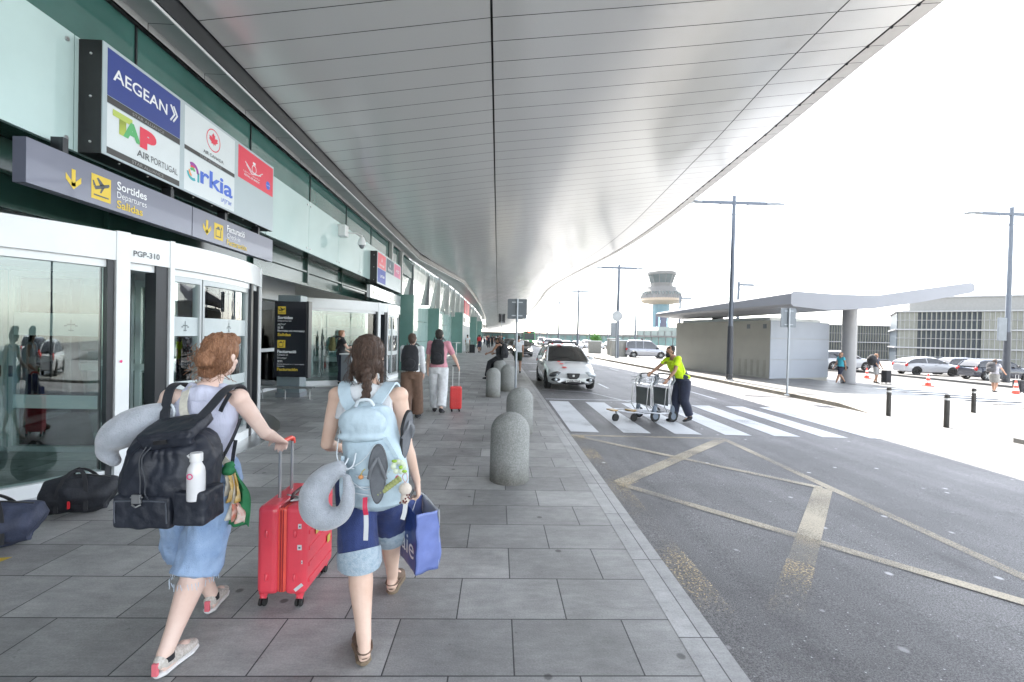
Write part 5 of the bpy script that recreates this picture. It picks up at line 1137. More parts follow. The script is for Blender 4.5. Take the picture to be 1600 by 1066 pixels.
#PART4
def pose(h=1.72, stride=0., lean=0., aL=0., aR=0., look=None, w=1., bendL=.2, bendR=.2):
    """standing or walking joints, facing +y; stride: + = left foot ahead; aL/aR: arm swing angle forward, bend = elbow bend"""
    k = h/1.72; Y = lambda z: lean*max(0, z-.9)
    J = dict(fwd=(0, 1, 0), pel=V((0, 0, .93)), waist=V((0, Y(1.08), 1.08)), chest=V((0, Y(1.27), 1.27)), neck=V((0, Y(1.46), 1.46)), head=V((0, Y(1.46)*1.1+.02, 1.6)))
    for q, s, a, bd in (('L', -1, aL, bendL), ('R', 1, aR, bendR)):
        sh = V((s*.175*w, Y(1.42), 1.415)); el = sh+V((s*.035, math.sin(a)*.28, -math.cos(a)*.28)); a2 = a+bd; wr = el+V((s*.005, math.sin(a2)*.25, -math.cos(a2)*.25))
        f = stride*(1 if q == 'L' else -1)
        hp = V((s*.095, 0, .9)); kn = V((s*.095, f*.45+.03+(.05 if f < 0 else 0), .49)); an = V((s*.09, f, .085+(.06 if f < -.12 else 0))); to = an+V((s*.02, .16, -.06 if f >= -.12 else -.12))
        J.update({'sh'+q: sh, 'el'+q: el, 'wr'+q: wr, 'hip'+q: hp, 'kn'+q: kn, 'an'+q: an, 'to'+q: to})
    for a, v in J.items():
        if a != 'fwd': J[a] = v*k
    J['look'] = look or (0, 1, 0)
    return J, k
def cloth(n, c, sc=14): return mat(n, c, .85, 0, .14, sc, .25, 120, sheen=.1)
K_w = cloth('cloth_white', (.62, .64, .66)); K_bk = cloth('cloth_black', (.015, .016, .02)); K_nv = cloth('cloth_navy', (.02, .025, .05)); K_pk = cloth('cloth_pink', (.55, .25, .3)); K_br = cloth('cloth_brown', (.13, .075, .05))
K_gy = cloth('cloth_grey', (.28, .28, .28)); K_hv = cloth('hi_vis_yellow', (.6, .85, .02)); K_cy = cloth('cloth_cyan', (.05, .4, .5)); K_rd = cloth('cloth_red', (.5, .03, .04)); K_ol = cloth('cloth_olive', (.09, .09, .03)); K_lb = cloth('cloth_lightgrey', (.45, .45, .43)); K_lil = cloth('cloth_lilac', (.35, .36, .46)); K_gn = cloth('cloth_dark_green', (.03, .045, .03))
def haircap(root, J, m, k, vox, off=(0, 0, 0), long=0., bald=False):
    f = V(J['look']).normalized(); c = V(J['head']); r = f.cross(V((0, 0, 1))).normalized(); B = Matrix((r, f, V((0, 0, 1)))).transposed(); P = lambda x, y, z: c+B@V((x, y, z))*k
    bm = NB(); ball(bm, P(0, -.03, .035), (.085*k, .09*k, .093*k), 16, B); ball(bm, P(0, -.05, -.02), (.074*k, .06*k, .07*k), 14, B)
    ball(bm, P(0, .04, .085), (.06*k, .045*k, .035*k), 12, B)
    if long: tube(bm, [P(0, -.05, 0), P(0, -.07, -.1), P(0, -.075, -.1-long)], [.075*k, .065*k, .04*k], 12)
    return blob('hair', bm, m, root, vox, 2, off=off, amp=.006*k, nsc=30)
def shoes(root, J, m, k, vox, off=(0, 0, 0), sole=None):
    for q in 'LR': shoe(root, V(J['an'+q])-V((0, 0, .004)), J['to'+q], m, off, k*1.16, vox, sole=sole)
def person(label, loc, rz, J, k, topm, botm, skin=None, hair=H_br, vox=.016, slv=.5, to=.97, shm=K_bk, fem=False, long=0., face=False, bots=(.105, .085, .08), group=None, hands=None, hipw=1.):
    t = thing('person', label, 'person', loc, rz, group); O = (0, 0, 0)
    human(t, J, skin or m_sk, O, k, vox, hands, fem, 3)
    top(t, J, topm, O, k, vox, slv, .062, .005, 'shirt', .02, .014, .8, fem); trousers(t, J, botm, O, k, vox, to, bots, .006, 'trousers' if to > .6 else 'shorts', hipw=hipw)
    haircap(t, J, hair, k, vox*.8, long=long); shoes(t, J, shm, k, vox*.7)
    if face: eyes(t, J, O, k)
    return t
def backpack(label, loc, rz, m, s=1., vox=.012, dims=(.155, .1, .22), straps=None, cat='backpack'):
    """soft backpack, worn side facing +y, origin at its centre"""
    t = thing('backpack', label, cat, loc, rz); a, b, c = dims
    bm = NB(); tube(bm, [(0, 0, -c), (0, 0, -c*.9), (0, 0, 0), (0, 0, c*.6), (0, .02, c*.95), (0, .02, c*1.03)], 0, 24, up=(0, 1, 0), wide=[(a*.7, b*.6), (a, b*.95), (a*1.02, b), (a*.95, b*.85), (a*.7, b*.6), (a*.3, b*.3)]); blob('bag_body', bm, m, t, vox, 3, amp=.008, nsc=9)
    bm = NB(); ball(bm, (0, -b*.85, -c*.4), (a*.75, b*.4, c*.42), 16); blob('front_pocket', bm, m, t, vox, 3, amp=.005, nsc=12)
    bm = NB(); tube(bm, [(-.03, .03, c*1.0), (0, .03, c*1.15), (.03, .03, c*1.0)], .008, 6); mk('grab_handle', bm, K_bk, t, True)
    for q in (-1, 1):
        bm = NB(); tube(bm, [(q*.06, b*.7, c*.9), (q*.09, b+.06, c*1.12), (q*.12, b+.2, c*.95), (q*.13, b+.24, c*.4), (q*.13, b+.1, -c*.3), (q*.1, b*.8, -c*.7)], 0, 8, wide=[(.025, .008)]*6, up=(1, 0, .2)); mk('shoulder_strap', bm, K_bk, t, True)
    return t
def trolley_case(label, loc, rz, m, w=.38, d=.22, h=.5, hz=.95, group=None):
    t = thing('suitcase', label, 'suitcase', loc, rz, group)
    bm = NB(); box(bm, -w/2, w/2, -d/2, d/2, .06, .06+h); mk('shell', bm, m, t, bevel=.035, seg=3, smooth=False)
    bm = NB()
    for k in range(5): x = -w/2+.05+k*(w-.1)/4; box(bm, x-.008, x+.008, -d/2-.006, -d/2+.01, .1, .02+h)
    mks('shell_rib', bm, m, t)
    bm = NB()
    for x in (-w/2+.05, w/2-.05):
        for y in (-d/2+.04, d/2-.04): ball(bm, (x, y, .03), (.018, .03, .03), 10)
    mks('wheel', bm, m_rubber, t, True)
    bm = NB(); tube(bm, [(-.07, d/2-.03, h+.06), (-.07, d/2-.03, hz), (.07, d/2-.03, hz), (.07, d/2-.03, h+.06)], .009, 6); mk('telescopic_handle', bm, m_steel, t, True)
    bm = NB(); tube(bm, [(-.08, d/2-.03, hz), (.08, d/2-.03, hz)], .016, 8); mk('grip', bm, m_black, t, True)
    return t
# --- couple walking ahead
J, k = pose(1.70, -.2, aL=.5, aR=.1, bendL=1.5, bendR=.3); person('person in wide brown trousers and white top walking ahead beside the pink shirt', (-1.68, 9.0, 0), 0, J, k, K_w, K_br, hair=H_br, fem=True, slv=1.9, bots=(.12, .12, .13), hands=1, vox=.012)
backpack('black backpack worn by the person in brown trousers', (-1.68, 8.81, 1.22), 0, K_bk, dims=(.17, .09, .25))
J, k = pose(1.80, .2, aL=-.1, aR=.35, bendR=.35); J['elR'] += V((.1, 0, 0)); J['wrR'] += V((.17, 0, 0)); person('person in pink t-shirt and white trousers pulling a small red suitcase', (-1.25, 9.75, 0), 0, J, k, K_pk, K_w, hair=H_bk, slv=.75, bots=(.11, .1, .095), hands=1, vox=.012)
backpack('dark backpack worn by the person in the pink t-shirt', (-1.25, 9.54, 1.32), 0, K_bk, dims=(.14, .08, .26))
trolley_case('small red trolley suitcase pulled by the person in the pink t-shirt', (-.9, 10.05, 0), .15, mat('case_red', (.6, .03, .03), .3, 0, .1, 5, coat=.3), .26, .2, .5, 1.0)
# --- person by the second revolving door
J, k = pose(1.75, 0, aL=.3, aR=.5, bendL=.8, bendR=1.2, look=(-.3, 1, 0)); person('person in black with arms raised, standing at the second revolving door', (-5.0, 14.7, 0), -1.0, J, k, K_bk, K_nv, hair=H_au, hands=1, skin=m_sk)
backpack('olive green backpack on the person at the second revolving door', (-5.22, 14.55, 1.3), -1.0, K_ol)
tr = thing('luggage_stand', 'grey box stand beside the person at the second revolving door', 'stand', (-4.65, 14.3, 0))
bm = NB(); box(bm, -.16, .16, -.15, .15, 0, 1.0); mk('box', bm, m_greyp, tr, bevel=.01); bm = NB(); box(bm, -.2, .2, -.18, .18, 1.0, 1.03); mk('shelf', bm, m_white, tr)
# --- seated person and man in white by the bollards
def seated(label, loc, rz, topm, botm):
    J, k = pose(1.7, 0, aL=.6, aR=.4, bendL=.6, bendR=.9)
    for a in ('pel', 'waist', 'chest', 'neck', 'head', 'shL', 'shR', 'elL', 'elR', 'wrL', 'wrR'): J[a] = J[a]+V((0, .05 if a not in ('pel',) else 0, -.08))
    for q, s in (('L', -1), ('R', 1)):
        J['hip'+q] = V((s*.1, .02, .84)); J['kn'+q] = V((s*.14, .4, .66)); J['an'+q] = V((s*.15, .5, .24 if s > 0 else .1)); J['to'+q] = J['an'+q]+V((0, .16, -.06))
    return person(label, loc, rz, J, k, topm, botm, hair=H_br, slv=0, fem=True, skin=m_sk2, hands=1)
seated('person in black leggings and black vest sitting on a concrete bollard', (.1, 17.2, 0), 1.0, K_bk, K_bk)
backpack('big black backpack worn by the person sitting on the bollard', (.27, 17.1, 1.12), 1.0, K_bk, dims=(.18, .11, .27))
J, k = pose(1.72, .1, aL=.3, aR=-.1, bendL=1.0); person('person in white t-shirt and dark green shorts walking behind the sign pole', (.95, 20.8, 0), 0, J, k, K_w, K_gn, hair=H_bk, slv=.5, to=.42, skin=m_sk2)
# --- worker pushing trolleys (facing left: -x, slightly towards camera)
J, k = pose(1.78, -.14, lean=.46, aL=.38, aR=.85, bendL=.35, bendR=.1, look=(0, 1, -.35)); J['head'] += V((0, .03, -.03)); J['elR'] += V((.02, .0, 0)); J['kneeR'] = 0
for q in 'LR': J['elbow'] = 0
wk = person('worker in yellow hi-vis t-shirt and navy trousers pushing luggage trolleys over the crossing', (4.3, 10.4, zr(4.2)), PI/2+.2, J, k, K_hv, K_nv, hair=H_bk, skin=m_sk2, face=True, hands=1, vox=.01, slv=.6, bots=(.125, .108, .088), hipw=1.1)
for o in wk.children:
    if o.name.startswith('shirt'):
        for v in o.data.vertices:
            if v.co.z < 1.02: v.co.z = 1.02+(v.co.z-1.02)*.1
            if abs(v.co.x) < .16 and v.co.z < 1.4: v.co.x *= 1.16; v.co.y = .03+(v.co.y-.03)*1.22
bm = NB(); tube(bm, [(0, .02, .98), (0, .04, 1.06), (0, .08, 1.14)], 0, 20, up=(0, 1, 0), wide=[(.2, .155), (.19, .15), (.178, .135)]); blob('navy_hem', bm, K_nv, wk, .012, 2)
bm = NB(); c = V(J['head'])+V((0, .05, -.08)); ball(bm, c, (.06, .06, .06), 12); blob('beard', bm, H_bk, wk, .008, 2, amp=.004, nsc=40)
bm = NB(); w_ = V(J['wrL']); e_ = V(J['elL']); d_ = (w_-e_).normalized(); tube(bm, [w_-d_*.03, w_-d_*.01], .031, 12); mk('watch', bm, m_black, wk, True)
# luggage trolleys
def luggage_trolley(loc, rz, label):
    t = thing('luggage_trolley', label, 'luggage trolley', loc, rz, 'nested chrome luggage trolleys')
    g = m_steel
    for q in (-1, 1):
        bm = NB(); tube(bm, [(q*.27, -.42, .18), (q*.28, -.36, .45), (q*.28, -.3, .85), (q*.27, -.34, 1.0), (q*.25, -.42, 1.05)], .016, 8); mk('upright', bm, g, t, True)
        bm = NB(); tube(bm, [(q*.27, -.4, .2), (q*.26, -.1, .2), (q*.2, .3, .24), (q*.1, .52, .27)], .015, 8); mk('side_rail', bm, g, t, True)
        bm = NB(); tube(bm, [(q*.27, -.22, .8), (q*.27, -.18, .35), (q*.25, -.3, .2)], .012, 8); mk('brace', bm, g, t, True)
        bm = NB(); M = Matrix.Translation((q*.29, -.42, .13))@Matrix.Rotation(PI/2, 4, 'Y'); lathe(bm, [(.04, -.018), (.115, -.02), (.13, -.01), (.13, .01), (.115, .02), (.04, .018)], 24); xf(bm, bm.verts, M); w = mk('wheel', bm, m_rubber, t, True)
        bm = NB(); lathe(bm, [(.001, -.022), (.075, -.022), (.075, .022), (.001, .022)], 16); xf(bm, bm.verts, M); mk('hub', bm, mat('hub_blue', (.12, .15, .19), .5), w, True)
        bm = NB(); ball(bm, (q*.29, -.40, .27), (.035, .06, .11), 12); mk('wheel_guard', bm, mat('hub_blue', (.12, .15, .19)), t, True)
        bm = NB(); tube(bm, [(q*.27, -.42, 1.05), (q*.27, -.45, .95), (q*.27, -.38, .85)], 0, 8, wide=[(.03, .03), (.035, .03), (.025, .025)]); mk('corner_bracket', bm, m_greyp, t, True)
    bm = NB(); tube(bm, [(-.27, -.43, 1.06), (-.2, -.5, 1.07), (.2, -.5, 1.07), (.27, -.43, 1.06)], .017, 8); mk('push_bar', bm, mat('bar_grey', (.12, .13, .14), .5), t, True)
    bm = NB(); box(bm, -.25, .25, -.31, -.295, .36, .76); mk('back_panel', bm, mat('panel_grey', (.11, .125, .125), .5, 0, .1), t, bevel=.01)
    bm = NB(); 
    for z in (.84, .92, 1.0): tube(bm, [(-.27, -.38, z), (-.26, -.16, z), (.26, -.16, z), (.27, -.38, z)], .006, 6)
    for k_ in range(9): x = -.24+.06*k_; tube(bm, [(x, -.16, .84), (x, -.16, 1.0)], .004, 4)
    box(bm, -.26, .26, -.38, -.16, .838, .842); mks('basket_wire', bm, g, t)
    bm = NB(); box(bm, -.13, .13, .44, .62, .255, .28); mk('toe_plate', bm, mat('plate_tan', (.4, .25, .08), .5), t, bevel=.01)
    bm = NB(); tube(bm, [(0, -.4, .2), (0, .55, .255)], .012, 6); tube(bm, [(-.26, -.1, .2), (.26, -.1, .2)], .012, 6); mks('cross_rail', bm, g, t)
    bm = NB(); M = Matrix.Translation((0, .45, .09))@Matrix.Rotation(PI/2, 4, 'Y'); lathe(bm, [(.001, -.02), (.08, -.02), (.09, -.01), (.09, .01), (.08, .02), (.001, .02)], 20); xf(bm, bm.verts, M); mk('front_wheel', bm, m_rubber, t, True)
    bm = NB(); tube(bm, [(0, .45, .24), (0, .42, .16), (0, .45, .09)], .02, 6); mk('fork', bm, m_greyp, t, True)
    return t
tl = luggage_trolley((3.12, 10.35, zr(3.1)), PI/2+.36, 'front luggage trolley of the nested pair, farthest from the worker')
o = dup(tl, (3.56, 10.42, zr(3.5)), PI/2+.36, 'rear luggage trolley of the nested pair, in the worker hands')
# --- people on the sunny side
J, k = pose(1.72, .3, aL=-.3, aR=.3); person('person in cyan t-shirt and navy shorts striding past the kiosk', (18.7, 24.2, zr(18.7, -.03)), PI/2, J, k, K_cy, K_nv, hair=H_au, slv=.45, to=.45, skin=m_sk2)
bm = NB(); ball(bm, (0, 0, 0), (.13, .2, .12), 14); wb_ = thing('waist_bag', 'dark bag on the hip of the person in the cyan t-shirt', 'bag', (18.92, 24.2, .38)); blob('bag_body', bm, K_bk, wb_, .02, 2, amp=.01, nsc=8); bm = NB(); tube(bm, [(0, 0, .1), (-.1, -.1, .45), (-.3, 0, .5)], .012, 5); mk('strap', bm, K_bk, wb_, True)
J, k = pose(1.72, -.1, aL=.3, aR=.4); person('person in dark top and grey shorts with black luggage, right of the shelter column', (22.2, 26, zr(22.2, -.03)), PI+.4, J, k, K_nv, K_gy, hair=H_au, slv=.5, to=.5, skin=m_sk2)
bm = NB(); t = thing('duffel_bag', 'black duffel bag carried on the back of the person in the dark top', 'bag', (21.95, 26.0, .75)); ball(bm, (0, 0, 0), (.26, .24, .33), 16); blob('bag_body', bm, K_bk, t, .025, 3, amp=.02, nsc=5); bm = NB(); tube(bm, [(-.2, 0, .2), (.2, .1, .35)], .02, 6); mk('strap', bm, m_black, t)
trolley_case('black upright suitcase beside the person in the dark top', (22.75, 25.9, zr(22.7, -.03)), .3, K_bk, .45, .3, .72, 1.05)
J, k = pose(1.72, .12, aL=.1, aR=.7, bendR=.1); person('person in white t-shirt and pale shorts pulling a black suitcase at the right edge', (25.9, 22.9, zr(26, -.03)), -PI/2+.2, J, k, cloth('tee_sunlit', (.3, .3, .33)), cloth('shorts_sunlit', (.2, .2, .19)), hair=H_br, slv=.5, to=.48, skin=m_sk2, bots=(.12, .12, .11))
backpack('grey backpack worn by the person in pale shorts', (25.65, 22.85, .62), -PI/2+.2, cloth('cloth_charcoal', (.05, .05, .055)), dims=(.19, .13, .26))
t = trolley_case('black suitcase pulled by the person in pale shorts', (27.35, 23.0, zr(27.2, -.03)), PI/2, K_bk, .42, .26, .62, .95)
# --- far crowd under the canopy
FC = 'people far off under the canopy'
J1, k1 = pose(1.7, .15, aL=.2, aR=-.2); J2, k2 = pose(1.7, -.2, aL=-.3, aR=.4, bendR=.8)
crowd = [(-2.75, 41.5, 0, J1, K_w, K_lb, 1, 'person in white at the far entrance doors, beside a dark suitcase'), (-1.75, 43.6, .2, J2, K_bk, K_nv, .45, 'person with a red backpack in the middle of the pavement'), (-2.3, 55, 0, J1, K_gy, K_bk, 1, 'far off person in a grey top, just left of the one with the red backpack'), (-1.2, 60, PI, J2, K_nv, K_bk, 1, 'far off person in navy, just right of the one with the red backpack'),
         (-.8, 66, 0, J1, K_bk, K_bk, 1, 'far off person all in black near the middle of the pavement'), (-1.6, 70, PI, J2, K_rd, K_nv, 1, 'far off person in a red top'), (-.1, 74, 0, J1, K_w, K_nv, 1, 'far off person in a white top and navy trousers'), (.4, 52, PI, J2, K_bk, K_gy, 1, 'person in black top and grey trousers near the kerb, behind the seated one'), (0, 47, 0, J1, K_gn, K_bk, 1, 'person in dark green near the kerb, behind the seated one'), (-2.4, 82, 0, J2, K_lb, K_nv, 1, 'farthest person in a pale top by the facade'),
         (.3, 88, PI, J1, K_nv, K_nv, 1, 'farthest person in navy near the kerb'), (-.6, 95, 0, J2, K_bk, K_bk, 1, 'farthest person in black in the middle of the pavement'), (.7, 64, 0, J1, K_cy, K_bk, 1, 'far off person in a blue top at the kerb'), (-1.9, 49, 0, J2, K_nv, K_bk, 1, 'person in navy standing behind the far suitcase')]
for x, y, rz, Jq, tm, bmn, to, lb in crowd: person(lb, (x, y, 0), rz, Jq, 1, tm, bmn, vox=.03, slv=.6, to=.97 if to == 1 else to, skin=m_sk2, hair=H_bk, group=FC)
trolley_case('dark suitcase beside the person in white at the far entrance', (-2.3, 41.2, 0), 0, K_bk, .5, .3, .75, 1.1)
backpack('red backpack on a person far along the pavement', (-1.78, 43.35, 1.3), .2, K_rd, vox=.02, dims=(.17, .1, .2))
tbl = thing('high_table', 'small steel high table against the teal portal wall', 'table', (-3.35, 37, 0)); bm = NB(); tube(bm, [(0, 0, 0), (0, 0, 1.0)], .03, 8); tube(bm, [(-.25, 0, .01), (.25, 0, .01)], .02, 6); mk('leg', bm, m_steel, tbl, True); bm = NB(); lathe(bm, [(.001, 1.0), (.35, 1.0), (.35, 1.03), (.001, 1.03)], 20); mk('table_top', bm, m_steel, tbl)
#PART5
# ============================================================ THE TWO TRAVELLERS
def denim(name, c1, c2, sc=7):
    return mat(name, c1, .8, 0, .2, sc, .5, 220, col2=c2, sheen=.1)
m_ribbed = mat('ribbed_lilac', (.55, .57, .70), .8, 0, .08, 10, .4, 90, stretch=(3, 3, .15)); m_ribw = mat('ribbed_white', (.66, .68, .70), .8, 0, .05, 10, .4, 90, stretch=(3, 3, .15))
d_lt = denim('denim_light', (.19, .30, .50), (.34, .47, .67)); d_dk = denim('denim_dark', (.012, .025, .10), (.03, .055, .19)); d_cf = denim('denim_cuff', (.26, .35, .43), (.42, .50, .56), 40)
m_str = cloth('webbing_black', (.014, .017, .024)); m_nyl = mat('nylon_black', (.012, .015, .024), .5, 0, .25, 6, .5, 26, col2=(.022, .027, .04))
m_pblue = mat('nylon_pale_blue', (.46, .58, .65), .65, 0, .08, 8, .5, 30); m_cord = mat('cord_white', (.62, .68, .72), .6)
m_plush = mat('plush_grey', (.30, .33, .37), .95, 0, .16, 16, .6, 160, sheen=.6, col2=(.42, .45, .5))
def strap(bm, pts, w, th=.006, up=None):
    """flat webbing; up = local width direction hint"""
    pts = [V(p) for p in pts]; n = len(pts); up = V(up) if up else V((1, 0, 0)); rings = []
    for i in range(n):
        t = (pts[min(n-1, i+1)]-pts[max(0, i-1)]).normalized(); s = (up-t*up.dot(t)).normalized(); nn = s.cross(t).normalized()
        rings.append([bm.verts.new(pts[i]+s*a*w/2+nn*b*th/2) for a, b in ((-1, -1), (1, -1), (1, 1), (-1, 1))])
    for i in range(n-1):
        for k in range(4): bm.faces.new((rings[i][k], rings[i][(k+1) % 4], rings[i+1][(k+1) % 4], rings[i+1][k]))
    bm.faces.new(rings[0][::-1]); bm.faces.new(rings[-1])
def curve(pts, n=6):
    """Catmull-Rom through pts"""
    P = [V(p) for p in pts]; P = [P[0]*2-P[1]]+P+[P[-1]*2-P[-2]]; out = []
    for i in range(1, len(P)-2):
        for k in range(n):
            t = k/n; a, b, c, d = P[i-1:i+3]; out.append(.5*((2*b)+(c-a)*t+(2*a-5*b+4*c-d)*t*t+(3*b-a-3*c+d)*t**3))
    out.append(P[-2]); return out
# ---- traveller 1 (left)
O1 = (-1.6, 2.5, 0); w1 = thing('person', 'person in lilac vest and frayed light denim shorts, one hand on a big red suitcase', 'person', O1)
J = dict(fwd=V((-.12, 1, 0)).normalized(), pel=V((-1.555, 2.48, .885)), waist=V((-1.545, 2.47, 1.06)), chest=V((-1.54, 2.46, 1.21)), neck=V((-1.54, 2.49, 1.385)), head=V((-1.515, 2.54, 1.555)), look=V((.15, 1, -.1)),
         shL=V((-1.70, 2.43, 1.335)), shR=V((-1.385, 2.49, 1.33)), elL=V((-1.80, 2.36, 1.05)), wrL=V((-1.855, 2.40, .785)), elR=V((-1.30, 2.60, 1.12)), wrR=V((-1.315, 2.81, 1.03)),
         hipL=V((-1.68, 2.49, .865)), hipR=V((-1.475, 2.47, .865)), knL=V((-1.75, 2.62, .49)), knR=V((-1.55, 2.44, .46)), anL=V((-1.69, 2.78, .1)), anR=V((-1.60, 2.27, .10)), toL=V((-1.725, 2.96, .028)), toR=V((-1.585, 2.45, .028)),
         hdL=V((.02, .1, -1)), hbL=V((-.8, -.6, 0)), thL=1, cuL=.45, hdR=V((-.25, .85, -.35)), hbR=V((.1, .25, 1)), thR=-1, cuR=.95)
m_skp = mat('skin_pale', (.68, .47, .39), .5, 0, .05, 5, .08, 260, col2=(.78, .60, .52))
human(w1, J, m_skp, O1, 1.0, .0065, 1, True, 5)
top(w1, J, m_ribbed, O1, 1.0, .008, 0, .06, .004, 'vest', .06, .011, .42)
bm = NB()
for a, b in (((-1.63, 2.40, 1.29), (-1.60, 2.46, 1.40)), ((-1.45, 2.43, 1.28), (-1.475, 2.49, 1.395))): tube(bm, [V(a)-V((0, .0, .06)), a, b, V(b)+V((0, .07, -.02))], 0, 10, up=(0, 1, 0), wide=[(.05, .03), (.04, .028), (.034, .022), (.034, .02)])
tube(bm, [(-1.62, 2.43, 1.33), (-1.54, 2.425, 1.35), (-1.46, 2.45, 1.33)], 0, 10, up=(0, 1, 0), wide=[(.06, .045)]*3); blob('vest_straps', bm, m_ribbed, w1, .007, 4, off=O1)
sj = trousers(w1, J, d_lt, O1, 1.0, .007, .57, (.108, .112, .112), .014, 'denim_shorts', .05)
bm = NB(); rnd = random.Random(5)
for q, zc in (('L', 0), ('R', 0)):
    kn, an = J['kn'+q], J['an'+q]; c = vl(kn, an, .14)
    for i in range(34):
        a = 2*PI*i/34+rnd.random()*.2; r = .108; p = c+V((r*math.cos(a), r*math.sin(a), .006)); tube(bm, [p, p+V((rnd.gauss(0, .006), rnd.gauss(0, .006), -.02-rnd.random()*.022))], .0016, 4)
mk('frayed_hem', bm, mat('thread', (.5, .58, .68), .8), w1, off=O1)
bm = NB(); strap(bm, curve([(-1.70, 2.36, .985), (-1.62, 2.345, .98), (-1.5, 2.35, .98), (-1.41, 2.39, .985)]), .035, .008, (0, 0, 1)); mk('waistband', bm, d_lt, w1, off=O1)
f1 = J['look'].normalized(); hc = J['head']
bm = NB(); ball(bm, hc+V((0, -.01, .03)), (.087, .102, .096), 20); ball(bm, hc+V((.005, -.04, -.03)), (.076, .07, .075), 16); ball(bm, hc+V((-.005, -.125, -.015)), (.052, .045, .048), 14); ball(bm, hc+V((-.02, -.075, -.075)), (.05, .045, .045), 12); ball(bm, hc+V((.01, .05, .085)), (.065, .05, .04), 12)
blob('hair', bm, H_au, w1, .006, 2, off=O1, amp=.009, nsc=34, nst=(1.8, 1.8, .5))
bm = NB()
for i in range(110):
    a = rnd.uniform(-1.3, 1.3); z0 = rnd.uniform(-.09, .11); r = .1; p = hc+V((r*math.sin(a), -.02-r*math.cos(a)*(1 if abs(z0) < .07 else .7), z0)); tube(bm, curve([p, p+V((rnd.gauss(0, .02), -.012, -.03)), p+V((rnd.gauss(0, .03), -.004, -.06))], 3), .0012, 4)
mk('loose_strands', bm, H_au, w1, off=O1)
m_cnv = mat('canvas_floral', (.42, .38, .33), .8, 0, .3, 90, .3, 120, col2=(.66, .63, .60)); m_swh = mat('sole_white', (.66, .66, .66), .6)
for q in 'LR':
    sh = shoe(w1, J['an'+q], J['to'+q], m_cnv, O1, 1.0, .005, 'canvas_shoe', m_swh); an, to = J['an'+q], J['to'+q]; d = (to-an); d.z = 0; d.normalize()
    bm = NB(); p = an-d*.055+V((0, 0, -.055)); box(bm, -.014, .014, -.012, .004, -.015, .045, Matrix.Translation(p)); mk('heel_tab', bm, flat('heel_pink', (.75, .16, .2)), sh, off=O1, bevel=.003)
    bm = NB(); tube(bm, [an+V((0, 0, -.03)), an+V((0, 0, -.005))], [.041, .039], 16); mk('ankle_sock', bm, K_bk, w1, True, off=O1)
    bm = NB(); m_ = vl(an, to, .45); s_ = d.cross(V((0, 0, 1)))
    for kk in range(3): c = m_+d*(kk*.025-.02)+V((0, 0, .0-kk*.009+.012)); tube(bm, [c-s_*.028, c+V((0, 0, .008)), c+s_*.028], .0028, 5)
    mks('lace', bm, m_swh, sh, True, off=O1)
# black backpack
B1 = (-1.56, 2.22, 1.0); bp = thing('backpack', 'big black nylon drawstring backpack with silver buckle on the person in the lilac vest', 'backpack', B1)
def rbox(bm, x0, x1, y0, y1, z0, z1, M=None): box(bm, x0, x1, y0, y1, z0, z1, M)
bm = NB(); Ps = []
for z, a_, b_, yc in ((.785, .165, .07, 2.27), (.80, .19, .10, 2.255), (.9, .2, .125, 2.245), (1.02, .2, .13, 2.25), (1.12, .19, .12, 2.265), (1.17, .165, .1, 2.28), (1.2, .12, .07, 2.29)):
    ring = []
    for k in range(40):
        t = 2*PI*k/40; c_, s_ = math.cos(t), math.sin(t); ring.append(bm.verts.new((-1.562+a_*math.copysign(abs(c_)**.55, c_), yc+b_*math.copysign(abs(s_)**.6, s_), z)))
    Ps.append(ring)
for i in range(len(Ps)-1):
    for k in range(40): bm.faces.new((Ps[i][k], Ps[i][(k+1) % 40], Ps[i+1][(k+1) % 40], Ps[i+1][k]))
bm.faces.new(Ps[0][::-1]); bm.faces.new(Ps[-1])
bmain = blob('bag_body', bm, m_nyl, bp, .006, 5, off=B1, amp=.012, nsc=12, nst=(1, 1, .7))
for v in bmain.data.vertices:                       # gathered folds below the drawstring
    z = v.co.z+B1[2]
    if z > 1.03: a = math.atan2(v.co.y, v.co.x); f = 1+.035*math.sin(a*17)*min(1, (z-1.03)/.1); v.co.x *= f; v.co.y *= f
bm = NB(); box(bm, -1.73, -1.475, 2.105, 2.2, .78, .93); blob('front_pocket', bm, m_nyl, bp, .006, 45, off=B1, amp=.009, nsc=11)
bm = NB(); P = [(-1.715, .81), (-1.717, .895), (-1.70, .91), (-1.505, .91), (-1.49, .895), (-1.485, .81)]; tube(bm, curve([(x, 2.103, z) for x, z in P], 3), .0035, 6); mk('pocket_piping', bm, mat('piping', (.07, .08, .1), .4), bp, True, off=B1)
bm = NB(); box(bm, -1.46, -1.315, 2.10, 2.26, .80, .955); blob('side_pocket', bm, m_nyl, bp, .006, 20, off=B1, amp=.006, nsc=13)
bm = NB(); tube(bm, [(-1.745, 2.2, .84), (-1.74, 2.2, .95)], [.03, .028], 12); blob('side_loop', bm, m_nyl, bp, .006, 2, off=B1)
bm = NB(); Ml = Matrix.Translation((-1.53, 2.225, 1.222))@Matrix.Rotation(-.16, 4, 'Y')@Matrix.Rotation(.35, 4, 'X'); box(bm, -.135, .125, -.085, .09, -.028, .022, Ml); box(bm, -.12, .11, -.1, -.06, -.055, .0, Ml)
blob('lid', bm, m_nyl, bp, .006, 16, off=B1, amp=.006, nsc=11)
bm = NB(); strap(bm, curve([(-1.56, 2.118, 1.172), (-1.53, 2.116, 1.176), (-1.50, 2.118, 1.18)]), .018, .004, (0, 0, 1)); mk('lid_label', bm, m_black, bp, off=B1)
bm = NB()
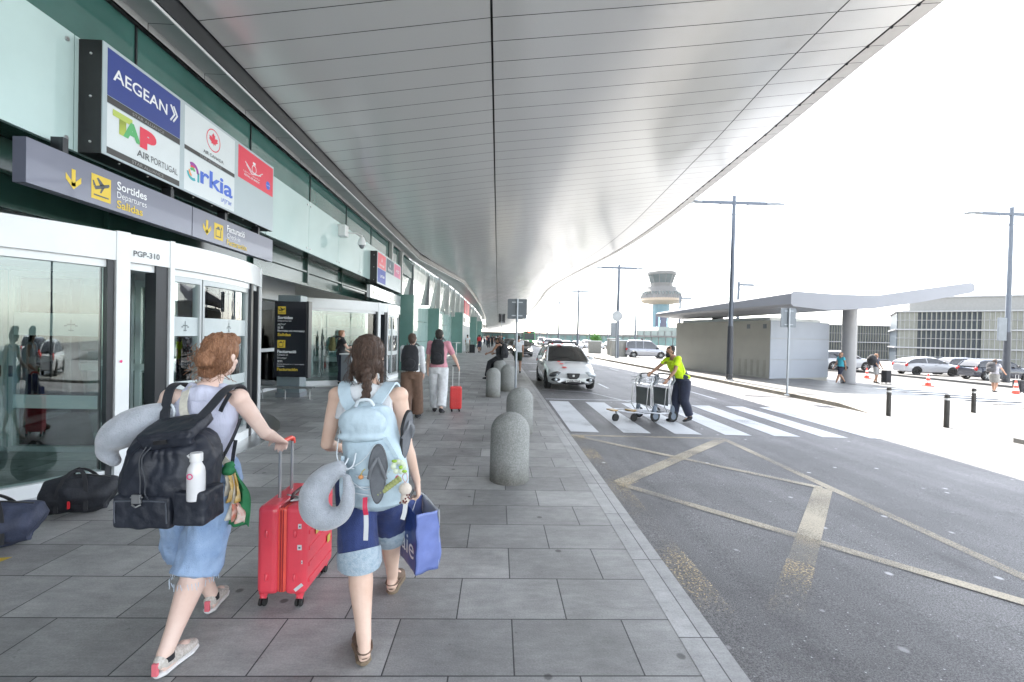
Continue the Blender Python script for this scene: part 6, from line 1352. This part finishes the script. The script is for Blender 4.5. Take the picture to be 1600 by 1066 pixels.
for dx in (0, .022): tube(bm, curve([(-1.60+dx, 2.13, 1.15), (-1.61+dx*.5, 2.105, 1.1), (-1.60+dx, 2.098, 1.0), (-1.598+dx, 2.095, .95), (-1.585+dx*1.4, 2.085, .925)]), .0032, 6)
mks('drawcord', bm, mat('cord_black', (.03, .035, .045), .5), bp, True, off=B1)
bm = NB(); box(bm, -1.63, -1.59, 2.086, 2.096, .905, .945); box(bm, -1.637, -1.583, 2.088, 2.094, .93, .936); tube(bm, [(-1.63, 2.09, .9), (-1.61, 2.085, .89), (-1.59, 2.09, .9)], .004, 6); mk('buckle', bm, m_steel, bp, off=B1, bevel=.002)
bm = NB(); strap(bm, curve([(-1.44, 2.2, 1.235), (-1.42, 2.30, 1.31), (-1.41, 2.40, 1.378), (-1.41, 2.50, 1.398), (-1.41, 2.575, 1.36), (-1.41, 2.6, 1.25)]), .042, .009, (1, .3, 0)); mk('shoulder_strap', bm, m_str, bp, True, off=B1)
bm = NB(); strap(bm, curve([(-1.62, 2.27, 1.21), (-1.66, 2.335, 1.3), (-1.68, 2.4, 1.39), (-1.675, 2.48, 1.405), (-1.66, 2.56, 1.35)]), .042, .009, (1, 0, 0)); mk('shoulder_strap', bm, m_str, bp, True, off=B1)
bm = NB(); strap(bm, curve([(-1.39, 2.2, .9), (-1.385, 2.3, 1.0), (-1.375, 2.42, 1.13), (-1.37, 2.48, 1.22)]), .03, .006, (.6, -.6, 0)); strap(bm, [(-1.36, 2.42, 1.12), (-1.365, 2.41, 1.05), (-1.365, 2.4, 1.0)], .018, .004, (1, 0, 0)); mks('side_webbing', bm, m_str, bp, True, off=B1)
bm = NB(); strap(bm, curve([(-1.38, 2.40, 1.37), (-1.405, 2.385, 1.31), (-1.42, 2.385, 1.275)]), .02, .006, (1, 0, 0)); mk('strap_end', bm, m_str, bp, True, off=B1)
# crossbody strap of the tote, water bottle
tb = thing('bag_strap', 'cream shoulder bag strap crossing the back of the lilac vest', 'strap', (-1.53, 2.35, 1.2)); bm = NB(); strap(bm, curve([(-1.63, 2.50, 1.405), (-1.605, 2.40, 1.375), (-1.565, 2.33, 1.27), (-1.47, 2.325, 1.16), (-1.40, 2.36, 1.05), (-1.385, 2.42, .98)]), .04, .005, (1, 0, .4)); mk('webbing', bm, mat('webbing_cream', (.6, .58, .5), .8, 0, .1, 60), tb, True, off=(-1.53, 2.35, 1.2))
wb1 = thing('water_bottle', 'white metal water bottle in the side pocket of the black backpack', 'bottle', (-1.37, 2.125, .915))
bm = NB(); lathe(bm, [(.001, 0), (.036, 0), (.037, .01), (.037, .12), (.034, .145), (.022, .17), (.02, .175)], 24); mk('bottle_body', bm, mat('bottle_white', (.66, .66, .67), .3, 0, .03, coat=.4), wb1, True)
bm = NB(); lathe(bm, [(.001, .215), (.024, .215), (.026, .21), (.026, .176), (.001, .175)], 20); mk('cap', bm, flat('cap_white', (.68, .68, .68)), wb1, True)
bm = NB(); tube(bm, [(-.03, 0, .19), (-.04, 0, .2), (-.03, 0, .21), (-.024, 0, .2)], .004, 6); mk('cap_loop', bm, MATS['cap_white'], wb1, True)
bm = NB()
for k in range(16):
    a, b = 2*PI*k/16, 2*PI*(k+1)/16; quad(bm, *[(r*math.cos(t)-.004, -.0385+.0*r, .115+r*math.sin(t)) for r, t in ((.009, a), (.014, a), (.014, b), (.009, b))])
mk('pink_emblem', bm, flat('pink_ink', (.7, .05, .2)), wb1)
# neck pillow on the shoulder of traveller 1
def pillow(label, off, pts, r, m=m_plush):
    t = thing('neck_pillow', label, 'neck pillow', off); P = curve(pts, 5); n = len(P); bm = NB()
    rr = [r*(.55+.45*math.sin(PI*min(1, max(0, (i+.8)/(n*.36))/1*.5)))*(.55+.45*math.sin(PI*min(1, (n-i-.2)/(n*.36))*.5)) for i in range(n)]
    tube(bm, P, rr, 18); ball(bm, P[0], rr[0]*.98, 14); ball(bm, P[-1], rr[-1]*.98, 14); blob('cushion', bm, m, t, .008, 10, off=off, amp=.004, nsc=9)
    return t
p1 = pillow('grey plush neck pillow slung over the left shoulder behind the black backpack', (-1.83, 2.33, 1.18), [(-1.68, 2.37, 1.27), (-1.78, 2.32, 1.225), (-1.87, 2.29, 1.155), (-1.90, 2.28, 1.09), (-1.87, 2.29, 1.04)], .083)
bm = NB(); tube(bm, curve([(-1.64, 2.35, 1.30), (-1.62, 2.32, 1.315), (-1.60, 2.31, 1.29), (-1.61, 2.32, 1.26)]), .005, 6); mk('snap_loop', bm, m_cord, p1, True, off=(-1.83, 2.33, 1.18))
# scarf at the hip
O = (-1.39, 2.5, .95); sf = thing('scarf', 'white, green and orange patterned scarf tied at the hip of the denim shorts', 'scarf', O)
def fold(pts, w0, w1_, m, name, ph=0.):
    P = curve(pts, 6); bm = NB(); n = len(P); A = []
    for i, p in enumerate(P):
        w = w0+(w1_-w0)*i/(n-1); A.append([bm.verts.new(p+V(((u-.5)*w, .018*math.sin(u*9+ph+i*.3), 0))) for u in [j/8 for j in range(9)]])
    for i in range(n-1):
        for j in range(8): bm.faces.new((A[i][j], A[i][j+1], A[i+1][j+1], A[i+1][j]))
    o = mk(name, bm, m, sf, True, off=O); s = o.modifiers.new('s', 'SOLIDIFY'); s.thickness = .003
m_sw = mat('scarf_white', (.68, .62, .5), .8, 0, .0, 9, .2, 90, col2=(.70, .68, .64)); m_so = mat('scarf_yellow', (.68, .4, .05), .8, 0, 0, 14, col2=(.7, .62, .45)); m_sgn = mat('scarf_green', (.02, .18, .07), .7, 0, .2, 9)
fold([(-1.405, 2.41, .965), (-1.375, 2.40, .90), (-1.385, 2.41, .80), (-1.41, 2.42, .70)], .04, .10, m_sw, 'white_fold'); fold([(-1.375, 2.405, .95), (-1.345, 2.395, .88), (-1.355, 2.40, .80)], .045, .06, m_so, 'yellow_fold', 1); fold([(-1.38, 2.43, .96), (-1.335, 2.43, .85), (-1.34, 2.43, .74), (-1.345, 2.43, .665)], .05, .12, m_sgn, 'green_fold', 2); fold([(-1.35, 2.415, .80), (-1.335, 2.41, .74), (-1.34, 2.41, .69)], .03, .07, mat('scarf_orange', (.65, .1, .03), .8, 0, 0, 22, col2=(.66, .6, .55)), 'orange_fold', 3)
bm = NB(); ball(bm, (-1.385, 2.40, .965), (.035, .03, .028), 12); ball(bm, (-1.375, 2.395, .995), (.03, .015, .022), 10); blob('knot', bm, m_sgn, sf, .006, 2, off=O, amp=.006, nsc=30)
# red suitcase
O = (-1.295, 3.04, 0); rc = thing('suitcase', 'large glossy red hard shell suitcase with white stickers on spinner wheels', 'suitcase', O); m_rc = mat('suitcase_red', (.74, .06, .09), .38, 0, .08, 3, .08, 90, coat=.4); m_rc2 = mat('suitcase_trim', (.78, .10, .07), .4, 0, .1, 8)
for x0, x1 in ((-.15, -.018), (.018, .15)):
    bm = NB(); box(bm, x0, x1, -.235, .235, .075, .625); mk('shell', bm, m_rc, rc, bevel=.035, seg=4)
bm = NB(); box(bm, -.03, .03, -.225, .225, .085, .612); mk('zip_band', bm, m_rc2, rc, bevel=.02)
bm = NB()
for x in (-.006, .008):
    for pts in ([(x, -.229, .1), (x, -.229, .6)], [(x, -.22, .616), (x, .22, .616)]): tube(bm, pts, .004, 6)
mks('zip', bm, mat('zip_red', (.35, .02, .03), .5), rc, True)
bm = NB()
for x in (-.085, .085):
    for z in (.19, .46): ball(bm, (x, -.238, z), (.012, .012, .026), 12)
mks('corner_stud', bm, m_rc, rc, True)
bm = NB()
for z in (.15, .25, .35, .45, .55): box(bm, .148, .156, -.19, .19, z-.012, z+.012)
mks('shell_rib', bm, m_rc, rc)
for x in (-.115, .105):
    for y in (-.2, .2):
        bm = NB(); tube(bm, [(x, y, .085), (x, y, .06), (x, y-.012, .045)], 0, 10, up=(0, 1, 0), wide=[(.03, .03), (.022, .026), (.02, .02)]); h_ = mk('wheel_housing', bm, m_rc, rc, True)
        bm = NB()
        for dx in (-.012, .012): M = Matrix.Translation((x+dx, y-.01, .027))@Matrix.Rotation(PI/2, 4, 'Y'); vs0 = set(bm.verts); lathe(bm, [(.001, -.007), (.024, -.007), (.026, 0), (.024, .007), (.001, .007)], 16); xf(bm, [v for v in bm.verts if v not in vs0], M)
        mks('wheel', bm, m_rubber, h_, True)
bm = NB()
for y in (-.08, .09): tube(bm, [(-.085, y, .61), (-.085, y, .95)], .0095, 10)
mks('telescopic_tube', bm, m_steel, rc, True)
bm = NB(); tube(bm, [(-.085, -.095, .935), (-.085, -.09, .965), (-.085, -.06, .978), (-.085, .07, .978), (-.085, .1, .965), (-.085, .105, .935)], .015, 10); mk('grip', bm, m_rc2, rc, True)
bm = NB(); tube(bm, curve([(.0, -.1, .622), (.0, -.06, .645), (0, .06, .645), (0, .1, .622)]), .011, 8); mk('carry_handle', bm, mat('handle_dark', (.06, .03, .03), .5), rc, True)
bm = NB(); box(bm, .02, .1, -.14, -.07, .624, .632); tube(bm, [(.02, -.16, .632), (.1, -.13, .634)], .006, 6); tube(bm, [(-.05, -.05, .632), (.05, -.1, .636)], .005, 6); mks('zip_pull', bm, m_steel, rc)
for x, z, w_, h_ in ((.112, .505, .02, .03), (.112, .375, .026, .032), (.128, .285, .008, .022)):
    bm = NB(); box(bm, x-w_/2, x+w_/2, -.2368, -.236, z-h_/2, z+h_/2); st = mk('sticker', bm, flat('sticker_white', (.6, .62, .62)), rc)
    bm = NB(); box(bm, x-w_*.25, x+w_*.25, -.2374, -.2369, z-h_*.2, z+h_*.15); mk('sticker_print', bm, GR, st)
bm = NB(); box(bm, -.03, .03, -.001, 0, -.01, .01, Matrix.Translation((.11, -.236, .13))@Matrix.Rotation(-.7, 4, 'Y')); mk('sticker', bm, flat('sticker_white', (.6, .62, .62)), rc)
bm = NB(); box(bm, .157, .159, -.1, -.06, .4, .45); box(bm, .157, .159, .1, .15, .25, .3); mks('side_sticker', bm, mat('sticker_yellow', (.6, .5, .1), .4), rc)
# ---- traveller 2 (right)
O2p = (-.72, 2.6, 0); w2 = thing('person', 'person with a braid in white vest and rolled dark denim shorts holding a paper bag', 'person', O2p)
J = dict(fwd=V((0, 1, 0)), pel=V((-.72, 2.62, .865)), waist=V((-.718, 2.615, 1.04)), chest=V((-.722, 2.6, 1.215)), neck=V((-.725, 2.61, 1.395)), head=V((-.742, 2.645, 1.562)), look=V((-.1, 1, -.1)),
         shL=V((-.895, 2.59, 1.34)), shR=V((-.55, 2.59, 1.345)), elL=V((-.955, 2.6, 1.06)), wrL=V((-.955, 2.83, .985)), elR=V((-.505, 2.6, 1.06)), wrR=V((-.455, 2.68, .83)),
         hipL=V((-.80, 2.61, .845)), hipR=V((-.635, 2.63, .845)), knL=V((-.725, 2.49, .46)), knR=V((-.64, 2.83, .47)), anL=V((-.65, 2.335, .11)), anR=V((-.655, 2.985, .10)), toL=V((-.72, 2.51, .03)), toR=V((-.645, 3.16, .035)),
         hdL=V((.1, 1, -.2)), hbL=V((-1, .2, .1)), thL=1, cuL=.6, hdR=V((.1, .15, -1)), hbR=V((1, .1, .1)), thR=-1, cuR=.9)
m_skm = mat('skin_light', (.62, .41, .31), .5, 0, .05, 5, .08, 260, col2=(.73, .53, .43))
human(w2, J, m_skm, O2p, 1.0, .0065, 1, True, 5)
top(w2, J, m_ribw, O2p, 1.0, .008, 0, .06, .004, 'vest', .03, .012, .5)
bm = NB()
for a, b in (((-.83, 2.53, 1.28), (-.81, 2.60, 1.405)), ((-.62, 2.53, 1.28), (-.64, 2.60, 1.405))): tube(bm, [V(a)-V((0, 0, .06)), a, b, V(b)+V((0, .06, -.03))], 0, 10, up=(0, 1, 0), wide=[(.06, .035), (.05, .03), (.045, .022), (.045, .02)])
tube(bm, [(-.82, 2.545, 1.34), (-.725, 2.54, 1.37), (-.63, 2.545, 1.34)], 0, 10, up=(0, 1, 0), wide=[(.06, .05)]*3); blob('vest_straps', bm, m_ribw, w2, .007, 4, off=O2p)
trousers(w2, J, d_dk, O2p, 1.0, .008, .45, (.108, .11, .1), .008, 'denim_shorts', .05)
for q in 'LR':
    hp, kn, an = J['hip'+q], J['kn'+q], J['an'+q]; a = vl(hp, kn, .86); b = vl(kn, an, .07); bm = NB(); P = [a, vl(a, b, .5), b]
    r1 = tube(bm, [P[0], P[0]+V((0, 0, -.004)), P[1], P[2], P[2]+V((0, 0, -.004))], [.1, .116, .118, .115, .108], 28, caps=True); mk('rolled_cuff', bm, d_cf, w2, True, off=O2p)
hc = J['head']; bm = NB(); ball(bm, hc+V((0, -.012, .028)), (.09, .106, .1), 20); ball(bm, hc+V((0, -.04, -.04)), (.08, .072, .085), 16); ball(bm, hc+V((-.0, -.06, -.09)), (.06, .05, .06), 12); ball(bm, hc+V((0, .05, .085)), (.06, .05, .035), 12)
for sx in (-1, 1): tube(bm, curve([hc+V((sx*.07, -.01, -.03)), hc+V((sx*.085, -.03, -.1)), hc+V((sx*.08, -.035, -.17))]), [.02, .02, .019, .018, .017, .016, .015, .013, .012, .011, .01, .009, .008], 8)
blob('hair', bm, H_br, w2, .006, 2, off=O2p, amp=.006, nsc=40, nst=(1.8, 1.8, .25))
P = curve([hc+V((.01, -.1, -.05)), hc+V((.03, -.135, -.12)), hc+V((.035, -.15, -.19)), hc+V((.02, -.16, -.25)), hc+V((-.005, -.165, -.3)), hc+V((-.03, -.165, -.335))], 4); bm = NB()
for i, p in enumerate(P):
    f = i/(len(P)-1); r = .024*(1-.4*f); ball(bm, p+V(((.010 if i % 2 else -.010)*(1-.4*f), 0, 0)), (r, r*.85, r*1.0), 12)
tube(bm, [P[-1], P[-1]+V((-.02, 0, -.035)), P[-1]+V((-.035, 0, -.07))], [.018, .022, .006], 10); blob('braid', bm, H_br, w2, .0055, 1, off=O2p, amp=.004, nsc=60)
bm = NB(); rnd = random.Random(9)
for i in range(110):
    a = rnd.uniform(-1.5, 1.5); z0 = rnd.uniform(-.12, .1); p = hc+V((.095*math.sin(a), -.02-.095*math.cos(a), z0)); tube(bm, curve([p, p+V((rnd.gauss(0, .015), -.01, -.04)), p+V((rnd.gauss(0, .03), -.008, -.09))], 3), .0011, 4)
mk('loose_strands', bm, H_br, w2, off=O2p)
m_clog = mat('suede_brown', (.15, .10, .07), .8, 0, .2, 14, .4, 90); m_crk = mat('cork', (.20, .15, .10), .8, 0, .2, 60)
for q in 'LR':
    an, to = J['an'+q], J['to'+q]; d = to-an; d.z = 0; d.normalize()
    cl = shoe(w2, an+d*.03-V((0, 0, .012)), to+d*.012, m_clog, O2p, 1.06, .005, 'clog', m_crk)
    for v in cl.data.vertices:                       # open back: keep the heel low
        p = v.co+V(O2p); t_ = (p-an).dot(d)
        if t_ < .03: v.co.z = min(v.co.z, an.z-.062+max(0, t_)*.8)
    bm = NB(); s_ = d.cross(V((0, 0, 1))); c = an-V((0, 0, .03)); tube(bm, curve([c+s_*.042+d*.05, c+s_*.035-d*.02, c-d*.05, c-s_*.035-d*.02, c-s_*.042+d*.05]), .0055, 6); mk('heel_strap', bm, m_clog, cl, True, off=O2p)
# pale blue backpack
B2p = (-.66, 2.4, 1.08); b2 = thing('backpack', 'pale blue nylon backpack hung with cords, sandal and trinkets', 'backpack', B2p)
bm = NB(); tube(bm, [(-.63, 2.44, .815), (-.63, 2.42, .84), (-.625, 2.40, .95), (-.635, 2.40, 1.08), (-.665, 2.42, 1.2), (-.685, 2.44, 1.28), (-.685, 2.46, 1.3)], 0, 36, up=(0, 1, 0), wide=[(.16, .08), (.18, .105), (.178, .12), (.16, .115), (.14, .1), (.12, .075), (.09, .05)])
blob('bag_body', bm, m_pblue, b2, .006, 4, off=B2p, amp=.010, nsc=8)
bm = NB(); ball(bm, (-.68, 2.335, 1.235), (.125, .055, .085), 20); ball(bm, (-.68, 2.33, 1.17), (.125, .05, .03), 18); blob('lid', bm, m_pblue, b2, .006, 3, off=B2p, amp=.006, nsc=12)
bm = NB(); tube(bm, curve([(-.73, 2.38, 1.31), (-.71, 2.37, 1.345), (-.66, 2.37, 1.35), (-.635, 2.38, 1.32)]), .009, 8); mk('grab_handle', bm, mat('handle_white', (.6, .66, .7), .6), b2, True, off=B2p)
bm = NB()
for sx in (-1, 1):
    c = -.72
    strap(bm, curve([(c+sx*.035+.02, 2.42, 1.27), (c+sx*.08, 2.455, 1.33), (c+sx*.115, 2.515, 1.395), (c+sx*.12, 2.6, 1.415), (c+sx*.125, 2.69, 1.37), (c+sx*.13, 2.72, 1.25)]), .062, .014, (1, 0, 0))
mks('shoulder_strap', bm, m_pblue, b2, True, off=B2p)
bm = NB()
for pts in ([(-.80, 2.36, 1.2), (-.79, 2.29, 1.08), (-.75, 2.275, 1.03), (-.70, 2.28, 1.02)], [(-.60, 2.29, 1.14), (-.66, 2.275, 1.06), (-.76, 2.275, 1.0), (-.80, 2.28, .98)], [(-.69, 2.275, .985), (-.6, 2.262, .99), (-.52, 2.275, 1.01)], [(-.70, 2.275, .93), (-.6, 2.262, .94), (-.53, 2.275, 1.0)], [(-.70, 2.275, .90), (-.6, 2.262, .895), (-.54, 2.275, .93)], [(-.72, 2.28, .96), (-.63, 2.262, .92), (-.545, 2.275, .99)]): tube(bm, curve(pts), .0028, 6)
mks('elastic_cord', bm, m_cord, b2, True, off=B2p)
bm = NB(); strap(bm, curve([(-.56, 2.31, 1.17), (-.51, 2.31, 1.09), (-.475, 2.33, 1.0)]), .02, .005, (1, 0, .5)); strap(bm, curve([(-.76, 2.29, 1.08), (-.765, 2.285, .95), (-.76, 2.29, .86)]), .016, .005, (1, 0, 0)); mks('side_webbing', bm, m_pblue, b2, True, off=B2p)
# sandals strapped on
def flipflop(label, c, rot, m, s=1.):
    t = thing('flip_flop', label, 'sandal', c); t.rotation_euler = rot
    P = [(.038*math.sin(a)*(1.12 if math.cos(a) > .2 else .92)*s, .128*math.cos(a)*s) for a in [2*PI*k/28 for k in range(28)]]
    bm = NB(); prism(bm, P, -.009, .009); mk('sole', bm, m, t, bevel=.004); bm = NB(); prism(bm, [(x*.86, y*.93) for x, y in P], .009, .0105); mk('footbed', bm, mat('footbed_grey', (.13, .14, .155), .8, 0, .1, 60), t)
    bm = NB(); tube(bm, curve([(-.036*s, -.02*s, .01), (-.022*s, .03*s, .028), (0, .07*s, .014)]), 0, 8, wide=[(.009, .004)]*13); tube(bm, curve([(.036*s, -.02*s, .01), (.022*s, .03*s, .028), (0, .07*s, .014)]), 0, 8, wide=[(.009, .004)]*13); mk('thong', bm, mat('thong_grey', (.15, .16, .175), .6), t, True); return t
flipflop('dark grey flip flop strapped under white cords on the pale blue backpack', (-.575, 2.25, 1.005), (PI/2, 0, 0), mat('foam_grey', (.085, .09, .1), .7, 0, .1, 40), 1.16)
flipflop('black flip flop tucked at the right side of the pale blue backpack', (-.47, 2.40, 1.17), (PI/2, .15, 1.0), mat('foam_black', (.02, .02, .022), .7))
# pillow hung on the left of traveller 2
p2 = pillow('grey plush neck pillow hanging at the left of the pale blue backpack', (-.8, 2.25, .9), [(-.765, 2.245, 1.03), (-.825, 2.235, .985), (-.872, 2.225, .91), (-.865, 2.225, .83), (-.80, 2.22, .795), (-.725, 2.215, .83), (-.703, 2.215, .92), (-.715, 2.22, .99)], .069)
bm = NB(); tube(bm, curve([(-.72, 2.25, 1.08), (-.74, 2.245, 1.03), (-.70, 2.25, 1.04), (-.69, 2.27, 1.1)]), .004, 6); mk('hang_loop', bm, m_cord, p2, True, off=(-.8, 2.25, .9))
rt = thing('luggage_strap', 'red and white straps dangling beside the grey neck pillow', 'strap', (-.63, 2.26, .82))
bm = NB(); strap(bm, curve([(-.64, 2.27, .88), (-.635, 2.25, .84), (-.63, 2.255, .80)]), .022, .006, (1, 0, 0)); mk('red_buckle', bm, flat('buckle_red', (.6, .03, .08)), rt, off=(-.63, 2.26, .82))
bm = NB(); strap(bm, curve([(-.635, 2.265, .82), (-.63, 2.26, .75), (-.632, 2.262, .67)]), .022, .004, (1, 0, 0)); strap(bm, curve([(-.445, 2.3, .86), (-.45, 2.3, .80), (-.46, 2.3, .76)]), .022, .004, (1, 0, 0)); mks('white_webbing', bm, flat('web_white', (.62, .64, .66)), rt, off=(-.63, 2.26, .82))
# trinkets
def trinket(label, cat, loc): return thing('keyring', label, cat, loc)
fl = trinket('white and green blossom keyring on the right of the pale blue backpack', 'keyring', (-.475, 2.255, 1.04)); bm = NB()
for k in range(9): a = 2*PI*k/6+(k > 5)*.5; ball(bm, (.026*math.cos(a), -.004*(k % 2), .026*math.sin(a)), (.014, .007, .014), 10)
mks('petal', bm, mat('petal_white', (.62, .7, .55), .5), fl, True); bm = NB(); ball(bm, (.012, -.01, .0), .01, 8); ball(bm, (-.02, -.008, .03), (.014, .006, .008), 8); ball(bm, (.03, -.008, -.02), (.014, .006, .008), 8); mks('green_leaf', bm, mat('leaf_lime', (.3, .5, .06), .5), fl, True)
br_ = trinket('olive green braided cord keyring dangling under the blossom', 'keyring', (-.51, 2.25, .945)); bm = NB()
for k in range(9): ball(bm, (-.06+.0125*k, 0, -.04+.0095*k), (.017, .012, .011), 10, Matrix.Rotation(.9, 3, 'Y'))
blob('plaited_cord', bm, mat('cord_olive', (.30, .33, .13), .8, 0, .2, 30), br_, .003, 1)
pu = trinket('cream plush charm with brown and pink spots beside the right hand', 'charm', (-.45, 2.30, .90)); bm = NB(); ball(bm, (0, 0, .015), (.034, .026, .032), 14); ball(bm, (0, 0, -.035), (.024, .02, .03), 14); blob('charm_body', bm, mat('charm_cream', (.62, .55, .48), .9, 0, 0, 1, .3, 90, sheen=.5), pu, .004, 2)
bm = NB(); rnd = random.Random(2)
for k in range(12): a = rnd.uniform(-1.3, 1.3); ball(bm, (.024*math.sin(a), -.021*math.cos(a), -.035+rnd.uniform(-.02, .025)), (.005, .003, .005), 6)
mks('spot', bm, mat('spot_brown', (.12, .03, .03), .8), pu); bm = NB(); tube(bm, curve([(0, 0, .045), (-.012, -.01, .08), (.005, -.01, .1), (.012, -.01, .07), (0, 0, .045)]), .003, 6); mk('clip_loop', bm, flat('loop_pink', (.6, .45, .45)), pu, True)
ch = trinket('tiny orange charm on a white cord left of the grey flip flop', 'charm', (-.66, 2.258, .985)); bm = NB(); ball(bm, (0, 0, 0), (.014, .009, .012), 10); blob('charm_body', bm, flat('charm_orange', (.65, .3, .12)), ch, .003, 1); bm = NB(); tube(bm, [(0, 0, .01), (.008, 0, .03), (.02, 0, .04)], .0025, 5); mk('yellow_cord', bm, flat('cord_yellow', (.6, .5, .08)), ch, True)
rdc = trinket('small red and pink tag charm above the cream plush', 'charm', (-.48, 2.255, .985)); bm = NB(); ball(bm, (0, 0, 0), (.011, .006, .013), 10); mk('charm_disc', bm, flat('charm_red', (.6, .12, .18)), rdc, True); bm = NB(); tube(bm, [(0, 0, .012), (.006, 0, .03)], .002, 5); mk('loop', bm, m_cord, rdc)
# cup held in the left hand
cu = thing('drink_cup', 'clear cup with green and yellow drink held beside the pale blue backpack', 'cup', (-.925, 2.93, .955)); bm = NB(); lathe(bm, [(.001, -.06), (.03, -.06), (.04, .06), (.038, .06)], 20); mk('cup_wall', bm, glass('cup_clear', (.8, .85, .8), .05), cu, True); bm = NB(); lathe(bm, [(.001, -.055), (.028, -.055), (.034, .0), (.001, .0)], 20); mk('drink', bm, mat('drink_yellow', (.55, .4, .04), .3), cu, True); bm = NB(); lathe(bm, [(.034, .001), (.037, .045), (.001, .045)], 20); mk('mint', bm, mat('mint_green', (.2, .4, .1), .5), cu, True)
# paper carrier bag
O = (-.44, 2.6, .33); cb = thing('paper_bag', 'blue paper carrier bag with white lettering held by the person with the braid', 'bag', O)
e0 = V((-.435, 2.585, .325)); ex_ = V((-.50, .87, 0)).normalized(); ey_ = V((.8, .6, 0)).normalized(); h_ = .345; wA, wB = .28, .145
def bg(u, v, z): return e0+ex_*u+ey_*v+V((0, 0, z))
def crumple(bm, f, nu, nv, amp, seed, m, name, par):
    A = [[bm.verts.new(f(i/nu, j/nv)+noise.noise_vector(f(i/nu, j/nv)*16+V((seed, 0, 0)))*amp) for j in range(nv+1)] for i in range(nu+1)]
    for i in range(nu):
        for j in range(nv): bm.faces.new((A[i][j], A[i+1][j], A[i+1][j+1], A[i][j+1]))
    o = mk(name, bm, m, par, True, off=O); s = o.modifiers.new('s', 'SOLIDIFY'); s.thickness = .0015; return o
m_bgn = mat('bag_navy', (.035, .07, .24), .4, 0, .1, 5, coat=.2); m_bgl = mat('bag_blue', (.15, .2, .46), .4, 0, .15, 6, coat=.2); m_bgi = mat('bag_inside', (.5, .52, .54), .6)
crumple(NB(), lambda u, v: bg(wA*u, 0, h_*v), 14, 18, .006, 1, m_bgn, 'broad_side', cb); crumple(NB(), lambda u, v: bg(0, wB*u+(.012*math.sin(v*5)*u), h_*v), 10, 18, .008, 1, m_bgl, 'gusset', cb)
crumple(NB(), lambda u, v: bg(wA, wB*u, h_*v), 6, 14, .006, 4, m_bgl, 'gusset', cb); crumple(NB(), lambda u, v: bg(wA*u, wB, h_*v), 10, 14, .006, 5, m_bgi, 'broad_side', cb)
crumple(NB(), lambda u, v: bg(wA*u, wB*v, .004), 6, 4, .003, 7, m_bgn, 'base', cb)
nA = (-ey_); Mb = Matrix(((-ex_.x, 0, nA.x, 0), (-ex_.y, 0, nA.y, 0), (0, 1, 0, 0), (0, 0, 0, 1)))
text('aie', Matrix.Translation(bg(wA*.86, 0, .075)+nA*.009)@Mb, wA*.78, .11, flat('bag_lettering', (.66, .68, .72)), cb, 'lettering', .0, .0, off=O)
bm = NB(); hp_ = V((-.44, 2.70, .755))
for v in (.0, 1.0):
    for u in (.3, .7): tube(bm, curve([bg(wA*u, wB*v, h_-.01), vl(bg(wA*u, wB*v, h_), hp_, .6)+V((0, 0, .01)), hp_]), .0025, 5)
mks('string_handle', bm, flat('string_grey', (.4, .42, .45)), cb, True, off=O)
# duffel bags on the floor
def duffel(label, loc, rz, m, dims, group=None):
    t = thing('duffel_bag', label, 'duffel bag', loc, rz, group); a, b, c = dims
    bm = NB(); tube(bm, [(-a, 0, c*.5), (-a*.93, 0, c*.52), (-a*.4, 0, c*.56), (a*.2, 0, c*.55), (a*.9, 0, c*.5), (a, 0, c*.45)], 0, 24, up=(0, 0, 1), wide=[(b*.6, c*.3), (b*.95, c*.46), (b, c*.54), (b, c*.52), (b*.92, c*.45), (b*.6, c*.3)]); o = blob('bag_body', bm, m, t, .01, 3, amp=.022, nsc=6)
    for v in o.data.vertices: v.co.z = max(v.co.z, .004)
    for q in (-1, 1):
        bm = NB(); strap(bm, curve([(-a*.45, q*b*.95, c*.2), (-a*.42, q*b*.85, c*.8), (-a*.25, q*.04, c*1.17), (a*.1, q*.04, c*1.2), (a*.35, q*b*.85, c*.8), (a*.38, q*b*.95, c*.2)]), .03, .006, (1, 0, 0)); mk('carry_strap', bm, K_bk, t, True)
    bm = NB(); strap(bm, curve([(-a*.9, 0, c*.98), (0, 0, c*1.1), (a*.85, 0, c*.96)]), .02, .006, (0, 1, 0)); mk('zip', bm, m_black, t, True)
    bm = NB(); box(bm, -a*.1, -a*.05, -b-.012, -b+.01, c*.3, c*.5); ball(bm, (a*.85, -b*.3, c*.8), (.02, .012, .025), 8); ball(bm, (-a*.8, -b*.5, c*.8), (.02, .012, .025), 8); mks('red_tab', bm, flat('tab_red', (.6, .02, .03)), t)
    return t
duffel('black duffel bag with red tabs lying by the revolving door', (-3.76, 4.24, 0), .35, mat('duffel_black', (.012, .014, .02), .7, 0, .3, 8, .4, 50), (.25, .16, .32))
duffel('navy duffel bag cut off by the left edge of the picture', (-3.80, 3.55, 0), .5, mat('duffel_navy', (.03, .038, .07), .7, 0, .25, 8, .4, 50), (.27, .17, .32))
